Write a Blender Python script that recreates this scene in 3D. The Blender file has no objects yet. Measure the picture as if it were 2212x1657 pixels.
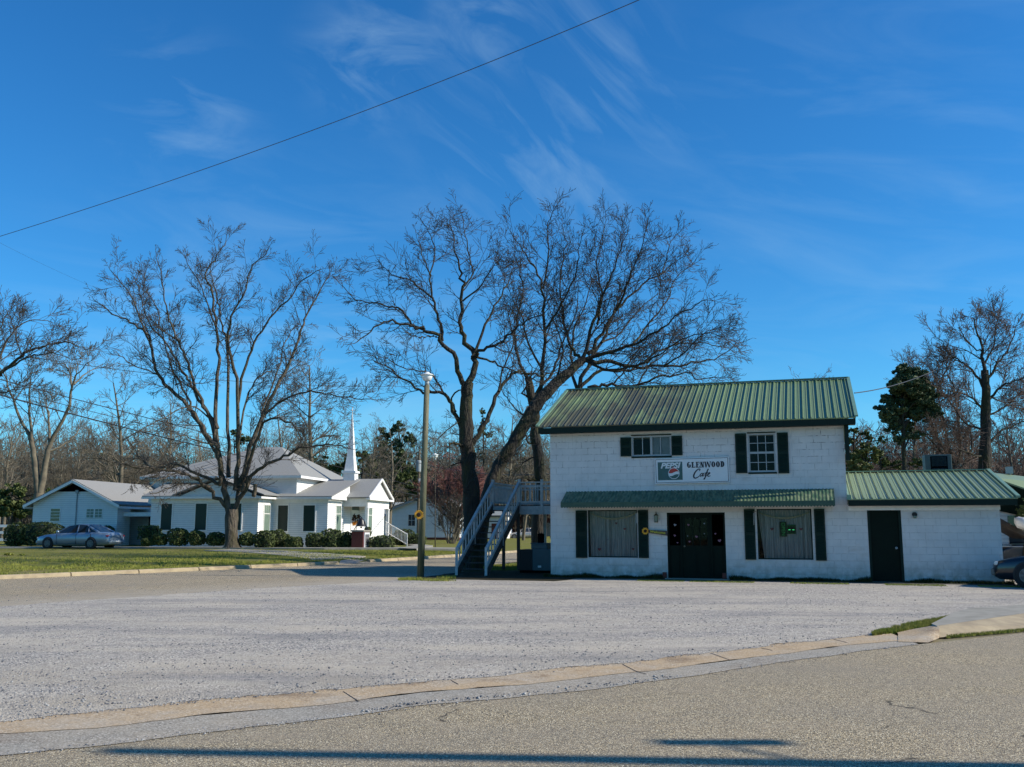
import bpy, bmesh, math, random
import numpy as np
from mathutils import Vector, Matrix, noise
S = bpy.context.scene
COL = S.collection
R = math.radians
# ---------------------------------------------------------------- camera, sky, sun, exposure
F, CX, CY, EYE, PITCH = 2055.0, 1106.0, 828.5, 1.6, R(8.55)
cam = bpy.data.cameras.new('camera'); camo = bpy.data.objects.new('camera', cam); COL.objects.link(camo)
camo.location = (0, 0, EYE); camo.rotation_euler = (R(90) + PITCH, 0, 0)
cam.sensor_width = 36; cam.lens = 36 * F / 2212; cam.clip_start = 0.1; cam.clip_end = 3000
S.camera = camo
SUN_EL, SUN_BACK = 32.0, 9.3          # elevation, degrees the light recedes while travelling to the left
w = bpy.data.worlds.new('World'); S.world = w; w.use_nodes = True
nt = w.node_tree; N = nt.nodes; Lk = nt.links
for n in list(N): N.remove(n)
out = N.new('ShaderNodeOutputWorld'); bg = N.new('ShaderNodeBackground')
sky = N.new('ShaderNodeTexSky'); sky.sky_type = 'NISHITA'; sky.sun_disc = False
sky.sun_elevation = R(SUN_EL); sky.sun_rotation = R(90 + SUN_BACK)
sky.altitude = 100; sky.air_density = 1.0; sky.dust_density = 0.25; sky.ozone_density = 2.2
hs = N.new('ShaderNodeHueSaturation'); hs.inputs['Saturation'].default_value = 1.25; hs.inputs['Value'].default_value = 1.0
Lk.new(sky.outputs[0], hs.inputs['Color'])
tint = N.new('ShaderNodeVectorMath'); tint.operation = 'MULTIPLY'; Lk.new(hs.outputs[0], tint.inputs[0]); tint.inputs[1].default_value = (.56, 1.36, 1.78)
tc = N.new('ShaderNodeTexCoord')
def wm(op, a, b=None, c=None):
    n = N.new('ShaderNodeMath'); n.operation = op
    for i, v in enumerate((a, b, c)):
        if v is None: continue
        if isinstance(v, (int, float)): n.inputs[i].default_value = v
        else: Lk.new(v, n.inputs[i])
    return n.outputs[0]
def cloud(center, radius, rot, scl, lo, hi, seedz, amount, soft=1.0):
    mp = N.new('ShaderNodeMapping'); mp.vector_type = 'TEXTURE'; mp.inputs['Rotation'].default_value = rot; mp.inputs['Scale'].default_value = tuple(1 / q for q in scl)
    mp.inputs['Location'].default_value = (seedz, seedz * .7, 0)
    Lk.new(tc.outputs['Generated'], mp.inputs[0])
    nz = N.new('ShaderNodeTexNoise'); nz.inputs['Scale'].default_value = 3.0; nz.inputs['Detail'].default_value = 9
    nz.inputs['Roughness'].default_value = .58; nz.inputs['Distortion'].default_value = 1.3
    Lk.new(mp.outputs[0], nz.inputs['Vector'])
    mr = N.new('ShaderNodeMapRange'); mr.inputs['From Min'].default_value = lo; mr.inputs['From Max'].default_value = hi
    Lk.new(nz.outputs['Fac'], mr.inputs['Value'])
    vd = N.new('ShaderNodeVectorMath'); vd.operation = 'DISTANCE'; Lk.new(tc.outputs['Generated'], vd.inputs[0])
    vd.inputs[1].default_value = center
    m2 = N.new('ShaderNodeMapRange'); m2.interpolation_type = 'SMOOTHSTEP'
    m2.inputs['From Min'].default_value = radius; m2.inputs['From Max'].default_value = radius * .15
    m2.inputs['To Min'].default_value = 0; m2.inputs['To Max'].default_value = amount
    Lk.new(vd.outputs['Value'], m2.inputs['Value'])
    return wm('MULTIPLY', mr.outputs[0], m2.outputs[0])
def raydir(px, py):
    x = (px - CX) / F; u = (CY - py) / F
    return Vector((x, math.cos(PITCH) - u * math.sin(PITCH), math.sin(PITCH) + u * math.cos(PITCH)))
def sd(px, py): return tuple(raydir(px, py).normalized())
c1 = cloud(sd(1200, 270), .20, (0, R(44), 0), (1.2, 3.0, 5.0), .46, .85, 3.1, .30)
c2 = cloud(sd(810, 120), .10, (0, R(12), 0), (2.2, 3.5, 5.5), .48, .78, 7.7, .26)
c3 = cloud(sd(1060, 50), .085, (0, R(30), 0), (2.0, 4, 6), .46, .80, 1.7, .24)
c4 = cloud(sd(1900, 520), .40, (0, R(10), 0), (1.0, 2.0, 5.5), .46, .85, 9.2, .14)
c5 = cloud(sd(600, 960), .36, (0, 0, 0), (1.2, 2, 6), .42, .7, 5.2, .30)
c6 = cloud(sd(400, 240), .10, (0, R(5), 0), (2, 3, 6), .5, .8, 2.2, .22)
tot = wm('ADD', wm('ADD', c1, c2), wm('ADD', c3, c4)); tot = wm('ADD', tot, wm('ADD', c5, c6))
tot = wm('MINIMUM', tot, .8)
mx = N.new('ShaderNodeMix'); mx.data_type = 'RGBA'
Lk.new(tot, mx.inputs['Factor']); Lk.new(tint.outputs[0], mx.inputs['A']); mx.inputs['B'].default_value = (5.6, 8.2, 10.0, 1)
Lk.new(mx.outputs['Result'], bg.inputs['Color']); bg.inputs['Strength'].default_value = .075
Lk.new(bg.outputs[0], out.inputs[0])
sun = bpy.data.lights.new('sun', 'SUN'); suno = bpy.data.objects.new('sun', sun); COL.objects.link(suno)
sun.energy = 5.0; sun.angle = R(.53); sun.color = (1, .92, .78)
_l = Vector((-math.cos(R(SUN_BACK)) * math.cos(R(SUN_EL)), math.sin(R(SUN_BACK)) * math.cos(R(SUN_EL)), -math.sin(R(SUN_EL))))
suno.rotation_euler = _l.to_track_quat('-Z', 'Y').to_euler()
S.view_settings.view_transform = 'Standard'; S.view_settings.look = 'None'
S.view_settings.exposure = 0.30; S.view_settings.gamma = 1
S.render.engine = 'CYCLES'
S.cycles.max_bounces = 6; S.cycles.transparent_max_bounces = 8
# ---------------------------------------------------------------- pixel helpers: where a point of the photograph stands in the place
def U(px, py, d):                       # at world depth d (metres along Y)
    r = raydir(px, py); k = d / r.y
    return Vector((r.x * k, d, EYE + r.z * k))
def G(px, py, z=0.0):                   # on the horizontal plane z
    r = raydir(px, py); k = (z - EYE) / r.z
    return Vector((r.x * k, r.y * k, z))
class Frame:
    """a building's own axes: x along its street face, y inwards, z up"""
    def __init__(s, o, yaw):
        s.o = Vector(o); s.yaw = yaw; a = R(yaw)
        s.u = Vector((math.cos(a), -math.sin(a), 0)); s.m = Vector((math.sin(a), math.cos(a), 0))
    def loc(s, p): q = Vector(p) - s.o; return Vector((q.dot(s.u), q.dot(s.m), q.z))
    def w(s, x, y, z): return s.o + s.u * x + s.m * y + Vector((0, 0, z))
    def f(s, px, py, y=0.0):            # pixel onto the plane y=const: (x, z)
        r = raydir(px, py); k = (y - (Vector((0, 0, EYE)) - s.o).dot(s.m)) / r.dot(s.m)
        q = s.loc(Vector((0, 0, EYE)) + r * k); return q.x, q.z
    def fx(s, px, py, x=0.0):           # pixel onto the plane x=const: (y, z)
        r = raydir(px, py); k = (x - (Vector((0, 0, EYE)) - s.o).dot(s.u)) / r.dot(s.u)
        q = s.loc(Vector((0, 0, EYE)) + r * k); return q.y, q.z
    def at(s, x, y, z, yaw=0):          # world location + z rotation
        return s.w(x, y, z), -R(s.yaw) + yaw
# ---------------------------------------------------------------- mesh builder
class MB:
    def __init__(s): s.v = []; s.f = []; s.mi = []; s.sm = False
    def add(s, vs, fs, mi=0):
        b = len(s.v); s.v.extend([tuple(p) for p in vs]); s.f.extend([tuple(i + b for i in f) for f in fs]); s.mi.extend([mi] * len(fs)); return s
    def box(s, x0, x1, y0, y1, z0, z1, mi=0):
        if x0 > x1: x0, x1 = x1, x0
        if y0 > y1: y0, y1 = y1, y0
        if z0 > z1: z0, z1 = z1, z0
        return s.add([(x0, y0, z0), (x1, y0, z0), (x1, y1, z0), (x0, y1, z0), (x0, y0, z1), (x1, y0, z1), (x1, y1, z1), (x0, y1, z1)],
                     [(0, 3, 2, 1), (4, 5, 6, 7), (0, 1, 5, 4), (1, 2, 6, 5), (2, 3, 7, 6), (3, 0, 4, 7)], mi)
    def beam(s, a, b, w, h, mi=0, up=(0, 0, 1)):
        a = Vector(a); b = Vector(b); d = (b - a).normalized(); up = Vector(up)
        sx = d.cross(up); sx = sx.normalized() if sx.length > 1e-4 else Vector((1, 0, 0)); uz = sx.cross(d)
        vs = []
        for p in (a, b):
            for i, j in ((-1, -1), (1, -1), (1, 1), (-1, 1)): vs.append(p + sx * (i * w / 2) + uz * (j * h / 2))
        return s.add(vs, [(0, 1, 2, 3), (7, 6, 5, 4), (0, 4, 5, 1), (1, 5, 6, 2), (2, 6, 7, 3), (3, 7, 4, 0)], mi)
    def tube(s, pts, rad, n=8, caps=True, mi=0):
        pts = [Vector(p) for p in pts]
        if isinstance(rad, (int, float)): rad = [rad] * len(pts)
        vs = []; fs = []
        for i, p in enumerate(pts):
            t = (pts[min(i + 1, len(pts) - 1)] - pts[max(i - 1, 0)]).normalized()
            a = t.cross(Vector((0, 0, 1)) if abs(t.z) < .95 else Vector((0, 1, 0))).normalized(); b = t.cross(a)
            for k in range(n):
                an = 2 * math.pi * k / n; vs.append(p + (a * math.cos(an) + b * math.sin(an)) * rad[i])
        for i in range(len(pts) - 1):
            for k in range(n):
                fs.append((i * n + k, i * n + (k + 1) % n, (i + 1) * n + (k + 1) % n, (i + 1) * n + k))
        if caps: fs.append(tuple(range(n))[::-1]); fs.append(tuple(range((len(pts) - 1) * n, len(pts) * n)))
        return s.add(vs, fs, mi)
    def lathe(s, prof, n=20, c=(0, 0, 0), axis='z', mi=0):
        vs = []; fs = []
        for r, h in prof:
            for k in range(n):
                a = 2 * math.pi * k / n; p = (r * math.cos(a), r * math.sin(a), h)
                if axis == 'y': p = (p[0], p[2], p[1])
                if axis == 'x': p = (p[2], p[0], p[1])
                vs.append((p[0] + c[0], p[1] + c[1], p[2] + c[2]))
        m = len(prof)
        for i in range(m - 1):
            for k in range(n): fs.append((i * n + k, i * n + (k + 1) % n, (i + 1) * n + (k + 1) % n, (i + 1) * n + k))
        if prof[0] != prof[-1]: fs.append(tuple(range(n))[::-1]); fs.append(tuple(range((m - 1) * n, m * n)))
        return s.add(vs, fs, mi)
    def prism(s, poly, a, b, plane='xz', mi=0):
        """polygon extruded between a and b on the remaining axis"""
        n = len(poly)
        def P(p, t):
            return (p[0], t, p[1]) if plane == 'xz' else ((t, p[0], p[1]) if plane == 'yz' else (p[0], p[1], t))
        vs = [P(p, a) for p in poly] + [P(p, b) for p in poly]
        fs = [tuple(range(n)), tuple(range(2 * n - 1, n - 1, -1))] + [(i, i + n, (i + 1) % n + n, (i + 1) % n) for i in range(n)]
        return s.add(vs, fs, mi)
    def quad(s, a, b, c, d, mi=0): return s.add([a, b, c, d], [(0, 1, 2, 3)], mi)
    def slab(s, a, b, c, d, t, mi=0):
        """quad with thickness t, downwards along its normal"""
        a, b, c, d = map(Vector, (a, b, c, d)); n = (b - a).cross(d - a).normalized() * t
        return s.add([a, b, c, d, a - n, b - n, c - n, d - n], [(0, 1, 2, 3), (7, 6, 5, 4), (0, 4, 5, 1), (1, 5, 6, 2), (2, 6, 7, 3), (3, 7, 4, 0)], mi)
    def build(s, name, mat, parent=None, smooth=False, bevel=0, sub=0, fix=True):
        me = bpy.data.meshes.new(name); me.from_pydata(s.v, [], s.f); me.update()
        mats = mat if isinstance(mat, (list, tuple)) else [mat]
        for m in mats: me.materials.append(m)
        if len(mats) > 1: me.polygons.foreach_set('material_index', s.mi)
        if fix:
            bm = bmesh.new(); bm.from_mesh(me); bmesh.ops.recalc_face_normals(bm, faces=bm.faces); bm.to_mesh(me); bm.free()
        if smooth: me.polygons.foreach_set('use_smooth', [True] * len(me.polygons))
        o = bpy.data.objects.new(name, me); COL.objects.link(o)
        if parent: o.parent = parent
        if bevel:
            b = o.modifiers.new('bevel', 'BEVEL'); b.width = bevel; b.segments = 2; b.limit_method = 'ANGLE'
        if sub:
            b = o.modifiers.new('sub', 'SUBSURF'); b.levels = sub; b.render_levels = sub
        return o
def npmesh(name, V, Fq, mat, parent=None, smooth=False):
    """V (n,3) float array, Fq (m,k) int array, all faces k-gons"""
    me = bpy.data.meshes.new(name); V = np.asarray(V, dtype=np.float32); Fq = np.asarray(Fq, dtype=np.int32)
    m, k = Fq.shape
    me.vertices.add(len(V)); me.vertices.foreach_set('co', V.ravel())
    me.loops.add(m * k); me.loops.foreach_set('vertex_index', Fq.ravel())
    me.polygons.add(m); me.polygons.foreach_set('loop_start', np.arange(m, dtype=np.int32) * k); me.polygons.foreach_set('loop_total', np.full(m, k, dtype=np.int32))
    if smooth: me.polygons.foreach_set('use_smooth', np.ones(m, dtype=bool))
    me.update(calc_edges=True); me.materials.append(mat)
    o = bpy.data.objects.new(name, me); COL.objects.link(o)
    if parent: o.parent = parent
    return o
def tag(o, label, cat, group=None):
    o['label'] = label; o['category'] = cat
    if group: o['group'] = group
    return o
def thing(name, label, cat, loc=(0, 0, 0), rz=0, group=None):
    o = bpy.data.objects.new(name, None); COL.objects.link(o); o.location = loc; o.rotation_euler = (0, 0, rz); o.empty_display_size = .2
    return tag(o, label, cat, group)
def struct(o): o['kind'] = 'structure'; return o
def stuff(o, label=None, cat=None):
    o['kind'] = 'stuff'
    if label: o['label'] = label; o['category'] = cat
    return o
def copytree(o, loc, rz, label=None, scale=None):
    c = o.copy(); COL.objects.link(c); c.location = loc; c.rotation_euler = (0, 0, rz)
    if scale: c.scale = scale
    if label: c['label'] = label
    for ch in list(o.children):
        d = ch.copy(); COL.objects.link(d); d.parent = c
        for g in list(ch.children):
            e = g.copy(); COL.objects.link(e); e.parent = d
    return c
# ---------------------------------------------------------------- materials
def mat(name, col, rough=.7, col2=None, nscale=6, namt=.5, bump=0, bscale=40, metal=0, spec=.5, detail=6, stretch=None, extra=None, bdist=.02, lo=.35, hi=.65, world=False):
    m = bpy.data.materials.new(name); m.use_nodes = True; t = m.node_tree; n = t.nodes; l = t.links
    b = n['Principled BSDF']; b.inputs['Roughness'].default_value = rough; b.inputs['Metallic'].default_value = metal
    b.inputs['Specular IOR Level'].default_value = spec
    tcn = n.new('ShaderNodeTexCoord'); src = tcn.outputs['Object']
    if world:
        g = n.new('ShaderNodeNewGeometry'); src = g.outputs['Position']
    if stretch:
        mp = n.new('ShaderNodeMapping'); mp.inputs['Scale'].default_value = stretch; l.new(src, mp.inputs[0]); src = mp.outputs[0]
    c = (*col, 1); b.inputs['Base Color'].default_value = c
    last = None
    if col2 is not None:
        nz = n.new('ShaderNodeTexNoise'); nz.inputs['Scale'].default_value = nscale; nz.inputs['Detail'].default_value = detail; nz.inputs['Roughness'].default_value = .62
        l.new(src, nz.inputs['Vector'])
        r = n.new('ShaderNodeMapRange'); r.inputs['From Min'].default_value = lo; r.inputs['From Max'].default_value = hi; r.inputs['To Max'].default_value = namt
        l.new(nz.outputs['Fac'], r.inputs['Value'])
        x = n.new('ShaderNodeMix'); x.data_type = 'RGBA'; x.inputs['A'].default_value = c; x.inputs['B'].default_value = (*col2, 1)
        l.new(r.outputs[0], x.inputs['Factor']); last = x.outputs['Result']; l.new(last, b.inputs['Base Color'])
    h = None
    if bump:
        nb = n.new('ShaderNodeTexNoise'); nb.inputs['Scale'].default_value = bscale; nb.inputs['Detail'].default_value = 5
        l.new(src, nb.inputs['Vector']); bp = n.new('ShaderNodeBump'); bp.inputs['Strength'].default_value = bump; bp.inputs['Distance'].default_value = bdist
        l.new(nb.outputs['Fac'], bp.inputs['Height']); l.new(bp.outputs[0], b.inputs['Normal']); h = bp
    m['_'] = 1
    if extra: extra(m, t, b, src, last, h)
    return m
def over(t, base, col, fac):
    x = t.nodes.new('ShaderNodeMix'); x.data_type = 'RGBA'
    if base is None: pass
    elif isinstance(base, tuple): x.inputs['A'].default_value = base
    else: t.links.new(base, x.inputs['A'])
    if isinstance(col, tuple): x.inputs['B'].default_value = (*col, 1)
    else: t.links.new(col, x.inputs['B'])
    t.links.new(fac, x.inputs['Factor']); return x.outputs['Result']
def nnoise(t, src, scale, lo, hi, a=0, b=1, detail=5, rough=.6, stretch=None, dist=0):
    if stretch:
        mp = t.nodes.new('ShaderNodeMapping'); mp.inputs['Scale'].default_value = stretch; t.links.new(src, mp.inputs[0]); src = mp.outputs[0]
    nz = t.nodes.new('ShaderNodeTexNoise'); nz.inputs['Scale'].default_value = scale; nz.inputs['Detail'].default_value = detail
    nz.inputs['Roughness'].default_value = rough; nz.inputs['Distortion'].default_value = dist
    t.links.new(src, nz.inputs['Vector'])
    r = t.nodes.new('ShaderNodeMapRange'); r.inputs['From Min'].default_value = lo; r.inputs['From Max'].default_value = hi
    r.inputs['To Min'].default_value = a; r.inputs['To Max'].default_value = b
    t.links.new(nz.outputs['Fac'], r.inputs['Value']); return r.outputs[0]
def nmath(t, op, a, b=None):
    n = t.nodes.new('ShaderNodeMath'); n.operation = op
    for i, v in enumerate((a, b)):
        if v is None: continue
        if isinstance(v, (int, float)): n.inputs[i].default_value = v
        else: t.links.new(v, n.inputs[i])
    return n.outputs[0]
def axis_out(t, src, i):
    s = t.nodes.new('ShaderNodeSeparateXYZ'); t.links.new(src, s.inputs[0]); return s.outputs[i]
def maprange(t, v, a, b, c=0, d=1, smooth=False):
    r = t.nodes.new('ShaderNodeMapRange')
    if smooth: r.interpolation_type = 'SMOOTHSTEP'
    r.inputs['From Min'].default_value = a; r.inputs['From Max'].default_value = b; r.inputs['To Min'].default_value = c; r.inputs['To Max'].default_value = d
    t.links.new(v, r.inputs['Value']); return r.outputs[0]

# painted block wall: faint courses, dark pinholes in the joints near the eave, dirt splash low down
def block_extra(m, t, b, src, last, h):
    n = t.nodes; l = t.links
    sw = n.new('ShaderNodeSeparateXYZ'); l.new(src, sw.inputs[0]); cb = n.new('ShaderNodeCombineXYZ')
    sxy = nmath(t, 'ADD', sw.outputs[0], sw.outputs[1]); l.new(sxy, cb.inputs[0]); l.new(sw.outputs[2], cb.inputs[1])
    br = n.new('ShaderNodeTexBrick'); br.inputs['Scale'].default_value = 1; br.inputs['Brick Width'].default_value = .42; br.inputs['Row Height'].default_value = .205
    br.inputs['Mortar Size'].default_value = .009; br.inputs['Mortar Smooth'].default_value = .3
    br.inputs['Color1'].default_value = (0, 0, 0, 1); br.inputs['Color2'].default_value = (0, 0, 0, 1); br.inputs['Mortar'].default_value = (1, 1, 1, 1)
    nw = n.new('ShaderNodeTexNoise'); nw.inputs['Scale'].default_value = 9; l.new(src, nw.inputs['Vector'])
    vm = n.new('ShaderNodeVectorMath'); vm.operation = 'MULTIPLY_ADD'; l.new(nw.outputs['Color'], vm.inputs[0]); vm.inputs[1].default_value = (.012, .014, 0); l.new(cb.outputs[0], vm.inputs[2])
    l.new(vm.outputs[0], br.inputs['Vector'])
    mort = br.outputs['Color']
    patch = nnoise(t, src, 1.0, .36, .56); hole = nnoise(t, src, 11, .47, .56, stretch=(1, 1, .5))
    up = maprange(t, sw.outputs[2], 3.0, 4.3, .25, 1)
    stain = nmath(t, 'MULTIPLY', nmath(t, 'MULTIPLY', mort, hole), nmath(t, 'MULTIPLY', patch, up))
    c = over(t, last, (.06, .055, .05), nmath(t, 'MULTIPLY', stain, .95))
    c = over(t, c, (.36, .35, .34), nmath(t, 'MULTIPLY', mort, .16))
    low = maprange(t, sw.outputs[2], .75, .0); dirt = nmath(t, 'MULTIPLY', low, nnoise(t, src, 4, .35, .62))
    c = over(t, c, (.20, .18, .12), nmath(t, 'MULTIPLY', dirt, .75))
    c = over(t, c, (.36, .28, .20), nmath(t, 'MULTIPLY', nnoise(t, src, .9, .6, .7, stretch=(1, 1, 2)), .35))
    drip = nnoise(t, src, 5, .60, .74, stretch=(2.2, 2.2, .25)); c = over(t, c, (.3, .29, .26), nmath(t, 'MULTIPLY', drip, .4))
    l.new(c, b.inputs['Base Color'])
    bw = n.new('ShaderNodeBump'); bw.invert = True; bw.inputs['Strength'].default_value = .55; bw.inputs['Distance'].default_value = .008
    l.new(mort, bw.inputs['Height']); l.new(h.outputs[0], bw.inputs['Normal']); l.new(bw.outputs[0], b.inputs['Normal'])
M = {}
M['block'] = mat('painted_block', (.62, .60, .58), .75, (.50, .49, .48), 2.2, .6, .35, 60, bdist=.006, extra=block_extra)
def siding_extra(pitch):
    def f(m, t, b, src, last, h):
        z = axis_out(t, src, 2); fr = nmath(t, 'FRACT', nmath(t, 'DIVIDE', z, pitch))
        bw = t.nodes.new('ShaderNodeBump'); bw.inputs['Strength'].default_value = 1; bw.inputs['Distance'].default_value = .02; bw.invert = True
        t.links.new(fr, bw.inputs['Height']); t.links.new(bw.outputs[0], b.inputs['Normal'])
        ln = nmath(t, 'LESS_THAN', fr, .13); c = over(t, last, (.33, .34, .36), nmath(t, 'MULTIPLY', ln, .75))
        t.links.new(c, b.inputs['Base Color'])
    return f
M['siding'] = mat('white_siding', (.80, .78, .75), .6, (.66, .64, .62), 2, .5, extra=siding_extra(.13))
M['trim'] = mat('white_trim', (.80, .79, .77), .5, (.62, .61, .60), 5, .5, .1, 30)
M['deckpaint'] = mat('weathered_blue_white_paint', (.47, .45, .43), .7, (.27, .26, .25), 7, .7, .3, 60, bdist=.004)
M['deckdark'] = mat('dark_timber', (.055, .045, .04), .8, (.02, .018, .016), 8, .6, .3, 40, bdist=.005)
def shingle_extra(m, t, b, src, last, h):
    n = t.nodes; l = t.links; sw = n.new('ShaderNodeSeparateXYZ'); l.new(src, sw.inputs[0])
    fr = nmath(t, 'FRACT', nmath(t, 'MULTIPLY', sw.outputs[2], 15)); ln = nmath(t, 'LESS_THAN', fr, .2)
    c = over(t, last, (.17, .17, .165), nmath(t, 'MULTIPLY', ln, .5))
    c = over(t, c, (.25, .24, .22), nnoise(t, src, 1.2, .5, .75, 0, .5)); l.new(c, b.inputs['Base Color'])
M['shingle'] = mat('grey_shingle', (.285, .285, .275), .9, (.20, .20, .195), 18, .8, .3, 50, extra=shingle_extra)
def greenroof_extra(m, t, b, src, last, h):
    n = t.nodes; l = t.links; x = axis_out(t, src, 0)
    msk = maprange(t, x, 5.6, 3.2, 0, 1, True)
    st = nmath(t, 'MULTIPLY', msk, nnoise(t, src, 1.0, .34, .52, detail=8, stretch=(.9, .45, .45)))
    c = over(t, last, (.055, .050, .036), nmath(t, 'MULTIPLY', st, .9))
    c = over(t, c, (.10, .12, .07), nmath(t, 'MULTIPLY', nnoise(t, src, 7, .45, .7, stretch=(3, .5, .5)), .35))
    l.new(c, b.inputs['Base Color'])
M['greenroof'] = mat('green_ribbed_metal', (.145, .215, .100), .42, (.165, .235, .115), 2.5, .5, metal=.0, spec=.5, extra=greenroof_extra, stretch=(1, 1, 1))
M['greenroof2'] = mat('green_ribbed_metal_clean', (.185, .245, .130), .45, (.20, .26, .14), 2.5, .5)
M['greentrim'] = mat('dark_green_trim', (.005, .018, .012), .6, (.003, .010, .008), 5, .6, spec=.2)
M['roofedge'] = mat('light_green_flashing', (.16, .27, .19), .45, (.10, .19, .14), 6, .6)
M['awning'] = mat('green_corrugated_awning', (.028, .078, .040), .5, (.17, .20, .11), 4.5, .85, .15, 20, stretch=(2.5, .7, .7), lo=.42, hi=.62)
M['awningvalance'] = mat('dark_green_awning_valance', (.018, .055, .035), .55, (.05, .09, .05), 6, .6)
M['shutter'] = mat('dark_green_shutter', (.006, .022, .015), .6, (.004, .012, .009), 4, .6, spec=.2)
M['doorgreen'] = mat('very_dark_green_door', (.003, .010, .006), .6, (.002, .006, .004), 4, .6, spec=.12)
M['black'] = mat('black', (.006, .006, .007), .6)
M['dark'] = mat('dark_interior', (.004, .004, .005), .9, spec=0)
M['frame'] = mat('aluminium_frame', (.34, .36, .37), .4, (.26, .28, .29), 9, .5)
M['signwhite'] = mat('sign_white', (.66, .66, .66), .4, (.57, .58, .58), 2, .5)
M['ink'] = mat('sign_black_ink', (.008, .006, .014), .5)
M['signgreen'] = mat('sign_faded_green', (.035, .10, .105), .45, (.03, .075, .05), 2, .8)
M['signred'] = mat('sign_red', (.42, .03, .02), .45)
M['glass'] = mat('window_glass', (.02, .025, .03), .06, spec=.8)
M['churchglass'] = mat('church_glass', (.006, .022, .018), .3, (.01, .014, .012), 1.5, .6, spec=.3)
M['paleglass'] = mat('pale_glass', (.16, .22, .18), .3, (.10, .14, .12), 3, .6)
M['brick'] = mat('red_brick', (.16, .035, .022), .85, (.09, .022, .016), 12, .8, .5, 30)
M['concrete'] = mat('concrete', (.31, .29, .245), .85, (.18, .165, .13), 3, .7, .3, 60, bdist=.005, world=True)
M['bell'] = mat('black_iron', (.012, .012, .016), .4, (.03, .025, .02), 6, .5)
M['bronze'] = mat('aged_brass', (.09, .08, .05), .5, (.04, .04, .03), 20, .6)
M['metalgrey'] = mat('grey_metal', (.30, .33, .34), .5, (.2, .22, .23), 5, .5)
M['teal'] = mat('grey_teal_cabinet', (.040, .085, .10), .5, (.03, .06, .07), 4, .6)
M['acgrey'] = mat('grey_green_sheet_metal', (.045, .075, .078), .5, (.03, .055, .058), 3, .6)
M['orangelf'] = mat('sunflower_yellow', (.75, .36, .02), .7, (.55, .2, .01), 12, .7)
M['browncentre'] = mat('sunflower_centre', (.03, .012, .006), .9)
M['woodplank'] = mat('brown_plank', (.075, .06, .055), .7, (.04, .03, .028), 10, .6)
M['yellowink'] = mat('yellow_paint', (.55, .48, .03), .6)
M['curtain'] = mat('lace_curtain', (.46, .46, .45), .9, (.22, .23, .24), 6, .7, stretch=(4, 1, .3))
M['garland'] = mat('cream_swag', (.42, .38, .27), .9, (.3, .26, .18), 12, .6)
M['pinkheart'] = mat('pink_paper', (.22, .10, .15), .7)
M['redheart'] = mat('red_paper', (.22, .045, .06), .7)
M['whiteheart'] = mat('pale_paper', (.24, .25, .30), .7)
M['neon'] = mat('neon_green', (.01, .05, .02), .4)
nb_ = M['neon'].node_tree.nodes['Principled BSDF']; nb_.inputs['Emission Color'].default_value = (.03, .8, .15, 1); nb_.inputs['Emission Strength'].default_value = .06
M['neonlit'] = mat('neon_green_lit', (.01, .2, .05), .4)
nb_ = M['neonlit'].node_tree.nodes['Principled BSDF']; nb_.inputs['Emission Color'].default_value = (.1, 1, .35, 1); nb_.inputs['Emission Strength'].default_value = .6
def pole_extra(m, t, b, src, last, h):
    c = over(t, last, (.05, .065, .03), nnoise(t, src, 3, .45, .6, 0, .8, stretch=(1, 1, .35))); t.links.new(c, b.inputs['Base Color'])
M['polewood'] = mat('green_grey_pole_timber', (.19, .175, .11), .85, (.07, .07, .04), 6, .9, .8, 25, stretch=(2, 2, .25), extra=pole_extra)
M['lampwhite'] = mat('white_lamp_glass', (.75, .76, .74), .3, (.6, .6, .58), 5, .3)
M['wire'] = mat('black_cable', (.012, .012, .015), .6)
M['wire2'] = mat('weathered_grey_cable', (.07, .09, .13), .6)
# clear glass: a thin sheet that shows what is behind it and mirrors the yard
gm = bpy.data.materials.new('thin_clear_glass'); gm.use_nodes = True; t = gm.node_tree
for n in list(t.nodes): t.nodes.remove(n)
o_ = t.nodes.new('ShaderNodeOutputMaterial'); mxs = t.nodes.new('ShaderNodeMixShader'); tr = t.nodes.new('ShaderNodeBsdfTransparent'); gl = t.nodes.new('ShaderNodeBsdfGlossy')
gl.inputs['Roughness'].default_value = .02; tr.inputs[0].default_value = (.72, .76, .75, 1); fr = t.nodes.new('ShaderNodeFresnel'); fr.inputs[0].default_value = 1.28
t.links.new(fr.outputs[0], mxs.inputs[0]); t.links.new(tr.outputs[0], mxs.inputs[1]); t.links.new(gl.outputs[0], mxs.inputs[2]); t.links.new(mxs.outputs[0], o_.inputs[0])
M['clear'] = gm
# bark
def bark(name, c1, c2, moss=0, mosscol=(.075, .07, .02)):
    def ex(m, t, b, src, last, h):
        if moss:
            c = over(t, last, mosscol, nnoise(t, src, 1.6, .46, .60, 0, moss, detail=7)); t.links.new(c, b.inputs['Base Color'])
    return mat(name, c1, .9, c2, 5, .9, 1.0, 9, stretch=(1.3, 1.3, .35), extra=ex, bdist=.14)
M['bark1'] = bark('pecan_bark', (.125, .10, .075), (.034, .028, .022), .6, (.045, .040, .012))
M['bark2'] = bark('mossy_dark_bark', (.034, .027, .020), (.010, .009, .008), .65, (.040, .040, .008))
M['twig1'] = mat('pecan_twigs', (.085, .068, .052), .85, (.03, .025, .02), 2, .8)
M['twig2'] = mat('grey_brown_twigs', (.065, .052, .042), .85, (.02, .017, .015), 2, .8)
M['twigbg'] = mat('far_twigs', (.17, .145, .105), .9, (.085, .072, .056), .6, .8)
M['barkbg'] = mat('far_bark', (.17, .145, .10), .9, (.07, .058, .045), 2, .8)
M['twigred'] = mat('reddish_brown_twigs', (.14, .095, .072), .9, (.075, .05, .04), .6, .8)
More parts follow.
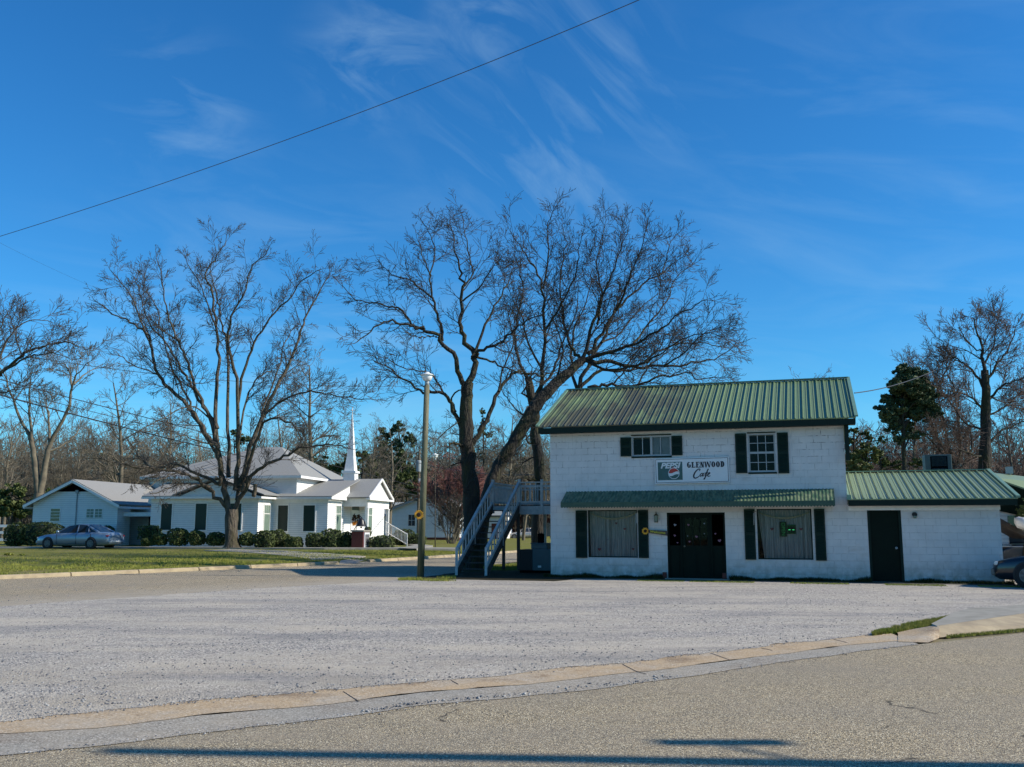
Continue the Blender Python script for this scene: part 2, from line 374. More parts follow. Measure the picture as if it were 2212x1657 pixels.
M['redbud'] = mat('red_bud_twigs', (.30, .13, .11), .9, (.20, .10, .08), .8, .8)
def leafmat(name, a, b_): return mat(name, a, .65, b_, 1.3, .9, spec=.3, lo=.4, hi=.6)
M['bush'] = leafmat('dark_bush_leaves', (.050, .072, .020), (.090, .11, .030))
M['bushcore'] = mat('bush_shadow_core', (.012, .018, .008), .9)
M['pine'] = leafmat('pine_needles', (.040, .066, .030), (.085, .11, .045))
M['yewgreen'] = leafmat('mid_green_leaves', (.050, .075, .020), (.10, .12, .035))
M['yellowgreen'] = leafmat('yellow_green_leaves', (.13, .14, .035), (.09, .10, .035))
# ---------------------------------------------------------------- ground materials
def cellmix(t, src, scale, cols, dims=None):
    n = t.nodes; v = n.new('ShaderNodeTexVoronoi'); v.inputs['Scale'].default_value = scale; t.links.new(src, v.inputs['Vector'])
    s = n.new('ShaderNodeSeparateXYZ'); t.links.new(v.outputs['Color'], s.inputs[0])
    cr = n.new('ShaderNodeValToRGB'); cr.color_ramp.interpolation = 'CONSTANT'; e = cr.color_ramp.elements
    e[0].position = 0; e[0].color = (*cols[0][1], 1); e[1].position = cols[1][0]; e[1].color = (*cols[1][1], 1)
    for p, c in cols[2:]: k = e.new(p); k.color = (*c, 1)
    t.links.new(s.outputs[0], cr.inputs[0]); return cr.outputs[0], v.outputs['Distance']
def gravel_extra(m, t, b, src, last, h):
    n = t.nodes; l = t.links
    cell, dist = cellmix(t, src, 52, [(0, (.06, .065, .08)), (.12, (.19, .19, .20)), (.38, (.32, .31, .30)), (.68, (.42, .395, .36)), (.90, (.58, .55, .50))])
    cell2, d2 = cellmix(t, src, 9, [(0, (.05, .055, .07)), (.06, (.30, .29, .28)), (.7, (.37, .355, .33))])
    pt = nnoise(t, src, .40, .44, .62, detail=9, rough=.72, stretch=(.5, 1.5, 1))   # dusty, worn patches
    c = over(t, cell, (.43, .395, .345), nmath(t, 'MULTIPLY', pt, .75))
    blue = nnoise(t, src, .5, .50, .64, detail=9, rough=.7, stretch=(.4, 1.3, 1))
    c = over(t, c, (.15, .155, .17), nmath(t, 'MULTIPLY', blue, .60))
    c = over(t, c, cell2, nmath(t, 'MULTIPLY', nnoise(t, src, 1.1, .45, .62), .22))
    fine = nnoise(t, src, 60, .3, .7, .80, 1.38, detail=3)
    vm = n.new('ShaderNodeVectorMath'); vm.operation = 'SCALE'; l.new(c, vm.inputs[0]); l.new(fine, vm.inputs['Scale'])
    trk = nnoise(t, src, 1.1, .52, .66, detail=7, stretch=(.35, 1.1, 1)); c2 = over(t, vm.outputs[0], (.46, .42, .36), nmath(t, 'MULTIPLY', trk, .35))
    y = axis_out(t, src, 1)
    spk = nnoise(t, src, 7, .56, .66, detail=6, rough=.75); c2 = over(t, c2, (.13, .13, .14), nmath(t, 'MULTIPLY', spk, .55))
    spl = nnoise(t, src, 4.3, .58, .70, detail=6, rough=.75); c2 = over(t, c2, (.55, .51, .45), nmath(t, 'MULTIPLY', spl, .5))
    wv = n.new('ShaderNodeVectorMath'); wv.operation = 'MULTIPLY'; l.new(c2, wv.inputs[0]); wv.inputs[1].default_value = (1.07, 1.02, .94); c2 = wv.outputs[0]
    tan = nmath(t, 'MULTIPLY', maprange(t, y, 15, 8.5, 0, 1, True), nnoise(t, src, .8, .38, .62, detail=6)); c2 = over(t, c2, (.37, .32, .25), nmath(t, 'MULTIPLY', tan, .75))
    l.new(c2, b.inputs['Base Color'])
    bw = n.new('ShaderNodeBump'); bw.inputs['Strength'].default_value = .8; bw.inputs['Distance'].default_value = .012
    l.new(dist, bw.inputs['Height']); l.new(h.outputs[0], bw.inputs['Normal']); l.new(bw.outputs[0], b.inputs['Normal'])
M['gravel'] = mat('gravel', (.42, .42, .42), .95, (.4, .4, .4), 4, .5, .35, 9, world=True, bdist=.03, extra=gravel_extra, spec=.2)
def asph_extra(tint, near, spill=None):
    def f(m, t, b, src, last, h):
        n = t.nodes; l = t.links
        k = tint
        cell, dist = cellmix(t, src, 135, [(0, (.05 * k, .045 * k, .04 * k)), (.24, (.17 * k, .15 * k, .115 * k)), (.50, (.29 * k, .245 * k, .175 * k)), (.74, (.44 * k, .36 * k, .23 * k)), (.90, (.72 * k, .66 * k, .52 * k))])
        mean = (.262 * k, .240 * k, .205 * k)
        big = nnoise(t, src, .5, .38, .64, detail=7, stretch=(.6, 1, 1))
        c = over(t, cell, (.20 * k, .185 * k, .165 * k), nmath(t, 'MULTIPLY', big, .45))
        c = over(t, c, (.30 * k, .255 * k, .20 * k), nmath(t, 'MULTIPLY', nnoise(t, src, 2.3, .48, .7, detail=5), .35))
        if near:   # a few long cracks
            dn = n.new('ShaderNodeTexNoise'); dn.inputs['Scale'].default_value = 1.6; dn.inputs['Detail'].default_value = 5; l.new(src, dn.inputs['Vector'])
            vm = n.new('ShaderNodeVectorMath'); vm.operation = 'MULTIPLY_ADD'; l.new(dn.outputs['Color'], vm.inputs[0]); vm.inputs[1].default_value = (.7, .7, 0); l.new(src, vm.inputs[2])
            v = n.new('ShaderNodeTexVoronoi'); v.feature = 'DISTANCE_TO_EDGE'; v.inputs['Scale'].default_value = .33; l.new(vm.outputs[0], v.inputs['Vector'])
            ln = maprange(t, v.outputs['Distance'], .0045, .0015); gate = nnoise(t, src, .8, .55, .6)
            c = over(t, c, (.03, .028, .025), nmath(t, 'MULTIPLY', nmath(t, 'MULTIPLY', ln, gate), .8))
        if spill:   # stones and dust dragged out of the lot
            sp = n.new('ShaderNodeSeparateXYZ'); l.new(src, sp.inputs[0]); (p0, nn) = spill
            dd = nmath(t, 'ADD', nmath(t, 'MULTIPLY', sp.outputs[0], nn[0]), nmath(t, 'ADD', nmath(t, 'MULTIPLY', sp.outputs[1], nn[1]), -(p0[0] * nn[0] + p0[1] * nn[1])))
            f_ = nmath(t, 'MULTIPLY', maprange(t, dd, 3.2, -.2, 0, 1.1), nnoise(t, src, 1.4, .28, .62, 0, 1, detail=9, rough=.75)); c = over(t, c, (.38, .35, .31), f_)
        wv = n.new('ShaderNodeVectorMath'); wv.operation = 'MULTIPLY'; l.new(c, wv.inputs[0]); wv.inputs[1].default_value = (1.0, .955, .87); c = wv.outputs[0]
        l.new(c, b.inputs['Base Color'])
        bw = n.new('ShaderNodeBump'); bw.inputs['Strength'].default_value = .6; bw.inputs['Distance'].default_value = .005; l.new(dist, bw.inputs['Height']); l.new(bw.outputs[0], b.inputs['Normal'])
    return f
M['asphalt'] = mat('worn_chip_asphalt', (.25, .24, .2), .9, (.2, .2, .2), 4, .5, .3, 9, world=True, extra=asph_extra(1.12, True), spec=.25)
_a, _b = G(0, 1312), G(900, 1251); _n = Vector((-(_b - _a).y, (_b - _a).x)).normalized()
M['asphalt2'] = mat('side_road_asphalt', (.25, .24, .2), .9, (.2, .2, .2), 4, .5, .3, 9, world=True, extra=asph_extra(1.12, False, ((_a.x, _a.y), (_n.x, _n.y))), spec=.25)
def apron_extra(m, t, b, src, last, h):
    c = over(t, last, (.40, .365, .31), nnoise(t, src, .9, .46, .66, 0, .85, detail=8, rough=.7))
    c = over(t, c, (.15, .09, .045), nnoise(t, src, 1.2, .55, .66, 0, .85, detail=8))
    cell, dist = cellmix(t, src, 80, [(0, (.12, .10, .08)), (.15, (.33, .25, .165)), (.6, (.49, .385, .26)), (.88, (.64, .58, .48))])
    c = over(t, c, cell, nnoise(t, src, 3, .3, .7, .25, .6)); t.links.new(c, b.inputs['Base Color'])
M['apron'] = mat('tan_apron_concrete', (.48, .345, .20), .9, (.38, .27, .16), 2.2, .7, .5, 50, world=True, extra=apron_extra, bdist=.008, spec=.2)
def gutter_extra(m, t, b, src, last, h):
    c = over(t, last, (.15, .10, .065), nnoise(t, src, 1.1, .56, .68, 0, .8, detail=8)); c = over(t, c, (.38, .32, .24), nnoise(t, src, .8, .45, .6, 0, .8, detail=8, stretch=(1, 1, 1)))
    cell, dist = cellmix(t, src, 90, [(0, (.10, .09, .075)), (.2, (.26, .235, .20)), (.6, (.36, .33, .28)), (.88, (.58, .54, .47))]); c = over(t, c, cell, nnoise(t, src, 3, .3, .7, .35, .75)); t.links.new(c, b.inputs['Base Color'])
M['gutter'] = mat('grey_gutter_concrete', (.33, .305, .26), .9, (.25, .23, .19), 2.2, .7, .5, 60, world=True, extra=gutter_extra, bdist=.008, spec=.2)
def lawn_extra(m, t, b, src, last, h):
    c = over(t, last, (.20, .165, .085), nnoise(t, src, .55, .50, .68, 0, .7, detail=6))
    c = over(t, c, (.15, .12, .08), nnoise(t, src, 4, .56, .7, 0, .5, detail=5)); t.links.new(c, b.inputs['Base Color'])
M['lawn'] = mat('winter_lawn', (.135, .15, .024), .95, (.19, .175, .04), 3.0, .9, .9, 22, world=True, extra=lawn_extra, bdist=.05, spec=.15)
M['blade'] = mat('grass_blades', (.165, .20, .026), .8, (.25, .23, .06), 2.2, .9, world=True, spec=.2)
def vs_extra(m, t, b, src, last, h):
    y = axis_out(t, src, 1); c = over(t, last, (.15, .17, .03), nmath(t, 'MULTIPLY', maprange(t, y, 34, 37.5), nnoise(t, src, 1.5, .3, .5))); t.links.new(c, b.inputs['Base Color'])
M['verge_shade_soil'] = mat('shade_dark_leaf_litter', (.040, .034, .020), .95, (.020, .020, .010), 2, .8, .7, 25, world=True, extra=vs_extra, spec=.1)  # soil and litter, coloured darker to carry the shade under the stairs
M['weed'] = mat('dark_weeds', (.018, .032, .008), .8, (.045, .05, .015), 3, .8, world=True, spec=.2)
M['stone'] = mat('loose_stone', (.36, .35, .34), .9, (.11, .115, .13), 3.5, 1, world=True, spec=.2, lo=.42, hi=.58)
M['farground'] = mat('far_ground', (.16, .15, .07), .95, (.22, .17, .10), .2, .9, .5, 3, world=True)
M['kerb'] = mat('weathered_kerb', (.40, .32, .20), .85, (.22, .17, .11), 2.5, .8, .4, 40, world=True, bdist=.006)
rg = random.Random(4)
def poly_xy(name, pts, z, mat_, jit=0, step=.5, zf=None):
    """flat sheet with a finely wavering outline"""
    P = []
    for i in range(len(pts)):
        a = Vector((pts[i][0], pts[i][1], 0)); b = Vector((pts[(i + 1) % len(pts)][0], pts[(i + 1) % len(pts)][1], 0))
        L = (b - a).length; k = max(1, min(120, int(L / step)))
        for j in range(k):
            p = a.lerp(b, j / k)
            if jit:
                nn = Vector((-(b - a).y, (b - a).x, 0)).normalized()
                p = p + nn * (noise.noise(Vector((p.x * .9, p.y * .9, 3))) * jit + noise.noise(Vector((p.x * 5, p.y * 5, 8))) * jit * .4)
            P.append((p.x, p.y, z))
    from mathutils.geometry import delaunay_2d_cdt
    n_ = len(P); vo, eo, fo, _, _, _ = delaunay_2d_cdt([Vector((p[0], p[1])) for p in P], [(i, (i + 1) % n_) for i in range(n_)], [], 1, 1e-5)
    bm = bmesh.new(); vs = [bm.verts.new((p[0], p[1], z)) for p in vo]
    for f in fo: bm.faces.new([vs[i] for i in f])
    for q in bm.faces:
        if q.normal.z < 0: q.normal_flip()
    me = bpy.data.meshes.new(name); bm.to_mesh(me); bm.free(); me.materials.append(mat_)
    o = bpy.data.objects.new(name, me); COL.objects.link(o); return struct(o)
gb = MB(); gb.quad((-900, -60, -.03), (900, -60, -.03), (900, 1400, -.03), (-900, 1400, -.03)); struct(gb.build('ground', M['farground'], fix=False))
# front road: everything on this side of the gutter
gut = [(-300, 1655), (0, 1632), (215, 1610), (430, 1582), (640, 1560), (780, 1542), (915, 1522), (1100, 1507), (1306, 1485), (1456, 1465), (1656, 1435), (1856, 1407), (1981, 1392), (2126, 1377), (2300, 1357)]
mid = [(-300, 1604), (0, 1583), (215, 1574), (430, 1546), (640, 1528), (780, 1512), (915, 1496), (1100, 1482), (1306, 1460), (1456, 1443), (1656, 1417), (1856, 1391), (1960, 1383)]
top = [(-300, 1590), (0, 1560), (125, 1547), (260, 1535), (435, 1517), (620, 1500), (780, 1487), (970, 1470), (1106, 1456), (1346, 1435), (1536, 1410), (1656, 1397), (1801, 1380), (1926, 1368)]
gp = [G(*p).to_2d() for p in gut]; mpv = [G(*p).to_2d() for p in mid]; tp = [G(*p).to_2d() for p in top]
ext = (gp[-1] - gp[-2]).normalized()
far_r = gp[-1] + ext * 14
poly_xy('front_road', [Vector((-30, -20)), Vector((40, -20)), Vector((40, far_r.y + 6)), far_r] + gp[::-1] + [Vector((-30, gp[0].y - 2))], 0.0, M['asphalt'])
poly_xy('gutter_strip', [p - Vector((0, .05)) for p in gp[:-2]] + mpv[::-1], .006, M['gutter'], .07, .10)
poly_xy('concrete_apron', [p - Vector((0, .03)) for p in mpv] + [p + Vector((0, .1)) for p in tp[::-1]], .010, M['apron'], .08, .10)
# joints sawn across the apron
jb = MB()
for a, b_ in (((1345, 1435), (1374, 1450)), ((1374, 1450), (1396, 1456)), ((1536, 1411), (1575, 1425)), ((1645, 1400), (1668, 1405)), ((1801, 1381), (1830, 1388)), ((742, 1494), (775, 1515)), ((975, 1470), (990, 1478))):
    jb.beam(G(*a, .012), G(*b_, .012), .007, .004)
struct(jb.build('apron_joints', M['deckdark']))
# side road running away to the right behind the cafe
K = [Vector(p) for p in ((-34, 9.5), (-24, 19.5), (-15.8, 29.4), (-11.6, 35), (-7.5, 41.1), (-4.8, 47), (-2.4, 53), (.2, 60), (6, 70), (22, 96), (60, 150))]
NEAR = [(-600, 1345), (0, 1312), (200, 1297), (400, 1283), (600, 1270), (780, 1260), (900, 1251), (985, 1237), (1068, 1221), (1107, 1215)]
nearp = [G(*p).to_2d() for p in NEAR] + [Vector((3, 50)), Vector((14, 66)), Vector((30, 90)), Vector((68, 144))]
poly_xy('side_road', [p.copy() for p in K] + nearp[::-1] + [Vector((-40, 5))], .004, M['asphalt2'], 0, 1)
# gravel lot
wob = [Vector((p.x, p.y)) for p in nearp[:7]]
cafe_front = G(1190, 1247)
poly_xy('gravel_lot', [Vector((-30, tp[0].y + .3))] + tp + [G(2018, 1353).to_2d(), G(2330, 1308).to_2d(), Vector((30, 21)), Vector((32, 40)), Vector((4, 40)), Vector((1.6, 31.4)), Vector((-2.4, 30.2))] + wob[::-1] + [Vector((-26, 10))], .014, M['gravel'], .24, .15)
# grass verge between the side road and the cafe
poly_xy('verge', [G(870, 1254).to_2d(), G(985, 1253).to_2d(), G(1200, 1257).to_2d(), Vector((2.6, 31)), Vector((12, 58)), Vector((9, 58)), Vector((2.7, 49)), G(1107, 1217).to_2d(), G(1068, 1222).to_2d(), G(985, 1238).to_2d(), G(915, 1248).to_2d()], .019, M['verge_shade_soil'], .12, .2)
# raised church lawn: a sheet climbing from the kerb
def away(p): return max(0, p)
def near_drive(p):
    return G(738, 1217).x < p.x < G(838, 1208).x
off = [0.16, 1.2, 3, 6, 10, 16, 24, 40, 80, 160]
def kpt(s):
    L = 0
    for a, b_ in zip(K, K[1:]):
        d = (b_ - a).length
        if L + d >= s or b_ is K[-1]: return a.lerp(b_, (s - L) / d)
        L += d
lawnz = lambda o: .12 + .21 * (1 - math.exp(-o / 6.0))
SS = [i * 2.5 for i in range(0, 74)]
V = []; Fc = []
for s_ in SS:
    p = kpt(s_); q = kpt(s_ + .5)
    nl = Vector((-.62, .78)) if True else 0
    for o_ in off:
        fade = 1.0 if s_ < 75 else max(0, 1 - (s_ - 75) / 30)
        e = p + nl.normalized() * o_; z = (.12 + (lawnz(o_) - .12) * fade) + .025 * noise.noise(Vector((e.x * .3, e.y * .3, 0)))
        if near_drive(p) and o_ < .5: z = .0
        V.append((e.x, e.y, z))
m_ = len(off)
for i in range(len(SS) - 1):
    for j in range(m_ - 1): Fc.append((i * m_ + j, (i + 1) * m_ + j, (i + 1) * m_ + j + 1, i * m_ + j + 1))
lo = npmesh('lawn', V, Fc, M['lawn'], smooth=True); struct(lo)
def lawn_h(x, y):
    best = 1e9
    for i in range(len(V) // m_):
        for j in range(m_ - 1):
            d = (V[i * m_ + j][0] - x) ** 2 + (V[i * m_ + j][1] - y) ** 2
            if d < best: best = d; z = V[i * m_ + j][2]
    return z
# kerb of rounded concrete lengths with gaps at the driveway
DRV = (G(725, 1217), G(845, 1208))
kb = MB(); s_ = 0.5
while s_ < 150:
    a = kpt(s_); e = kpt(s_ + 2.38); mdp = (a + e) / 2
    if not near_drive(mdp) :
        d = (e - a).normalized(); nn = Vector((-d.y, d.x))
        prof = [(-.0, 0), (.02, .09), (.06, .125), (.2, .13), (.22, 0)]
        vs = []
        for q in (a, e):
            for ox, oz in prof: vs.append((q.x + nn.x * ox, q.y + nn.y * ox, oz + .001))
        kb.add(vs, [(0, 1, 2, 3, 4), (9, 8, 7, 6, 5)] + [(i, i + 5, (i + 1) % 5 + 5, (i + 1) % 5) for i in range(5)])
    s_ += 2.42
struct(kb.build('kerb', M['kerb']))
# driveway across the lawn and the thin church path
def ribbon(name, pts, mat_, zoff, th=.12):
    vs = []; fs = []
    for a, b_ in pts: vs += [tuple(a), tuple(b_)]
    for i in range(len(pts) - 1): fs.append((2 * i, 2 * i + 1, 2 * i + 3, 2 * i + 2))
    me = MB(); me.add([(v[0], v[1], v[2] + zoff) for v in vs], fs); nv = len(vs); me.add([(v[0], v[1], v[2] + zoff) for v in vs] + [(v[0], v[1], v[2] + zoff - th) for v in vs], [(i, i + 2, i + 2 + nv, i + nv) for i in range(nv - 2)]); o = me.build(name, mat_, fix=True); return struct(o)
def GL(px, py): # on the lawn surface
    z = .3
    for _ in range(5):
        p = G(px, py, z)
        # signed distance from kerb
        best = min(((p.to_2d() - kpt(s)).length, s) for s in [i * 1.5 for i in range(0, 80)])
        z = lawnz(max(.0, best[0] * .95))
    return G(px, py, z)
def KS(x):
    return min(range(0, 6000), key=lambda i: abs(kpt(i * .02).x - x)) * .02
def kso(s, o, z): p = kpt(s) + Vector((-.62, .78)).normalized() * o; return Vector((p.x, p.y, z))
sa_, sb_ = KS(G(738, 1217).x), KS(G(838, 1208).x)
ribbon('driveway', [(kso(sa_ - .5, -.05, -.025), kso(sb_ + .6, -.05, -.025)), (kso(sa_ - .3, .5, .04), kso(sb_ + .4, .5, .04)), (kso(sa_ - .5, 1.6, lawnz(1.6)), kso(sb_, 1.6, lawnz(1.6))), (GL(680, 1209), GL(790, 1203)), (GL(600, 1200), GL(700, 1196)), (GL(540, 1194.5), GL(610, 1190.5)), (GL(440, 1190), GL(500, 1187.5))], M['gutter'], .035)
ribbon('church_path', [(G(-40, 1184.6, .33), G(-40, 1182.6, .33)), (G(300, 1184.8, .33), G(300, 1182.7, .33)), (G(700, 1186.2, .33), G(700, 1184, .33)), (G(870, 1186, .32), G(870, 1183.4, .32)), (G(985, 1187.5, .27), G(985, 1184.8, .27))], M['concrete'], .055)
ribbon('church_walk', [(G(860, 1186, .32), G(900, 1187, .32)), (G(895, 1179, .33), G(935, 1180, .33)), (G(868, 1176, .33), G(900, 1176, .33))], M['concrete'], .052)
# right: sidewalk slab with rolled kerb
SW = MB(); a = G(2012, 1361); zt = .115
def onp(px, py, z): return tuple(G(px, py, z))
SW.add([onp(2024, 1352, zt), onp(2300, 1312, zt), onp(2300, 1300, zt), onp(2098, 1313, zt), onp(2062, 1322, zt), onp(2012, 1347, zt)], [(0, 1, 2, 3, 4, 5)])
KF = MB(); KF.add([onp(2024, 1352.2, zt), onp(2300, 1312.2, zt), onp(2300, 1351, 0), onp(2030, 1377, 0)], [(0, 1, 2, 3)]); struct(KF.build('kerb_face', M['kerb']))
SW.add([onp(2024, 1352, zt), onp(2030, 1377, 0), onp(2012, 1347, zt)], [(0, 1, 2)])
struct(SW.build('sidewalk', M['concrete']))
RK = MB()   # the worn tan kerb end dying into the apron
Kz = [(1940, 1369, 1386, 1363, .012), (1975, 1366, 1387, 1359, .03), (2005, 1361, 1388, 1354, .07), (2022, 1357, 1381, 1350, .10), (2029, 1353, 1378, 1349, .11)]
vs = []; fs = []
for px, pt_, pb, pk, z in Kz:
    vs += [onp(px, pb, 0.012), onp(px, (pt_ + pb) / 2, z * .55 + .012), onp(px, pt_, z), onp(px - 4, pk, z + .003)]
for i in range(len(Kz) - 1):
    for j in range(3): fs.append((i * 4 + j, (i + 1) * 4 + j, (i + 1) * 4 + j + 1, i * 4 + j + 1))
RK.add(vs, fs); struct(RK.build('kerb_end', M['apron'], smooth=True))
# ---- scattered grass, weeds, stones
def blades(name, gen, count, h, wid, mat_, seed):
    r = random.Random(seed); V = np.zeros((count * 3, 3), dtype=np.float32)
    for i in range(count):
        p = gen(r); a = r.uniform(0, math.tau); hh = h * r.uniform(.4, 1.2) * (p[3] if len(p) > 3 else 1); l = hh * r.uniform(-.5, .5); l2 = hh * r.uniform(-.5, .5)
        dx = math.cos(a) * wid; dy = math.sin(a) * wid
        V[i * 3] = (p[0] - dx, p[1] - dy, p[2] - .01); V[i * 3 + 1] = (p[0] + dx, p[1] + dy, p[2] - .01); V[i * 3 + 2] = (p[0] + l, p[1] + l2, p[2] + hh)
    return npmesh(name, V, np.arange(count * 3).reshape(-1, 3), mat_)
def lawn_gen(r):
    while True:
        s = r.uniform(8, 58); o = .2 + abs(r.gauss(0, 5)); p = kpt(s) + Vector((-.62, .78)).normalized() * o
        if noise.noise(Vector((p.x * .5, p.y * .5, 5))) > -.25: return (p.x, p.y, lawnz(o), 1)
stuff(blades('lawn_grass', lawn_gen, 60000, .07, .012, M['blade'], 1), 'short winter grass growing on the church lawn', 'grass')
# tuft near the kerb end on the right
tA, tB, tC = G(1888, 1370), G(2022, 1350), G(2085, 1334)
def tuft_gen(r):
    while True:
        px = r.uniform(1885, 2062); t_ = (px - 1885) / 215; lo_ = 1372 - 27 * t_; hi_ = 1368 - 36 * t_ - 8 * math.sin(t_ * 3)
        if px > 2030: lo_ = 1345 - (px - 2030) * .5
        p = G(px, r.uniform(min(hi_, lo_), max(hi_, lo_)), .02)
        if noise.noise(Vector((p.x * 3, p.y * 3, 1))) + .4 * noise.noise(Vector((p.x * 9, p.y * 9, 1))) > -.05 - .35 * math.sin(t_ * 3): return (p.x, p.y, .012, 1)
stuff(blades('kerbside_grass', tuft_gen, 15000, .055, .006, M['blade'], 2), 'bright green grass tuft beside the kerb end and pavement', 'grass')
def tuft2_gen(r):
    px = r.uniform(2045, 2230); p = G(px, 1377 - (px - 2045) * .085 + r.gauss(0, 1.3) - 2, 0); return (p.x, p.y, 0, .6)
stuff(blades('gutter_grass', tuft2_gen, 2600, .05, .006, M['blade'], 3), 'thin grass growing along the foot of the kerb', 'grass')
# ---------------------------------------------------------------- the cafe
A0 = G(1190, 1247); FC = Frame((A0.x, A0.y, 0), 17.3)
def fz(px, py, y=0): return FC.f(px, py, y)
W1 = fz(1826, 1000)[0]; ZE = 4.72            # main block width, eave height
W2 = fz(2165, 1180)[0]; ZA = fz(1990, 1089)[1]
ZE = (fz(1190, 929)[1] + fz(1825, 911)[1]) / 2
print('cafe', W1, W2, ZE, ZA, A0)
DEP = 7.4
cafe = thing('cafe_building', 'white painted block cafe with green ribbed metal roofs, dark shutters and a long green awning', 'building', FC.w(0, 0, 0), -R(17.3))
def rect(a, b, y=0):
    x0, z1 = fz(a[0], a[1], y); x1, z0 = fz(b[0], b[1], y); return [min(x0, x1), max(x0, x1), min(z0, z1), max(z0, z1)]
def wallgrid(b, x0, x1, z0, z1, holes, y=0, th=.2):
    xs = sorted({x0, x1} | {h[0] for h in holes} | {h[1] for h in holes}); zs = sorted({z0, z1} | {h[2] for h in holes} | {h[3] for h in holes})
    for i in range(len(xs) - 1):
        for j in range(len(zs) - 1):
            cx = (xs[i] + xs[i + 1]) / 2; cz = (zs[j] + zs[j + 1]) / 2
            if any(h[0] < cx < h[1] and h[2] < cz < h[3] for h in holes): continue
            b.quad((xs[i], y, zs[j]), (xs[i + 1], y, zs[j]), (xs[i + 1], y, zs[j + 1]), (xs[i], y, zs[j + 1]))
    for h in holes:
        a0, a1, c0, c1 = h
        b.quad((a0, y, c0), (a0, y, c1), (a0, y + th, c1), (a0, y + th, c0)); b.quad((a1, y, c0), (a1, y + th, c0), (a1, y + th, c1), (a1, y, c1))
        b.quad((a0, y, c1), (a1, y, c1), (a1, y + th, c1), (a0, y + th, c1)); b.quad((a0, y, c0), (a0, y + th, c0), (a1, y + th, c0), (a1, y, c0))
winUL = rect((1364.6, 942.5), (1450, 984)); winUR = rect((1615, 937), (1677, 1019))
winLL = rect((1269.6, 1102), (1378, 1205)); winLR = rect((1634, 1099.5), (1757.5, 1209.5))
door = rect((1440, 1107.5), (1569.8, 1240)); door[2] = .02
adoor = rect((1874, 1099), (1952, 1240)); adoor[2] = .02
b = MB(); wallgrid(b, 0, W1, 0, ZE, [winUL, winUR, winLL, winLR, door])
b.quad((0, 0, 0), (0, 0, ZE), (0, DEP, ZE), (0, DEP, 0)); b.quad((0, DEP, 0), (0, DEP, ZE), (W1, DEP, ZE), (W1, DEP, 0)); b.quad((W1, DEP, 0), (W1, DEP, ZE), (W1, 0, ZE), (W1, 0, 0))
OV = .42; RS = 4.15 ; RZ = fz(1238, 842, RS - OV)[1]; RZ = (RZ + fz(1833, 819, RS - OV)[1]) / 2; EZ = fz(1165, 921, -OV)[1]; EZ = (EZ + fz(1848, 903, -OV)[1]) / 2
ym = RS - OV
print('roof', RZ, EZ)
for x in (0, W1):   # gable triangles
    b.add([(x, 0, ZE), (x, DEP, ZE), (x, ym, RZ - .12)], [(0, 1, 2)])
b.build('wall', M['block'], cafe, fix=False)
b = MB(); wallgrid(b, W1, W2, 0, ZA, [adoor]); AD = 9.0
b.quad((W2, 0, 0), (W2, 0, ZA), (W2, AD, ZA), (W2, AD, 0)); b.quad((W1, AD, 0), (W1, AD, ZA), (W2, AD, ZA), (W2, AD, 0))
b.build('annex_wall', M['block'], cafe, fix=False)
def ribroof(name, x0, x1, y0, z0, y1, z1, mat_, parent, step=.229, t=.03):
    """ribbed sheet from eave (y0,z0) up to ridge (y1,z1)"""
    b = MB(); L = math.hypot(y1 - y0, z1 - z0); n = Vector((0, -(z1 - z0) / L, (y1 - y0) / L)) * (1 if y1 > y0 else -1)
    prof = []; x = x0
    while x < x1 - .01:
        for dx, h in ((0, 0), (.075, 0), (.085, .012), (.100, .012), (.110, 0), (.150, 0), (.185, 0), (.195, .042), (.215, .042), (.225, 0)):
            if x + dx < x1: prof.append((x + dx, h))
        x += step
    prof.append((x1, 0)); vs = []
    for px_, h in prof:
        for yy, zz in ((y0, z0), (y1, z1)): vs.append((px_, yy + n.y * h, zz + n.z * h))
    m = len(prof)
    for px_, h in prof:
        for yy, zz in ((y0, z0), (y1, z1)): vs.append((px_, yy - n.y * t, zz - n.z * t))
    fs = []
    for i in range(m - 1):
        fs.append((2 * i, 2 * i + 2, 2 * i + 3, 2 * i + 1)); k = 2 * m; fs.append((k + 2 * i, k + 2 * i + 1, k + 2 * i + 3, k + 2 * i + 2)); fs.append((2 * i, k + 2 * i, k + 2 * i + 2, 2 * i + 2))
        fs.append((2 * i + 1, 2 * i + 3, k + 2 * i + 3, k + 2 * i + 1))
    b.add(vs, fs); return b.build(name, mat_, parent, fix=False)
RX0, RX1 = fz(1161, 921, -OV)[0], fz(1849, 903, -OV)[0]
roof = ribroof('roof', RX0, RX1, -OV, EZ, ym, RZ, M['greenroof'], cafe)
ribroof('rear_roof', RX0, RX1, 2 * ym + OV, EZ, ym, RZ, M['greenroof'], cafe)
b = MB(); b.box(RX0 + .02, RX1 - .02, -OV + .01, -OV + .05, EZ - .21, EZ - .036)      # fascia
b.box(RX0 + .02, RX1 - .02, -OV + .05, -.003, EZ - .20, EZ - .17)
for x in (RX0 + .01, RX1 - .05):
    b.slab((x, -OV + .02, EZ - .035), (x + .04, -OV + .02, EZ - .035), (x + .04, ym, RZ - .035), (x, ym, RZ - .035), .16)
    b.slab((x, ym, RZ - .035), (x + .04, ym, RZ - .035), (x + .04, 2 * ym + OV, EZ - .035), (x, 2 * ym + OV, EZ - .035), .16)
b.box(W1 + .01, W1 + .13, -.2, -.08, EZ - 1.25, EZ - .2)   # downspout stub at the right corner
b.build('fascia', M['greentrim'], cafe)
b = MB()
b.beam((RX0 - .01, ym, RZ + .035), (RX1 + .01, ym, RZ + .035), .22, .03)
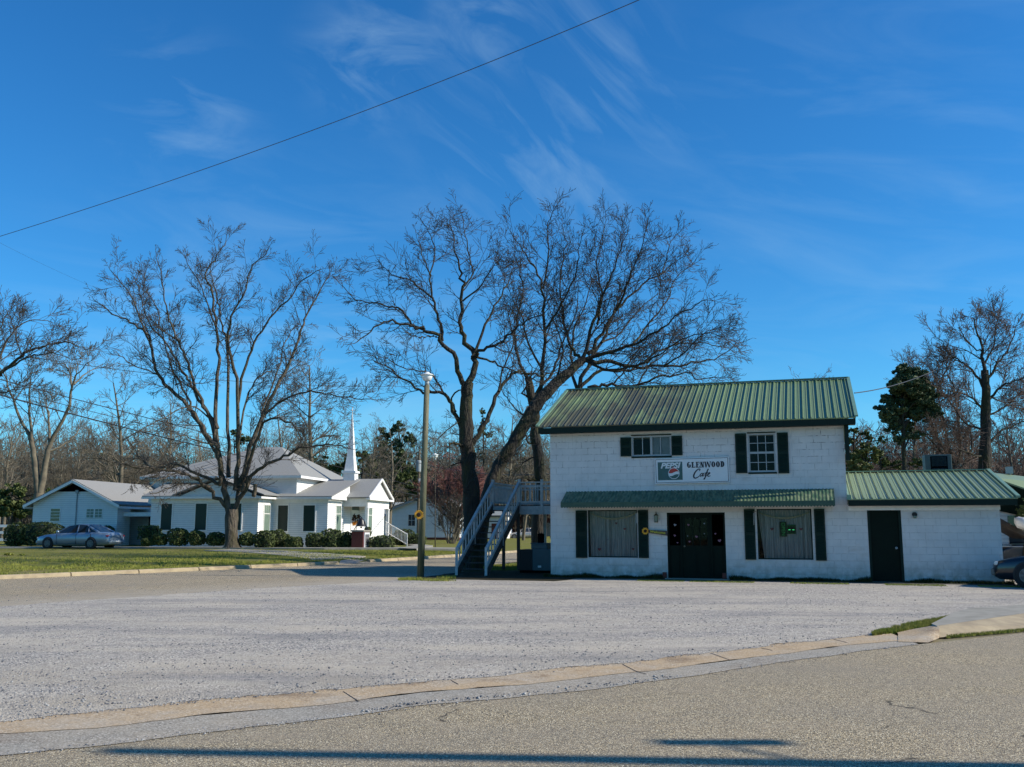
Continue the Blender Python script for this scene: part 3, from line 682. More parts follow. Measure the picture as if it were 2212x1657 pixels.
for x in (RX0 - .012, RX1 + .012):
    b.beam((x, -OV - .015, EZ + .035), (x, ym, RZ + .035), .10, .05); b.beam((x, ym, RZ + .035), (x, 2 * ym + OV, EZ + .035), .10, .05)
b.build('roof_flashing', M['roofedge'], cafe)
# annex roof
AOV = .40; ARS = 4.4; aE = (fz(1828, 1078, -AOV)[1] + fz(2198, 1075.5, -AOV)[1]) / 2; aR = (fz(1829, 1024, ARS - AOV)[1] + fz(2133, 1014, ARS - AOV)[1]) / 2; AX1 = fz(2199, 1076, -AOV)[0]
print('annex', aE, aR, AX1)
ribroof('annex_roof', W1 + .015, AX1, -AOV, aE, ARS - AOV, aR, M['greenroof2'], cafe)
ribroof('annex_rear_roof', W1 + .015, AX1, 2 * (ARS - AOV) + AOV, aE, ARS - AOV, aR, M['greenroof2'], cafe)
b = MB(); b.box(W1 + .02, AX1 - .02, -AOV + .01, -AOV + .05, aE - .20, aE - .036); b.box(W1 + .02, AX1 - .02, -AOV + .05, -.004, aE - .19, aE - .16)
b.slab((AX1 - .05, -AOV + .02, aE - .035), (AX1 - .01, -AOV + .02, aE - .035), (AX1 - .01, ARS - AOV, aR - .035), (AX1 - .05, ARS - AOV, aR - .035), .2)
b.add([(W2, 0, ZA), (W2, 8, ZA), (W2, ARS - AOV, aR - .1)], [(0, 1, 2)])
b.box(W2, AX1 - .06, 0, 8, ZA - .02, ZA + .02)
b.build('annex_fascia', M['greentrim'], cafe)
b = MB(); b.beam((W1 + .01, ARS - AOV, aR + .035), (AX1 + .01, ARS - AOV, aR + .035), .22, .03); b.beam((AX1 + .012, -AOV - .01, aE + .035), (AX1 + .012, ARS - AOV, aR + .035), .10, .06)
b.beam((W1 + .03, -AOV - .01, aE + .05), (W1 + .03, ARS - AOV, aR + .05), .05, .03)
b.box(W1 - .02, W1 + .10, -AOV - .02, -AOV + .1, aE - .02, aE + .12)
b.build('annex_flashing', M['roofedge'], cafe)
b = MB(); b.box(W1 + .02, W2 + .02, -.03, -.003, ZA - .17, ZA - .005); b.build('annex_frieze_board', M['trim'], cafe)
# interior: floors and dark back so that the windows look into a room
b = MB(); b.box(.15, W2 - .15, 3.0, 3.05, .05, ZE - .1 if 0 else 2.3); b.box(.15, W1 - .15, 2.9, 2.95, 2.6, ZE - .1); b.box(.15, W1 - .15, .25, 7, 2.45, 2.55); b.box(.15, W2 - .15, .25, 7, .01, .03); b.build('interior_partition', M['dark'], cafe)
# shutters
def shutter(r):
    x0, x1, z0, z1 = r; b = MB(); b.box(x0, x1, -.035, -.004, z0, z1); m = .05
    zm = (z0 + z1) / 2
    b.box(x0, x0 + m, -.055, -.036, z0, z1); b.box(x1 - m, x1, -.055, -.036, z0, z1)
    for zz in (z0, zm - m / 2, z1 - m): b.box(x0 + m + .001, x1 - m - .001, -.055, -.036, zz, zz + m)
    z = z0 + m + .02
    while z < z1 - m - .03:
        if abs(z - zm) > .05: b.beam((x0 + m, -.042, z), (x1 - m, -.042, z), .014, .03, up=(0, .5, 1))
        z += .045
    b.build('shutter', M['shutter'], cafe)
for a_, b_ in (((1340.5, 945.5), (1364.4, 985.8)), ((1450.3, 942), (1474.6, 983.5)), ((1587.6, 937), (1614.8, 1022)), ((1678, 935), (1705.4, 1022.5)),
               ((1244, 1103), (1269.4, 1205)), ((1378.3, 1102), (1402, 1205.4)), ((1606.7, 1100), (1633.8, 1209)), ((1757.8, 1099.5), (1786, 1211))):
    shutter(rect(a_, b_))
# sash windows upstairs
def upwin(r, kind):
    x0, x1, z0, z1 = r; fr = MB(); t_ = .045; y0, y1 = .02, .07
    fr.box(x0, x1, y0, y1, z0, z0 + t_); fr.box(x0, x1, y0, y1, z1 - t_, z1); fr.box(x0, x0 + t_, y0 + .001, y1 - .001, z0 + t_, z1 - t_); fr.box(x1 - t_, x1, y0 + .001, y1 - .001, z0 + t_, z1 - t_)
    xm = (x0 + x1) / 2; zm = (z0 + z1) / 2
    if kind == 'slide':
        fr.box(xm - .04, xm + .03, y0 - .004, y1 - .002, z0 + t_, z1 - t_)
        for x in (x0 * .73 + x1 * .27, x0 * .27 + x1 * .73): fr.box(x - .011, x + .011, y0 + .01, y1 - .01, z0 + t_, z1 - t_)
    else:
        fr.box(x0 + t_, x1 - t_, y0 - .004, y1 - .002, zm - .03, zm + .03)
        for k in (1, 2): x = x0 + t_ + (x1 - x0 - 2 * t_) * k / 3; fr.box(x - .01, x + .01, y0 + .01, y1 - .01, z0 + t_, z1 - t_)
        for z in ((z0 + zm) / 2, (zm + z1) / 2): fr.box(x0 + t_, x1 - t_, y0 + .012, y1 - .012, z - .01, z + .01)
    MB().box(x0 - .02, x1 + .02, -.02, -.003, z0 - .06, z0 - .005).build('sill', M['greentrim'], cafe); MB().box(x0 - .02, x1 + .02, -.02, -.003, z1 + .005, z1 + .04).build('window_head', M['greentrim'], cafe)
    f = fr.build('window', M['frame'], cafe)
    MB().quad((x0, .05, z0), (x1, .05, z0), (x1, .05, z1), (x0, .05, z1)).build('pane', M['clear'], f, fix=False)
    if kind == 'slide': MB().quad((xm, .09, z0), (x1, .09, z0), (x1, .09, z1), (xm, .09, z1)).build('blind', M['metalgrey'], f, fix=False)
upwin(winUL, 'slide'); upwin(winUR, 'sash')
# shop windows with lace curtains
def heart(cx, cz, s, y, rot=0):
    P = []
    for k in range(22):
        a = math.tau * k / 22; x = 16 * math.sin(a) ** 3 / 32 * s; z = (13 * math.cos(a) - 5 * math.cos(2 * a) - 2 * math.cos(3 * a) - math.cos(4 * a)) / 32 * s
        P.append((cx + x * math.cos(rot) - z * math.sin(rot), cz + x * math.sin(rot) + z * math.cos(rot)))
    return MB().prism(P, y, y + .004)
def shopwin(r, seed, hearts, lefts):
    x0, x1, z0, z1 = r; rr = random.Random(seed); t_ = .035
    fr = MB(); fr.box(x0, x1, .03, .07, z0, z0 + t_); fr.box(x0, x1, .03, .07, z1 - t_, z1); fr.box(x0, x0 + t_, .031, .069, z0 + t_, z1 - t_); fr.box(x1 - t_, x1, .031, .069, z0 + t_, z1 - t_)
    f = fr.build('shop_window', M['greentrim'], cafe)
    MB().quad((x0, .05, z0), (x1, .05, z0), (x1, .05, z1), (x0, .05, z1)).build('pane', M['clear'], f, fix=False)
    n = 90; V_ = []; F_ = []; wd = x1 - x0
    for i in range(n + 1):
        t = i / n; x = x0 + .02 + (wd - .04) * t; y = .19 + .04 * math.sin(t * 75 + rr.random() * .6) + .03 * math.sin(t * 17)
        sh = max(0, .14 - t) * (1.0 if lefts else .15)
        V_ += [(x + sh * 1.1, y, z0 + .01), (x, y * .98, z1 - .03)]
    for i in range(n): F_.append((2 * i, 2 * i + 2, 2 * i + 3, 2 * i + 1))
    c = MB().add(V_, F_).build('curtain', M['curtain'], f, smooth=True, fix=False)
    sw = []; nn = 24
    for i in range(nn + 1):
        t = i / nn; sw.append((x0 + .06 + (wd - .12) * t, .125, z1 - .10 - .17 * (1 - (2 * t - 1) ** 2)))
    MB().tube(sw, [.018 + .02 * (1 - (2 * i / nn - 1) ** 2) for i in range(nn + 1)], 6).build('swag', M['garland'], f, smooth=True)
    for hx, wdh in lefts or ((.40, .055), (.82, .02)):
        MB().box(x0 + wd * hx - wdh / 2, x0 + wd * hx + wdh / 2, .11, .125, z0 + .02, z1 - .25).build('curtain_edge', M['curtain'], f)
    for hx, hz, s, mm in hearts: heart(x0 + wd * hx, z0 + (z1 - z0) * hz, s * .85, .075).build('paper_heart', M[mm], f)
shopwin(winLL, 3, [(.57, .72, .10, 'redheart'), (.74, .60, .10, 'redheart'), (.22, .17, .13, 'redheart'), (.90, .18, .10, 'redheart'), (.39, .38, .07, 'whiteheart')], None)
shopwin(winLR, 5, [(.27, .60, .12, 'redheart'), (.80, .60, .12, 'redheart')], ((.27, .05), (.53, .04), (.88, .05)))
# double width entrance: side lights and a nine light door
x0, x1, z0, z1 = door; wd = x1 - x0
b = MB(); f_ = .06
b.box(x0, x1, .03, .12, z1 - f_, z1); b.box(x0, x0 + f_, .031, .119, z0, z1 - f_); b.box(x1 - f_, x1, .031, .119, z0, z1 - f_)
xa, xb = x0 + wd * .255, x0 + wd * .745
b.box(xa - .05, xa, .032, .118, z0, z1 - f_); b.box(xb, xb + .05, .032, .118, z0, z1 - f_)
zm = z0 + (z1 - z0) * .50
for q0, q1 in ((x0 + f_, xa - .05), (xb + .05, x1 - f_)):
    b.box(q0, q1, .06, .10, z0, zm); b.box(q0 + .06, q1 - .06, .045, .059, z0 + .12, zm - .1)
dfr = b.build('door_surround', M['doorgreen'], cafe)
b = MB()
for q0, q1 in ((x0 + f_, xa - .05), (xb + .05, x1 - f_)): b.quad((q0, .08, zm), (q1, .08, zm), (q1, .08, z1 - f_), (q0, .08, z1 - f_))
b.build('side_light', M['clear'], dfr, fix=False) if 0 else None
b = MB(); b.box(xa, xb, .06, .10, z0, zm); b.box(xa, xa + .1, .061, .099, zm, z1 - f_); b.box(xb - .1, xb, .061, .099, zm, z1 - f_); b.box(xa + .1, xb - .1, .062, .098, z1 - f_ - .12, z1 - f_)
for k in (1, 2):
    x = xa + .1 + (xb - xa - .2) * k / 3; b.box(x - .012, x + .012, .065, .095, zm, z1 - f_ - .12); z = zm + (z1 - f_ - .12 - zm) * k / 3; b.box(xa + .1, xb - .1, .066, .094, z - .012, z + .012)
for k in (0, 1): q = xa + .1 + k * (xb - xa) * .45; b.box(q, q + (xb - xa) * .35, .045, .059, z0 + .15, zm - .12)
dr = b.build('door', M['doorgreen'], cafe)
MB().quad((xa + .1, .08, zm), (xb - .1, .08, zm), (xb - .1, .08, z1 - f_ - .12), (xa + .1, .08, z1 - f_ - .12)).build('pane', M['clear'], dr, fix=False)
MB().lathe([(0.0, 0), (.03, .005), (.03, .03), (.01, .05)], 10, (xa + .07, .02, 1.0), 'y').build('handle', M['bronze'], dr)
for px, py, s, mm in ((1457.5, 1134, .11, 'whiteheart'), (1457, 1157, .10, 'pinkheart'), (1463, 1172.5, .07, 'pinkheart'), (1486.5, 1134, .09, 'pinkheart'), (1504, 1159.5, .10, 'pinkheart'), (1489, 1170, .08, 'pinkheart'), (1521, 1131, .06, 'whiteheart'),
                     (1545, 1153, .08, 'pinkheart'), (1554, 1168, .13, 'pinkheart'), (1485, 1158, .04, 'whiteheart'), (1521, 1153, .04, 'whiteheart')):
    x, z = fz(px, py); heart(x, z, s * .8, .056 if (px < 1470 or px > 1535) else .058, rg.uniform(-.4, .4)).build('paper_heart', M[mm], dr if 1470 < px < 1535 else dfr)
b = MB(); b.box(x0 - .05, x1 + .1, -.35, .0, .015, .04); b.build('doorstep', M['concrete'], cafe)
# annex door
x0, x1, z0, z1 = adoor; b = MB(); b.box(x0 - .02, x0 + .05, -.01, .12, z0, z1); b.box(x1 - .05, x1 + .02, -.01, .12, z0, z1); b.box(x0 - .02, x1 + .02, -.012, .12, z1 - .05, z1 + .02)
b.build('door_frame', M['greentrim'], cafe)
b = MB(); b.box(x0 + .05, x1 - .05, .05, .10, z0, z1 - .05); ad = b.build('annex_door', M['doorgreen'], cafe)
MB().lathe([(0, 0), (.035, .01), (.038, .03), (.02, .05), (.02, .07)], 12, (x1 - .15, -.02, fz(1940, 1184)[1]), 'y').build('handle', M['metalgrey'], ad, smooth=True)
# awning: corrugated slope with scalloped valance
x0 = fz(1224, 1062)[0]; x1 = fz(1801, 1056)[0]; zt_ = (fz(1227, 1062)[1] + fz(1801, 1055.5)[1]) / 2
PRJ = .78; zb_ = (fz(1205, 1086, -PRJ)[1] + fz(1801, 1082, -PRJ)[1]) / 2; zv = (fz(1205, 1095, -PRJ)[1] + fz(1801, 1092, -PRJ)[1]) / 2
print('awn', x0, x1, zt_, zb_, zv)
V_ = []; F_ = []; n = 420
for i in range(n + 1):
    x = x0 + (x1 - x0) * i / n; h = .009 * math.cos(i * math.pi * 2 / 5.25)
    ch = 1.0
    V_ += [(x, -.004, zt_ + h), (x, -PRJ, zb_ + h)]
for i in range(n): F_.append((2 * i, 2 * i + 2, 2 * i + 3, 2 * i + 1))
aw = MB().add(V_, F_)
aw.slab((x0, -.004, zt_ - .012), (x0, -PRJ, zb_ - .012), (x1, -PRJ, zb_ - .012), (x1, -.004, zt_ - .012), .008)
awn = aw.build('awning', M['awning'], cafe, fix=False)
b = MB(); ns = 93; sw_ = (x1 - x0) / ns
P = []
for i in range(ns):
    xs_ = x0 + i * sw_
    for k in range(6):
        t = k / 6; P.append((xs_ + t * sw_, zv - .035 * math.sin(t * math.pi)))
P.append((x1, zv))
for i in range(len(P) - 1):
    b.add([(P[i][0], -PRJ - .012, zb_ + .01), (P[i + 1][0], -PRJ - .012, zb_ + .01), (P[i + 1][0], -PRJ - .012, P[i + 1][1]), (P[i][0], -PRJ - .012, P[i][1])], [(0, 1, 2, 3)])
for x in (x0, x1):
    b.add([(x, -.005, zt_ - .01), (x, -PRJ - .012, zb_ + .01), (x, -PRJ - .012, zv), (x, -.005, zv + .0)], [(0, 1, 2, 3)])
b.build('valance', M['awningvalance'], awn, fix=False)
# --- things hung on the cafe
def on(x, y, z): return FC.w(x, y, z)
RZC = -R(17.3)
def text_mesh(body, size, shear=0, off=0, sx=1.0, align='CENTER', ext=.003):
    cu = bpy.data.curves.new('t', 'FONT'); cu.body = body; cu.size = size; cu.shear = shear; cu.offset = off; cu.extrude = ext; cu.align_x = align; cu.align_y = 'CENTER'; cu.resolution_u = 4
    o = bpy.data.objects.new('t', cu); COL.objects.link(o); dg = bpy.context.evaluated_depsgraph_get(); me = bpy.data.meshes.new_from_object(o.evaluated_get(dg)); bpy.data.objects.remove(o)
    me.transform(Matrix.Rotation(R(90), 4, 'X') @ Matrix.Scale(sx, 4, (1, 0, 0)))
    return me
def put_text(name, body, size, x, y, z, mat_, parent, **k):
    me = text_mesh(body, size, **k); me.materials.clear(); me.materials.append(mat_); o = bpy.data.objects.new(name, me); COL.objects.link(o); o.parent = parent; o.location = (x, y, z); return o
s0 = rect((1414.8, 990.5), (1576.7, 1043)); sw_ = s0[1] - s0[0]; sh_ = s0[3] - s0[2]
sign = thing('cafe_sign', 'long white signboard with a green drink panel and black cafe lettering above the awning', 'sign', on((s0[0] + s0[1]) / 2, -.02, (s0[2] + s0[3]) / 2), RZC)
sign.rotation_euler = (0, R(-.5), RZC)
hw, hh = sw_ / 2, sh_ / 2
MB().box(-hw, hw, -.05, 0, -hh, hh).build('board', M['signwhite'], sign)
b = MB(); e = .035; q = .014
for a_ in (-1, 1):
    b.box(-hw + e, hw - e, -.053, -.0505, a_ * (hh - e) - q / 2, a_ * (hh - e) + q / 2); b.box(a_ * (hw - e) - q / 2, a_ * (hw - e) + q / 2, -.0532, -.0505, -hh + e + q / 2, hh - e - q / 2)
b.build('border', M['ink'], sign)
def sx_(f): return -hw + f * sw_          # fractions across the board
def sz_(f): return hh - f * sh_
pan = MB().box(sx_(.041), sx_(.376), -.053, -.0505, sz_(.86), sz_(.15)).build('green_panel', M['signgreen'], sign)
put_text('brand_letters', 'PEPSI', .235, sx_(.208), -.056, sz_(.30), M['signwhite'], pan, shear=.28, off=.009, sx=1.12)
cx_, cz_, rr_ = sx_(.258), sz_(.60), .175
MB().lathe([(rr_, 0), (rr_, .004), (rr_ - .016, .004), (rr_ - .016, 0), (rr_, 0)], 40, (cx_, -.0575, cz_), 'y').build('ring', M['signwhite'], pan)
def halfdisc(sign_, off_a, off_b, y0):
    P = []; r = rr_ - .016
    for k in range(25):
        a = math.pi * k / 24; P.append((cx_ + r * math.cos(a), cz_ + sign_ * r * math.sin(a)))
    return P
r = rr_ - .017
def wave(x, o): return o + .028 * math.sin(x / r * 2.6)
def band(o_lo, o_hi, y):
    P = []; n = 24; lo_ = []; hi_ = []
    for k in range(n + 1):
        x = -r + 2 * r * k / n; lim = math.sqrt(max(0, r * r - x * x))
        l_ = -lim if o_lo is None else max(-lim, min(lim, wave(x, o_lo))); h_ = lim if o_hi is None else max(-lim, min(lim, wave(x, o_hi)))
        lo_.append((cx_ + x, cz_ + l_)); hi_.append((cx_ + x, cz_ + h_))
    m = MB()
    for k in range(n): m.prism([lo_[k], lo_[k + 1], hi_[k + 1], hi_[k]], y, y + .002)
    return m
band(.03, None, -.0555).build('red_cap', M['signred'], pan)
band(-.055, .03, -.0560).build('white_wave', M['signwhite'], pan)
MB().prism([(cx_ - .05, cz_ + r - .03), (cx_ + .03, cz_ + r - .02), (cx_ + .0, cz_ + r + .05), (cx_ - .04, cz_ + r + .04)], -.0558, -.0538).build('red_peak', M['signred'], pan)
# serif capitals: bold strokes with slab feet
gl = MB(); LET = 'GLENWOOD'; total = sx_(.945) - sx_(.435); lw0 = total / 8.35; x = sx_(.435); zt2, zb2 = sz_(.175), sz_(.40); H_ = zt2 - zb2; yA, yB = -.056, -.0505
def strk(x0_, z0_, x1_, z1_, w_): gl.prism([(x0_ - w_ / 2, z0_), (x0_ + w_ / 2, z0_), (x1_ + w_ / 2, z1_), (x1_ - w_ / 2, z1_)], yA, yB)
def bar(x0_, x1_, z_, t_): gl.box(x0_, x1_, yA - .0003, yB, z_, z_ + t_)
def oval(cx, rx, arc=(0, 360), thick=.05):
    n_ = 20; cz = (zt2 + zb2) / 2; ro = H_ / 2
    for k in range(n_):
        a0 = R(arc[0] + (arc[1] - arc[0]) * k / n_); a1 = R(arc[0] + (arc[1] - arc[0]) * (k + 1) / n_)
        ri = rx - thick; rj = ro - .018
        gl.prism([(cx + rx * math.cos(a0), cz + ro * math.sin(a0)), (cx + rx * math.cos(a1), cz + ro * math.sin(a1)), (cx + ri * math.cos(a1), cz + rj * math.sin(a1)), (cx + ri * math.cos(a0), cz + rj * math.sin(a0))], yA, yB)
T = .045; t2 = .018
for c in LET:
    lw = lw0 * {'W': 1.45, 'L': .95, 'E': .95}.get(c, 1.0); wl = lw * .86; cxl = x + lw / 2; xl = cxl - wl / 2; xr = cxl + wl / 2
    if c == 'G': oval(cxl, wl / 2, (55, 325)); strk(xr - .025, zb2 + .02, xr - .025, zb2 + H_ * .45, .04); bar(xr - .07, xr + .006, zb2 + H_ * .45, t2)
    if c in 'LE': strk(xl + .035, zb2, xl + .035, zt2, T); bar(xl, xr, zb2, t2); bar(xl, xl + .08, zt2 - t2, t2); strk(xr - .008, zb2, xr - .008, zb2 + .06, .016)
    if c == 'E': bar(xl, xr - .005, zt2 - t2, t2); bar(xl + .03, xr - .03, zb2 + H_ * .48, t2); strk(xr - .01, zt2 - .06, xr - .01, zt2, .016)
    if c == 'N': strk(xl + .02, zb2, xl + .02, zt2, .02); strk(xr - .02, zb2, xr - .02, zt2, .02); strk(xr - .03, zb2, xl + .03, zt2, T); bar(xl - .01, xl + .05, zb2, t2); bar(xr - .05, xr + .01, zt2 - t2, t2)
    if c == 'W': xl -= .01; xr += .01; strk(xl + wl * .27, zb2, xl + .02, zt2, T * .9); strk(xl + wl * .27, zb2, cxl, zt2, .018); strk(xr - wl * .27, zb2, cxl - .01, zt2, T * .9); strk(xr - wl * .27, zb2, xr - .01, zt2, .018); bar(xl - .02, xl + .05, zt2 - t2, t2); bar(xr - .04, xr + .015, zt2 - t2, t2)
    if c == 'O': oval(cxl, wl / 2)
    if c == 'D': strk(xl + .03, zb2, xl + .03, zt2, T); oval(xl + .05, wl - .055, (-90, 90)); bar(xl, xl + .06, zb2, t2); bar(xl, xl + .06, zt2 - t2, t2)
    x += lw
gl.build('name_letters', M['ink'], sign)
# script word: pen strokes
sc = MB(); Z0 = sz_(.80); X0 = sx_(.52)
def pen(pts, wds):
    # smooth catmull pen line, flattened
    P = [Vector((p[0], 0, p[1])) for p in pts]; out_ = []; ws = []
    for i in range(len(P) - 1):
        p0 = P[max(i - 1, 0)]; p1 = P[i]; p2 = P[i + 1]; p3 = P[min(i + 2, len(P) - 1)]
        for k in range(6):
            t = k / 6; out_.append(.5 * ((2 * p1) + (p2 - p0) * t + (2 * p0 - 5 * p1 + 4 * p2 - p3) * t * t + (3 * p1 - p0 - 3 * p2 + p3) * t ** 3)); ws.append(wds[i] + (wds[i + 1] - wds[i]) * t)
    out_.append(P[-1]); ws.append(wds[-1])
    for i in range(len(out_) - 1):
        d = (out_[i + 1] - out_[i]); nn = Vector((-.6, 0, .8)) if True else None
        nn = Vector((-d.z, 0, d.x)).normalized()
        a_, b_ = out_[i], out_[i + 1]
        q = [a_ + nn * ws[i] / 2, a_ - nn * ws[i] / 2, b_ - nn * ws[i + 1] / 2, b_ + nn * ws[i + 1] / 2]
        sc.prism([(X0 + v.x * .92, Z0 + v.z * .92) for v in q], -.056 - i * 1e-5, -.0505)
pen([(.20, .24), (.23, .27), (.21, .30), (.14, .27), (.05, .17), (.01, .06), (.04, .0), (.12, .01), (.22, .08)], [.02, .035, .03, .035, .045, .05, .045, .03, .015])
pen([(.33, .14), (.29, .155), (.235, .11), (.225, .06), (.26, .06), (.32, .13), (.345, .15), (.30, .07), (.32, .055), (.37, .09)], [.02, .025, .03, .035, .025, .02, .035, .035, .025, .015])
pen([(.37, .09), (.45, .20), (.51, .29), (.485, .26), (.42, .10), (.37, -.03), (.34, -.05), (.37, .0), (.44, .07)], [.015, .02, .03, .04, .04, .035, .03, .02, .015])
pen([(.36, .155), (.42, .16), (.50, .17)], [.02, .02, .015])
pen([(.44, .07), (.49, .10), (.55, .14), (.545, .17), (.49, .13), (.475, .07), (.51, .045), (.57, .07)], [.015, .02, .025, .03, .035, .04, .03, .012])
sc.build('script_letters', M['ink'], sign)
# wall lantern by the entrance
x, z = fz(1418.6, 1128); lan = thing('wall_lantern', 'small black lantern fixed to the white wall left of the entrance', 'lantern', on(x, -.01, z), RZC)
MB().box(-.05, .05, -.02, 0, .02, .22).build('back_plate', M['bronze'], lan)
MB().lathe([(.05, -.01), (.065, .0), (.065, .015), (.03, .016)], 6, (0, -.10, 0)).build('lantern_base', M['bronze'], lan); MB().lathe([(.075, .2), (.03, .25), (.012, .27), (.012, .32), (.0, .33)], 6, (0, -.10, 0)).tube([(0, -.1, .27), (0, -.05, .29), (0, -.01, .22)], .008, 6).build('lantern_top', M['bronze'], lan)
b = MB(); b.lathe([(.055, .016), (.068, .2)], 6, (0, -.10, 0)); b.build('lamp_glass', M['paleglass'], lan)
# bulkhead light on the annex
x, z = fz(1975.5, 1113); bl = thing('bulkhead_light', 'round black bulkhead lamp with glass bowl on the annex wall', 'lamp', on(x, -.01, z), RZC)
MB().lathe([(.0, 0), (.07, .0), (.07, .05), (.05, .06)], 16, (0, -.055, .02), 'y').build('housing', M['black'], bl)
MB().lathe([(.055, 0), (.055, -.03), (.04, -.06), (.0, -.08)], 14, (0, -.05, -.02)).build('lamp_glass', M['paleglass'], bl)
# welcome plank with a sunflower
x, z = fz(1393, 1147); x2, z2 = fz(1443, 1152)
wl_ = thing('welcome_plank', 'brown plank lettered in yellow between shutter and entrance, sunflower at one end', 'sign', on(x, -.07, z), RZC); ln_ = x2 - x
ang = math.atan2(z2 - z, x2 - x)
wl_.rotation_euler = (0, -ang, RZC)
MB().prism([(.1, .045), (ln_, .075), (ln_ + .0, -.075), (.1, -.045)], -.02, 0).build('plank', M['woodplank'], wl_)
put_text('letters', 'Welcome', .105, ln_ * .58, -.024, 0, M['yellowink'], wl_, sx=1.15, off=.002)
def sunflower(mb1, mb2, c, r, y):
    for k in range(16):
        a = math.tau * k / 16 + .1; w_ = .20; r1 = r * (1 if k % 2 else .9)
        mb1.add([(c[0] + r * .4 * math.cos(a - w_ * 1.2), y, c[1] + r * .4 * math.sin(a - w_ * 1.2)), (c[0] + r * .75 * math.cos(a - w_), y - .008, c[1] + r * .75 * math.sin(a - w_)), (c[0] + r1 * math.cos(a), y - .002, c[1] + r1 * math.sin(a)),
                 (c[0] + r * .75 * math.cos(a + w_), y - .008, c[1] + r * .75 * math.sin(a + w_)), (c[0] + r * .4 * math.cos(a + w_ * 1.2), y, c[1] + r * .4 * math.sin(a + w_ * 1.2))], [(0, 1, 2, 3, 4)])
    mb2.lathe([(0, -.02), (r * .3, -.018), (r * .42, 0), (r * .42, .004)], 14, (c[0], y - .004, c[1]), 'y')
m1, m2 = MB(), MB(); sunflower(m1, m2, (.03, 0), .12, -.03); fl = m1.build('sunflower', M['orangelf'], wl_, fix=False); m2.build('flower_centre', M['browncentre'], fl)
# wind chime left of each... hanging tubes by the shutter
def chime(px, py, label):
    x, z = fz(px, py); c = thing('wind_chime', label, 'wind chime', on(x, -.35, z), RZC)
    MB().lathe([(0, 0), (.05, .0), (.05, .012), (0, .014)], 12).tube([(0, 0, 0), (0, 0, .22)], .003, 5).build('disc', M['bronze'], c)
    for k, L_ in enumerate((.26, .32, .36, .30)):
        a = k * 1.57; MB().tube([(.035 * math.cos(a), .035 * math.sin(a), -.03), (.035 * math.cos(a), .035 * math.sin(a), -.03 - L_)], .007, 6).build('chime_tube', M['frame'], c)
chime(1379.5, 1107, 'silver wind chime hanging by the right shutter of the window left of the entrance')
chime(1631.5, 1106, 'silver wind chime hanging by the left shutter of the window with the open sign')
# open sign
x, z = fz(1692, 1143, .14); os_ = thing('open_sign', 'dark green lit OPEN sign hanging in front of the lace curtain', 'sign', on(x, .10, z), RZC)
MB().box(-.10, .10, -.015, .015, -.22, .22).build('letter_panel', M['doorgreen'], os_)
me = text_mesh('OPEN', .15, ext=.004); me.transform(Matrix.Rotation(R(90), 4, 'Y')); me.materials.clear(); me.materials.append(M['neon']); o = bpy.data.objects.new('letters', me); COL.objects.link(o); o.parent = os_; o.location = (0, -.021, 0)
fbx = MB().box(.11, .36, -.015, .015, -.14, .13); fbx.build('picture_panel', M['doorgreen'], os_)
[MB().box(.15 + k * .11, .15 + k * .11 + .06, -.022, -.016, -.03, -.01).build('lit_bar', M['neonlit'], os_) for k in (0, 1)]
b = MB(); b.tube([(.12, -.02, .11), (.34, -.02, .11), (.34, -.02, -.12), (.12, -.02, -.12), (.12, -.02, .11)], .004, 5); b.build('neon_line', M['neon'], os_)
# bricks beside the step
for px, lab in ((1436, 'brown brick standing at the left foot of the entrance'), (1565, 'brown brick standing at the right foot of the entrance')):
    x, z = fz(px, 1240, -.12); tag(MB().box(-.06, .06, -.05, .05, 0, .2).build('loose_brick', M['brick'], bevel=.008), lab, 'brick').location = on(x, -.14, .016); bpy.data.objects[-1 if 0 else 0]
for o in COL.objects:
    if o.name.startswith('loose_brick'): o.rotation_euler = (0, 0, RZC)
# cooler standing behind the annex roof
cooler_y = 9.6; x0, zb = FC.f(2000, 1022, cooler_y); x1, zt2 = FC.f(2055, 981, cooler_y); wz = x1 - x0
tw = thing('rooftop_cooler', 'grey green sheet metal cooling unit rising behind the annex roof', 'cooling unit', on(x0, cooler_y, zb - .9), RZC)
MB().box(0, wz, 0, wz, 0, zt2 - zb + .9).build('cabinet', M['acgrey'], tw, bevel=.02)
b = MB(); hz = zt2 - zb + .9
for k in range(2):
    for j in range(9): b.beam((wz * .24, -.01, hz - .12 - k * .42 - j * .04), (wz * .80, -.01, hz - .12 - k * .42 - j * .04), .02, .008, up=(0, 1, 1))
b.build('louvre', M['teal'], tw); MB().box(wz * .2, wz * .84, -.012, -.002, hz - .95, hz - .07).build('grille_back', M['dark'], tw)
MB().box(wz * .1, wz * .9, .1, wz * .9, -(zb - .9), -.005).build('plinth', M['concrete'], tw)
SHADE_SOIL = []  # soil strip, darkened and widened to read as the wall's shadow band
for k in range(60): SHADE_SOIL.append(on(-.3 + (W2 + 1.0) * k / 59, -.78 - .22 * noise.noise(Vector((k * .35, 4, 0))), 0).to_2d())
poly_xy('wall_foot_shade_soil', SHADE_SOIL + [on(W2 + .7, .05, 0).to_2d(), on(-.3, .05, 0).to_2d()], .0165, mat('shade_dark_soil', (.05, .04, .028), .95, (.03, .035, .015), 5, .8, .6, 30, world=True), .03, .15)
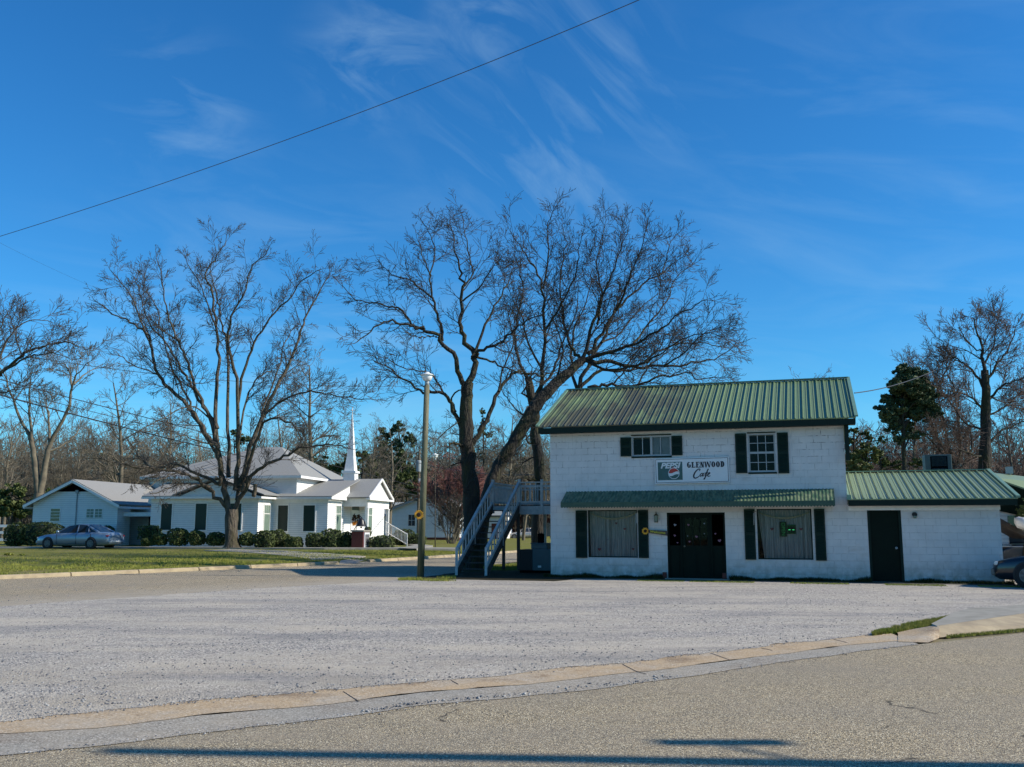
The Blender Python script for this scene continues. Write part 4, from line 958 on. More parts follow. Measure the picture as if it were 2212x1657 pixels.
# weeds along the foot of the wall
def weed_gen(r):
    while True:
        x = r.uniform(-.2, W2 + .2); d_ = abs(r.gauss(0, .10))
        if (door[0] - .1 < x < door[1] + .1) or (adoor[0] < x < adoor[1]): continue
        k = noise.noise(Vector((x * 1.3, 2, 0)))
        if k + r.random() * .5 > .0: p = on(x, -d_ - .01, .014); return (p.x, p.y, .014, .5 + 1.1 * max(0, k + .2))
stuff(blades('wall_weeds', weed_gen, 9000, .14, .012, M['weed'], 12), 'dark weeds growing along the foot of the cafe wall', 'weeds')
def strip_gen(r):
    while True:
        x = r.uniform(3.0, W2 + 1); d_ = 1.25 + r.gauss(0, .18)
        if noise.noise(Vector((x * .8, 7, 0))) > -.15: p = on(x, -d_, .014); return (p.x, p.y, .014, .5)
stuff(blades('lot_grass', strip_gen, 9000, .05, .010, M['blade'], 13), 'sparse yellow green grass strip on the gravel in front of the cafe', 'grass')
def verge_gen(r):
    while True:
        px = r.uniform(860, 1190); t = (px - 860) / 340
        if px < 985: y0, y1 = 1251 - t * 20, 1257
        else: y0, y1 = 1221, 1233
        if px < 985 and r.random() < .6: continue
        p = G(px, r.uniform(y0, y1)); q = FC.loc(p)
        if q.x > -.1 and q.y > 0: continue
        if noise.noise(Vector((p.x, p.y, 3))) > -.3: return (p.x, p.y, .018, 1)
stuff(blades('verge_grass', verge_gen, 12000, .06, .010, M['blade'], 14), 'grass growing round the foot of the wooden staircase', 'grass')
# loose stones over the lot, denser along the gutter
def stones(name, gen, count, seed, lo_, hi_):
    r = random.Random(seed); V_ = []; F_ = []
    base = [(1, 0, 0), (-.2, .9, 0), (-.9, -.3, .1), (.1, -.9, 0), (.1, .1, .8), (-.1, 0, -.4)]
    fc = [(0, 1, 4), (1, 2, 4), (2, 3, 4), (3, 0, 4), (1, 0, 5), (2, 1, 5), (3, 2, 5), (0, 3, 5)]
    for i in range(count):
        p = gen(r); s = r.uniform(lo_, hi_) * (.6 + r.random() ** 4 * 1.8); a = r.uniform(0, 6.3); ca, sa = math.cos(a), math.sin(a); b0 = len(V_)
        for q in base:
            jx, jy, jz = q[0] * r.uniform(.7, 1.2), q[1] * r.uniform(.7, 1.2), q[2]
            V_.append((p[0] + (jx * ca - jy * sa) * s, p[1] + (jx * sa + jy * ca) * s, p[2] + jz * s * .8 + s * .1))
        F_ += [(f[0] + b0, f[1] + b0, f[2] + b0) for f in fc]
    return npmesh(name, V_, F_, M['stone'])
def lot_gen(r):
    while True:
        px = r.uniform(-20, 2230); py = 1262 + 300 * r.random() ** 1.15
        p = G(px, py, .014)
        tp_y = np.interp(p.x, [q.x for q in tp], [q.y for q in tp])
        if p.y < tp_y + .05: continue
        if px > 2000 and 1300 < py < 1360: continue
        if noise.noise(Vector((p.x * .5, p.y * .7, 9))) + .3 * noise.noise(Vector((p.x * 2, p.y * 2, 2))) + r.random() * .35 > .05: return (p.x, p.y, .014)
stuff(stones('lot_stones', lot_gen, 15000, 21, .005, .011), 'loose blue grey stones scattered over the gravel lot', 'gravel')
def gut_gen(r):
    i = r.randrange(5, 9); t = r.random(); a = gp[i].lerp(gp[i + 1], t); k = noise.noise(Vector((a.x * .9, 5, 0)))
    return (a.x, a.y + abs(r.gauss(0, .10)) * (1 + k) + .02, .008)
stuff(stones('gutter_stones', gut_gen, 420, 22, .005, .013), 'small stones washed along the gutter edge', 'gravel')
def grit_gen(r):
    if r.random() < .5: ln, z = gp[:-2], .004
    else: ln, z = tp, .013
    i = r.randrange(0, len(ln) - 1); a = ln[i].lerp(ln[i + 1], r.random()); k = noise.noise(Vector((a.x * 1.3, z * 900, 0)))
    return (a.x, a.y + r.gauss(0, .05 + .06 * max(0, k)), z)
stuff(stones('edge_grit', grit_gen, 5200, 25, .003, .008), 'fine grit gathered along both edges of the concrete strip', 'gravel')
# ---------------------------------------------------------------- church
c0 = U(706.5, 1150, 61.2); FH = Frame((c0.x, c0.y, .30), 8.9); CRZ = -R(8.9)
ch = thing('church', 'white clapboard church with grey hipped roof, columned portico and slim steeple', 'church', FH.w(0, 0, 0), CRZ)
def hf(px, py, y=0): return FH.f(px, py, y)
def hx(px, py, x=0): return FH.fx(px, py, x)
EV = hf(600, 1072, -.35)[1]               # lower eave
WX = hf(556.6, 1120, -2.2)[0]; WL = hf(325, 1120, -2.2)[0]
print('church', EV, WX, WL)
HW = EV - .12
b = MB()
Y1 = 12.6
b.add([(0, 0, 0), (WX, 0, 0), (WX, 0, HW), (0, 0, HW)], [(0, 1, 2, 3)])
b.add([(0, 0, 0), (0, Y1, 0), (0, Y1, HW), (0, 0, HW)], [(0, 1, 2, 3)])
b.add([(WX, -2.2, 0), (WX, 0, 0), (WX, 0, HW), (WX, -2.2, HW)], [(0, 1, 2, 3)])
b.add([(WL, -2.2, 0), (WX, -2.2, 0), (WX, -2.2, HW), (WL, -2.2, HW)], [(0, 1, 2, 3)])
b.add([(WL, -2.2, 0), (WL, Y1, 0), (WL, Y1, HW), (WL, -2.2, HW)], [(0, 1, 2, 3)])
b.add([(WL, Y1, 0), (0, Y1, 0), (0, Y1, HW), (WL, Y1, HW)], [(0, 1, 2, 3)])
# upper sanctuary block
SX1 = hf(641, 1050, .5)[0]; SX0 = hf(322, 1050, .5)[0]; SZ = hf(640, 1027, .1)[1]; SY0, SY1 = .5, 10.6
b.box(SX0, SX1, SY0, SY1, HW - .3, SZ - .05)
b.build('wall', M['siding'], ch)
print('sanct', SX0, SX1, SZ)
# roofs
px_, pz_ = hf(584, 966, 5.55); PK = pz_
b = MB(); o_ = .45
rx0, rx1 = hf(561, 966, 5.55)[0], hf(608, 966, 5.55)[0]
e = [(SX0 - o_, SY0 - o_, SZ), (SX1 + o_, SY0 - o_, SZ), (SX1 + o_, SY1 + o_, SZ), (SX0 - o_, SY1 + o_, SZ)]
r0, r1 = (rx0, 5.55, PK), (rx1, 5.55, PK)
b.add(e + [r0, r1], [(0, 1, 5, 4), (1, 2, 5), (2, 3, 4, 5), (3, 0, 4)])
b.build('upper_roof', M['shingle'], ch)
b = MB()
f_ = .17
b.box(SX0 - o_, SX1 + o_, SY0 - o_, SY0 - o_ + .03, SZ - f_, SZ - .006); b.box(SX1 + o_ - .03, SX1 + o_, SY0 - o_ + .031, SY1 + o_, SZ - f_, SZ - .006); b.box(SX0 - o_, SX0 - o_ + .03, SY0 - o_ + .031, SY1 + o_, SZ - f_, SZ - .006)
b.box(SX0 - o_ + .03, SX1 + o_ - .03, SY0 - o_ + .03, SY1 + o_ - .03, SZ - .09, SZ - .05)
b.build('upper_fascia', M['trim'], ch)
# narthex roof (right) : eave at front, ridge at y=5.5
NR = hf(700, 1036, 5.5)[1]
b = MB(); ov = .35; xr = .38
b.slab((WX - .3, -ov, EV), (xr, -ov, EV), (xr, 5.5, NR), (WX - .3, 5.5, NR), .06)
b.slab((WX - .3, 5.5, NR), (xr, 5.5, NR), (xr, 11 + ov, EV), (WX - .3, 11 + ov, EV), .06)
# portico roof
PY0, PY1 = 3.0, 8.0; PX = 1.95; PZ = EV + .02; PRg = NR + .02
b.slab((-.6, PY0 - .35, PZ), (PX, PY0 - .35, PZ), (PX, 5.5, PRg), (-.6, 5.5, PRg), .06)
b.slab((-.6, 5.5, PRg), (PX, 5.5, PRg), (PX, PY1 + .35, PZ), (-.6, PY1 + .35, PZ), .06)
# left wing: roof planes
gx0, gx1 = hf(373, 1070, -2.55)[0], hf(559, 1070, -2.55)[0]; gm_ = (gx0 + gx1) / 2; GZ = hf(465, 1033, -2.2)[1]
b.slab((gx0, -2.6, EV), (gm_, -2.6, GZ), (gm_, 1.0, GZ), (gx0, 1.0, EV), -.06); b.slab((gm_, -2.6, GZ), (gx1 + .35, -2.6, EV), (gx1 + .35, 1.0, EV), (gm_, 1.0, GZ), -.06)
b.slab((WL - .45, -2.58, EV - .01), (gx0 + .3, -2.58, EV - .01), (gx0 + 1.4, .45, EV + .95), (WL - .45, .45, EV + .95), .06)
b.add([(WL - .45, -2.58, EV - .01), (WL - .45, Y1, EV - .01), (SX0, Y1, EV + .6), (SX0, .45, EV + .95)], [(0, 1, 2, 3)])
b.build('roof', M['shingle'], ch)
b = MB()
def fas(x0, x1, y, z, h=.2): b.box(x0, x1, y - .03, y, z - h, z - .065)
fas(WX - .0, xr, -ov, EV); b.box(xr - .03, xr, -ov + .001, 2.6, EV - .2, EV - .07); fas(WL - .45, WX + .38, -2.6, EV)
b.box(WX + .36, WX + .39, -2.6, -.36, EV - .2, EV - .066)
# boxed soffit under the eaves
b.box(WX, xr - .04, -ov, -.003, EV - .19, EV - .16); b.box(WL - .44, WX + .35, -2.6, -2.203, EV - .19, EV - .16); b.box(WX + .003, WX + .35, -2.2, -.37, EV - .19, EV - .16)
# half gable at the narthex end and portico entablature
b.add([(xr - .05, -ov + .02, EV - .07), (xr - .05, 3.3, EV - .07), (xr - .05, 3.3, EV + (NR - EV) * (3.3 + ov) / (5.5 + ov) - .07)], [(0, 1, 2)])
b.box(0, PX - .25, PY0 - .02, PY0 + .12, PZ - .62, PZ - .07); b.box(0, PX - .25, PY1 - .12, PY1 + .02, PZ - .62, PZ - .07); b.box(PX - .39, PX - .25, PY0 + .001, PY1 - .001, PZ - .70, PZ - .10)
b.box(PX - .25, PX + .02, PY0 - .38, PY1 + .38, PZ - .19, PZ - .06)
b.add([(PX - .22, PY0, PZ - .06), (PX - .22, PY1, PZ - .06), (PX - .22, 5.5, PRg - .12)], [(0, 1, 2)])
b.beam((PX - .03, PY0 - .4, PZ - .05), (PX - .03, 5.5, PRg - .05), .08, .14); b.beam((PX - .03, PY1 + .4, PZ - .05), (PX - .03, 5.5, PRg - .05), .08, .14)
b.add([(gx0 + .2, -2.25, EV - .07), (gx1, -2.25, EV - .07), (gm_, -2.25, GZ - .1)], [(0, 1, 2)])
# frieze, corner boards
b.box(WX + .002, .02, -.02, -.002, EV - .42, EV - .19); b.box(WL, WX + .02, -2.22, -2.202, EV - .42, EV - .19); b.box(.002, .02, .0, Y1, EV - .42, EV - .2); b.box(WX + .002, WX + .02, -2.2, 0, EV - .42, EV - .19)
b.build('fascia', M['trim'], ch)
for y in (PY0 + .05, PY1 - .05):
    c_ = MB(); c_.box(PX - .42, PX - .22, y - .1, y + .1, .5, PZ - .7).box(PX - .46, PX - .18, y - .14, y + .14, .38, .5).box(PX - .45, PX - .19, y - .13, y + .13, PZ - .76, PZ - .701); c_.build('column', M['trim'], ch)
MB().box(.003, PX - .1, PY0 - .1, PY1 + .1, -.35, .38).build('porch_floor', M['concrete'], ch)
b = MB(); b.box(WL + .03, WX - .03, -2.18, -2.0, -.4, .0).box(WX, -.03, .02, .2, -.4, 0).box(-.2, -.02, .02, Y1, -.4, 0); b.build('foundation', M['concrete'], ch)
# windows
def chwin(face, x0, x1, z0, z1, pos, glass='churchglass', split=.33):
    b = MB(); t_ = .07
    def bx(a0, a1, c0, c1, p0, p1):
        if face == 'f': b.box(a0, a1, pos - p1, pos - p0, c0, c1)
        else: b.box(pos + p0, pos + p1, a0, a1, c0, c1)
    bx(x0 - t_, x0, z0 - t_, z1 + t_, .003, .04); bx(x1, x1 + t_, z0 - t_, z1 + t_, .003, .04); bx(x0, x1, z1, z1 + t_ * 1.4, .003, .045); bx(x0, x1, z0 - t_, z0, .003, .06)
    zs = z1 - (z1 - z0) * split; bx(x0, x1, zs - .02, zs + .02, .006, .03) if glass != 'churchglass' else None
    if glass != 'churchglass':
        for k in (1, 2): xx = x0 + (x1 - x0) * k / 3; bx(xx - .008, xx + .008, zs + .02, z1, .006, .022)
    w_ = b.build('window', M['trim'], ch); g = MB()
    if face == 'f': g.box(x0, x1, pos - .015, pos - .002, z0, z1)
    else: g.box(pos + .002, pos + .015, x0, x1, z0, z1)
    g.build('pane', M[glass], w_)
wz0, wz1 = hf(610, 1147.5)[1], hf(610, 1092)[1]
for a, c in ((600.5, 622), (655.5, 680)): chwin('f', hf(a, 1120)[0], hf(c, 1120)[0], wz0, wz1, 0)
for a, c in ((348, 371), (422, 446), (497, 521)): chwin('f', hf(a, 1120, -2.2)[0], hf(c, 1120, -2.2)[0], hf(430, 1145, -2.2)[1], hf(430, 1088, -2.2)[1], -2.2)
y0, _ = hx(569.5, 1120, WX); y1, _ = hx(582, 1120, WX); chwin('r', y0, y1, wz0, wz1, WX, 'paleglass')
y0, _ = hx(725.5, 1120, 0); y1, _ = hx(735.5, 1120, 0); chwin('r', y0, y1, wz0 + .05, wz1, 0, 'paleglass'); chwin('r', 11 - y1, 11 - y0, wz0 + .05, wz1, 0, 'paleglass')
x0, z1 = hf(398.5, 1051, .5); x1, z0 = hf(412, 1064, .5); chwin('f', x0, x1, z0, z1, .5, split=.5)
# entrance door with wreaths
b = MB(); b.box(.003, .05, 4.65, 6.35, .38, 2.35).box(.004, .07, 4.55, 4.65, .38, 3.1).box(.004, .07, 6.35, 6.45, .38, 3.1).box(.004, .07, 4.65, 6.35, 3.0, 3.1).box(.051, .06, 5.48, 5.52, .38, 2.35).box(.003, .045, 4.65, 6.35, 2.35, 2.42)
d_ = b.build('double_door', M['trim'], ch); MB().box(.004, .02, 4.7, 6.3, 2.42, 2.99).build('transom', M['churchglass'], d_)
for k, yy in enumerate((5.05, 5.95)):
    wr = MB(); r_ = random.Random(k); 
    for i in range(160):
        a = r_.uniform(0, math.tau); q = .28 + r_.gauss(0, .05); c = Vector((.12 + r_.uniform(-.04, .05), yy + q * math.cos(a), 1.75 + q * math.sin(a) * 1.1)); u_ = Vector((r_.uniform(-1, 1), r_.uniform(-1, 1), r_.uniform(-1, 1))).normalized() * .07; v_ = u_.cross(Vector((.3, .5, .8))).normalized() * .045
        wr.add([c - u_, c - v_, c + u_, c + v_], [(0, 1, 2, 3)], 0 if (math.sin(a) > -.3 or r_.random() < .3) else 1)
    w_ = wr.build('autumn_wreath', [mat('dry_brown_leaves', (.10, .05, .02), .9, (.05, .03, .02), 9, .7) if k == 0 else bpy.data.materials['dry_brown_leaves'], M['orangelf']], fix=False)
    w_.parent = None; tag(w_, 'brown and orange autumn wreath on the ' + ('near' if k == 0 else 'far') + ' leaf of the church door', 'wreath'); w_.location = FH.w(0, 0, 0); w_.rotation_euler = (0, 0, CRZ)
# steeple
sx = hf(753.5, 1030, 5.15)[0]; hw_ = .40; cy = 5.5; sx = sx + 0.0
zc = hf(757, 1018, 5.1)[1]; zt = hf(763, 893, 5.5)[1]; zb = NR - .4
sx2 = sx + .02
b = MB()
b.prism([(sx2 - hw_ * 1.06, zb), (sx2 + hw_ * 1.06, zb), (sx2 + hw_, zc - .12), (sx2 - hw_, zc - .12)], cy - hw_, cy + hw_)
b.box(sx2 - hw_ - .09, sx2 + hw_ + .09, cy - hw_ - .09, cy + hw_ + .09, zc - .12, zc + .03)
st = b.build('steeple_base', M['trim'], ch)
b = MB(); lv = [(0, .36), (.25, .245), (.45, .19), (1, .02)]
for (t0, r0_), (t1, r1_) in zip(lv, lv[1:]):
    za, zb2 = zc + .03 + (zt - zc) * t0, zc + .03 + (zt - zc) * t1
    v = [(sx2 + i * r0_, cy + j * r0_, za) for i, j in ((-1, -1), (1, -1), (1, 1), (-1, 1))] + [(sx2 + i * r1_, cy + j * r1_, zb2) for i, j in ((-1, -1), (1, -1), (1, 1), (-1, 1))]
    b.add(v, [(0, 1, 5, 4), (1, 2, 6, 5), (2, 3, 7, 6), (3, 0, 4, 7)])
b.build('spire', M['trim'], st, fix=False)
b = MB(); b.box(sx2 - .025, sx2 + .025, cy - .025, cy + .025, zt, zt + .42).box(sx2 - .15, sx2 + .15, cy - .024, cy + .024, zt + .20, zt + .25).box(sx2 - .024, sx2 + .024, cy - .15, cy + .15, zt + .205, zt + .245); b.build('cross', M['trim'], st)
# steps on the portico side and their handrail
b = MB()
for k in range(5): b.box(PX - .1 + k * .32, PX + .22 + k * .32, 4.3, 6.7, -.35, .38 - (k + 1) * .13 + .01)
stp = b.build('steps', M['concrete'], ch)
rl = thing('handrail', 'white metal handrail sloping down beside the church steps', 'handrail', FH.w(0, 0, 0), CRZ)
def railing(parent, p0, p1, h, n, base1):
    b = MB(); p0 = Vector(p0); p1 = Vector(p1); up = Vector((0, 0, h))
    b.beam(p0 + up, p1 + up, .05, .05); b.beam(p0 + up * .18, p1 + up * .18, .035, .035)
    b.build('rail', M['trim'], parent)
    b = MB()
    for k in range(1, n): q = p0.lerp(p1, k / n); b.beam(q + up * .18, q + up, .02, .02)
    b.build('baluster', M['trim'], parent)
    for q, zb in ((p0, 0), (p1, base1)): MB().beam(q + Vector((0, 0, zb)), q + up * 1.08, .055, .055).build('post', M['trim'], parent)
yy = 6.9
a_ = FH.loc(U(833, 1153, 67.6)); e_ = FH.loc(U(879, 1179, 63.6))
railing(rl, (a_.x, a_.y, hf(833, 1153, a_.y)[1]), (e_.x, e_.y, hf(879, 1181, e_.y)[1]), .82, 16, -.12)
# brick bell stand
mo = U(778, 1187, 56.8); mz = mo.z
mn = thing('brick_bell_stand', 'red brick pier with pale cap and a framed notice board on one side', 'monument', (mo.x, mo.y, mz - .03), CRZ)
hgt = (U(772, 1144, 56.8).z - mz); wd = .72
MB().box(-wd * .75, wd * .22, 0, 1.25, 0, hgt - .09).build('pier', M['brick'], mn)
MB().box(-wd * .82, wd * .29, -.06, 1.31, hgt - .09, hgt).build('cap', M['concrete'], mn)
nb = MB().box(wd * .22 + .003, wd * .22 + .06, .12, 1.13, .12, hgt - .14).build('notice_frame', M['signwhite'], mn)
MB().box(wd * .22 + .061, wd * .22 + .066, .24, 1.01, .28, hgt - .26).build('notice_panel', M['ink'], nb)
b = MB(); rr = random.Random(3)
for k in range(7):
    y = .3
    while y < .92:
        l_ = rr.uniform(.04, .12); b.box(wd * .22 + .067, wd * .22 + .070, y, min(.95, y + l_), hgt - .36 - k * .085, hgt - .335 - k * .085); y += l_ + rr.uniform(.02, .05)
b.build('notice_line', M['signwhite'], nb)
be = thing('church_bell', 'black cast bell on a small stand on top of the brick pier', 'bell', (mo.x - .05, mo.y + .5, mz + hgt - .03), CRZ)
MB().lathe([(.33, .22), (.30, .25), (.22, .38), (.18, .56), (.12, .66), (.04, .72), (.04, .78), (0, .79)], 20).lathe([(.05, .20), (.07, .14), (0, .10)], 10).build('bell_body', M['bell'], be, smooth=True)
b = MB()
for i in (-1, 1):
    for j in (-1, 1): b.tube([(i * .38, j * .2, 0), (i * .28, 0, .3), (i * .2, 0, .52)], .022, 6)
b.build('bell_stand', M['bell'], be)
# ---------------------------------------------------------------- church hall on the left
hd = 66.0; h0 = U(68, 1150, hd); FL = Frame((h0.x, h0.y, .30), 8.9)
hall = thing('church_hall', 'low white clapboard hall with grey gable roof behind the blue sedan', 'house', FL.w(0, 0, 0), CRZ)
lf = FL.f; LX = lf(253, 1120)[0]; le = lf(57, 1092, -.35)[1]; lap = lf(157, 1037, -.35)[1]; axp = lf(157, 1037, -.35)[0]; ex0 = lf(50, 1092, -.35)[0]; ex1 = lf(257, 1091, -.35)[0]
wh = le - .12; LD = 14
sl0 = (lap - le) / (axp - ex0); sl1 = (lap - le) / (ex1 - axp)
b = MB(); b.add([(0, 0, 0), (LX, 0, 0), (LX, 0, lap - sl1 * (LX - axp) - .08), (axp, 0, lap - .1), (0, 0, lap - sl0 * (axp - 0) - .08)], [(0, 1, 2, 3, 4)])
b.quad((LX, 0, 0), (LX, 1.6, 0), (LX, 1.6, wh + .1), (LX, 0, wh + .1)); b.quad((0, 0, 0), (0, LD, 0), (0, LD, wh), (0, 0, wh)); b.quad((LX - 1.9, 1.6, 0), (LX, 1.6, 0), (LX, 1.6, wh + .1), (LX - 1.9, 1.6, wh + .1)); b.quad((LX - 1.9, 1.6, 0), (LX - 1.9, LD, 0), (LX - 1.9, LD, wh), (LX - 1.9, 1.6, wh))
b.quad((0, LD, 0), (LX, LD, 0), (LX, LD, wh), (0, LD, wh))
b.build('wall', M['siding'], hall)
b = MB(); b.slab((ex0, -.35, le), (axp, -.35, lap), (axp, LD, lap), (ex0, LD, le), -.07); b.slab((axp, -.35, lap), (ex1, -.35, le), (ex1, LD, le), (axp, LD, lap), -.07); b.build('roof', M['shingle'], hall)
b = MB()
for xa, za, xb, zb_ in ((ex0, le, axp, lap), (axp, lap, ex1, le)): b.beam((xa, -.37, za - .09), (xb, -.37, zb_ - .09), .04, .17)
b.box(ex1 - .03, ex1, -.35, LD, le - .22, le - .075); b.box(ex0, ex0 + .03, -.35, LD, le - .22, le - .075)
b.box(0, LX, -.03, -.004, le - .25, le - .12) if 0 else None
b.build('fascia', M['trim'], hall)
MB().add([(axp - 1.5 * .9, -.01, lap - sl0 * 1.35 - .12), (axp + 1.35, -.01, lap - sl1 * 1.35 - .12), (axp, -.01, lap - .15)], [(0, 1, 2)]).build('gable_vent', M['dark'], hall)
b = MB(); cx1 = LX + 2.2
b.box(LX + .02, cx1, .7, 3.4, wh - .62, wh - .35); b.build('canopy', M['trim'], hall)
MB().box(LX + .9, LX + 1.0, 2.9, 3.0, 0, wh - .4).build('canopy_post', M['trim'], hall)
MB().box(LX - 1.9, LX + 3, 3.5, 3.55, 0, wh - .1).build('porch_back', M['siding'], hall); MB().box(LX + .35, LX + 1.2, 3.44, 3.49, .1, 2.1).build('porch_door', M['dark'], hall)
def win(parent, x0, x1, z0, z1, y=0, glass='glass', n=2, m=1):
    b = MB(); t_ = .05
    b.box(x0 - t_, x0, y - .03, y - .003, z0 - t_, z1 + t_).box(x1, x1 + t_, y - .03, y - .003, z0 - t_, z1 + t_).box(x0, x1, y - .03, y - .003, z1, z1 + t_).box(x0, x1, y - .045, y - .003, z0 - t_, z0)
    for k in range(1, n + 1): zz = z0 + (z1 - z0) * k / (n + 1); b.box(x0, x1, y - .025, y - .008, zz - .015, zz + .015)
    for k in range(1, m + 1): xx = x0 + (x1 - x0) * k / (m + 1); b.box(xx - .012, xx + .012, y - .024, y - .008, z0, z1)
    f = b.build('window', M['trim'], parent); MB().box(x0, x1, y - .012, y - .002, z0, z1).build('pane', M[glass], f)
x0, z1 = lf(110.6, 1099); x1, z0 = lf(128.5, 1125.5); win(hall, x0, x1, z0, z1, n=3, m=0)
for a, c in ((188, 202), (206, 220)): x0, z1 = lf(a, 1099.5); x1, z0 = lf(c, 1118); win(hall, x0, x1, z0, z1, n=2, m=1, glass='paleglass')
x, z = lf(168, 1062); b = MB(); b.tube([(x, -.04, .2), (x, -.04, z)], .035, 8).box(x - .1, x + .1, -.12, -.01, z - .12, z + .1).box(x - .13, x + .13, -.14, -.01, .9, 1.3); b.build('service_conduit', M['metalgrey'], hall)
# ---------------------------------------------------------------- neighbour's house behind the lamp pole
nd = 95.0; n0 = U(843, 1140, nd); FN = Frame((n0.x, n0.y, .1), 8.9)
nh = thing('neighbour_house', 'small white clapboard house on a brick base behind the bare shrubs', 'house', FN.w(0, 0, 0), CRZ)
nf = FN.f; NX = nf(992.5, 1130)[0]; ne = nf(845, 1103, -.3)[1]; nap = nf(919, 1070, -.3)[1]; nax = NX / 2
b = MB(); sl = (nap - ne) / (nax + .4)
b.add([(0, 0, .45), (NX, 0, .45), (NX, 0, nap - sl * nax - .1), (nax, 0, nap - .1), (0, 0, nap - sl * nax - .1)], [(0, 1, 2, 3, 4)]); b.quad((NX, 0, .45), (NX, 10, .45), (NX, 10, ne), (NX, 0, ne)); b.quad((0, 0, .45), (0, 10, .45), (0, 10, ne), (0, 0, ne))
b.box(-2.6, -.005, 1.4, 6, .45, ne - .5)
b.build('wall', M['siding'], nh)
b = MB(); b.slab((-.4, -.3, ne), (nax, -.3, nap), (nax, 10.3, nap), (-.4, 10.3, ne), -.08); b.slab((nax, -.3, nap), (NX + .4, -.3, ne), (NX + .4, 10.3, ne), (nax, 10.3, nap), -.08); b.build('roof', M['shingle'], nh)
b = MB(); y_ = 1.0; k = 0
b.slab((-2.9, 1.0, ne - .5), (-.1, 1.0, ne - .5), (-.1, 5.5, ne + .95), (-2.9, 5.5, ne + .95), .06)
for k in range(14): b.beam((-2.85 + k * .2, 1.0, ne - .48), (-2.85 + k * .2, 5.5, ne + .97), .03, .04)
b.build('porch_roof', M['metalgrey'], nh)
b = MB(); b.box(.03, NX - .03, .03, 9.9, -.2, .449); b.box(-2.55, .02, 1.45, 5.9, -.2, .449); b.build('foundation', M['brick'], nh)
b = MB(); b.beam((-.42, -.33, ne - .1), (nax, -.33, nap - .1), .03, .14); b.beam((nax, -.33, nap - .1), (NX + .42, -.33, ne - .1), .03, .14); b.build('fascia', M['metalgrey'], nh)
for a, c, g in ((882.5, 896.5, 1), (947, 957, 1)): x0, z1 = nf(a, 1112); x1, z0 = nf(c, 1136); win(nh, x0, x1, z0, z1, n=1, m=1, glass='glass')
# far white shed and red barn seen through the stairs
sh = U(1060, 1165, 118); shd = thing('white_shed', 'bright white shed with a small porch seen through the staircase treads', 'shed', (sh.x, sh.y, -.03), CRZ)
b = MB(); b.box(-1.9, 2.0, 0, 4, 0, 2.9); b.add([(2.0, 0, 2.9), (2.0, 4, 2.9), (2.0, 2, 3.9), (-1.9, 0, 2.9), (-1.9, 4, 2.9), (-1.9, 2, 3.9)], [(0, 1, 2), (3, 4, 5)]); b.build('wall', M['siding'], shd)
b = MB(); b.slab((-2.2, -.3, 2.85), (2.3, -.3, 2.85), (2.3, 2, 4), (-2.2, 2, 4), .08); b.slab((-2.2, 2, 4), (2.3, 2, 4), (2.3, 4.3, 2.85), (-2.2, 4.3, 2.85), .08); b.build('roof', M['metalgrey'], shd)
MB().box(.1, .9, -.04, -.003, 0, 2).build('door', M['brick'], shd); MB().box(-1.4, -.6, -.04, -.003, 1, 1.9).build('window', M['glass'], shd)
rb = U(1085, 1160, 150); red = thing('red_barn', 'dark red barn with pale sloping roof far beyond the parked silver car', 'barn', (rb.x, rb.y, -.03), CRZ)
b = MB(); b.box(0, 11, 0, 8, 0, 3.0); b.build('wall', mat('barn_red', (.10, .015, .015), .8, (.06, .012, .012), 2, .6), red)
b = MB(); b.slab((-.8, -.5, 2.6), (9, -.5, 5.6), (9, 8.5, 5.6), (-.8, 8.5, 2.6), -.12); b.slab((9, -.5, 5.6), (16, -.5, 3.0), (16, 8.5, 3.0), (9, 8.5, 5.6), -.12); b.build('roof', M['metalgrey'], red)
MB().add([(0, 0, 2.9), (11.5, 0, 2.9), (9, 0, 5.5)], [(0, 1, 2)]).build('gable', bpy.data.materials['barn_red'], red)
MB().box(6.4, 10.5, -.1, -.005, 0, 2.2).build('garage_door', M['metalgrey'], red)
# building at the far right with the dark green roof
rd = 33.0; r0 = U(2163, 1140, rd); FR = Frame((r0.x, r0.y, 0), 17.3)
rbd = thing('right_building', 'white building with a dark green metal roof at the right edge behind the annex', 'building', FR.w(0, 0, 0), -R(17.3))
rf = FR.f; zsof = rf(2180, 1099)[1]
b = MB(); b.box(-.3, 12, 0, 8, 0, zsof); b.build('wall', M['siding'], rbd)
q0 = rf(2163, 1037, -1.2); q1 = rf(2212, 1054, -1.2); g0 = rf(2147, 1021, 2.2); g1 = rf(2212, 1029, 2.2)
k1 = (q1[1] - q0[1]) / (q1[0] - q0[0]); k2 = (g1[1] - g0[1]) / (g1[0] - g0[0])
b = MB(); b.slab((q0[0] - .2, -1.2, q0[1] - .2 * k1), (q0[0] + 7, -1.2, q0[1] + 7 * k1), (g0[0] + 7, 2.2, g0[1] + 7 * k2), (g0[0] - .2, 2.2, g0[1] - .2 * k2), .05); b.build('roof', M['greenroof2'], rbd)
b = MB(); b.add([(q0[0] - .2, -1.19, q0[1] - .2 * k1 - .03), (q0[0] + 7, -1.19, q0[1] + 7 * k1 - .03), (q0[0] + 7, -.02, zsof - .0), (q0[0] - .2, -.02, zsof)], [(0, 1, 2, 3)]); b.build('soffit', M['greentrim'], rbd)
x0, z1 = rf(2176, 1114); x1, z0 = rf(2230, 1200); MB().box(x0, x1, -.03, -.003, z0, z1).build('window', M['glass'], rbd)
vx, vz = rf(2179, 1024, 2.2); b = MB(); b.tube([(vx, 2.0, vz - .3), (vx, 2.0, vz)], .04, 8); b.box(vx - .12, vx + .10, 1.9, 2.1, vz, vz + .25); b.build('vent', M['metalgrey'], rbd)
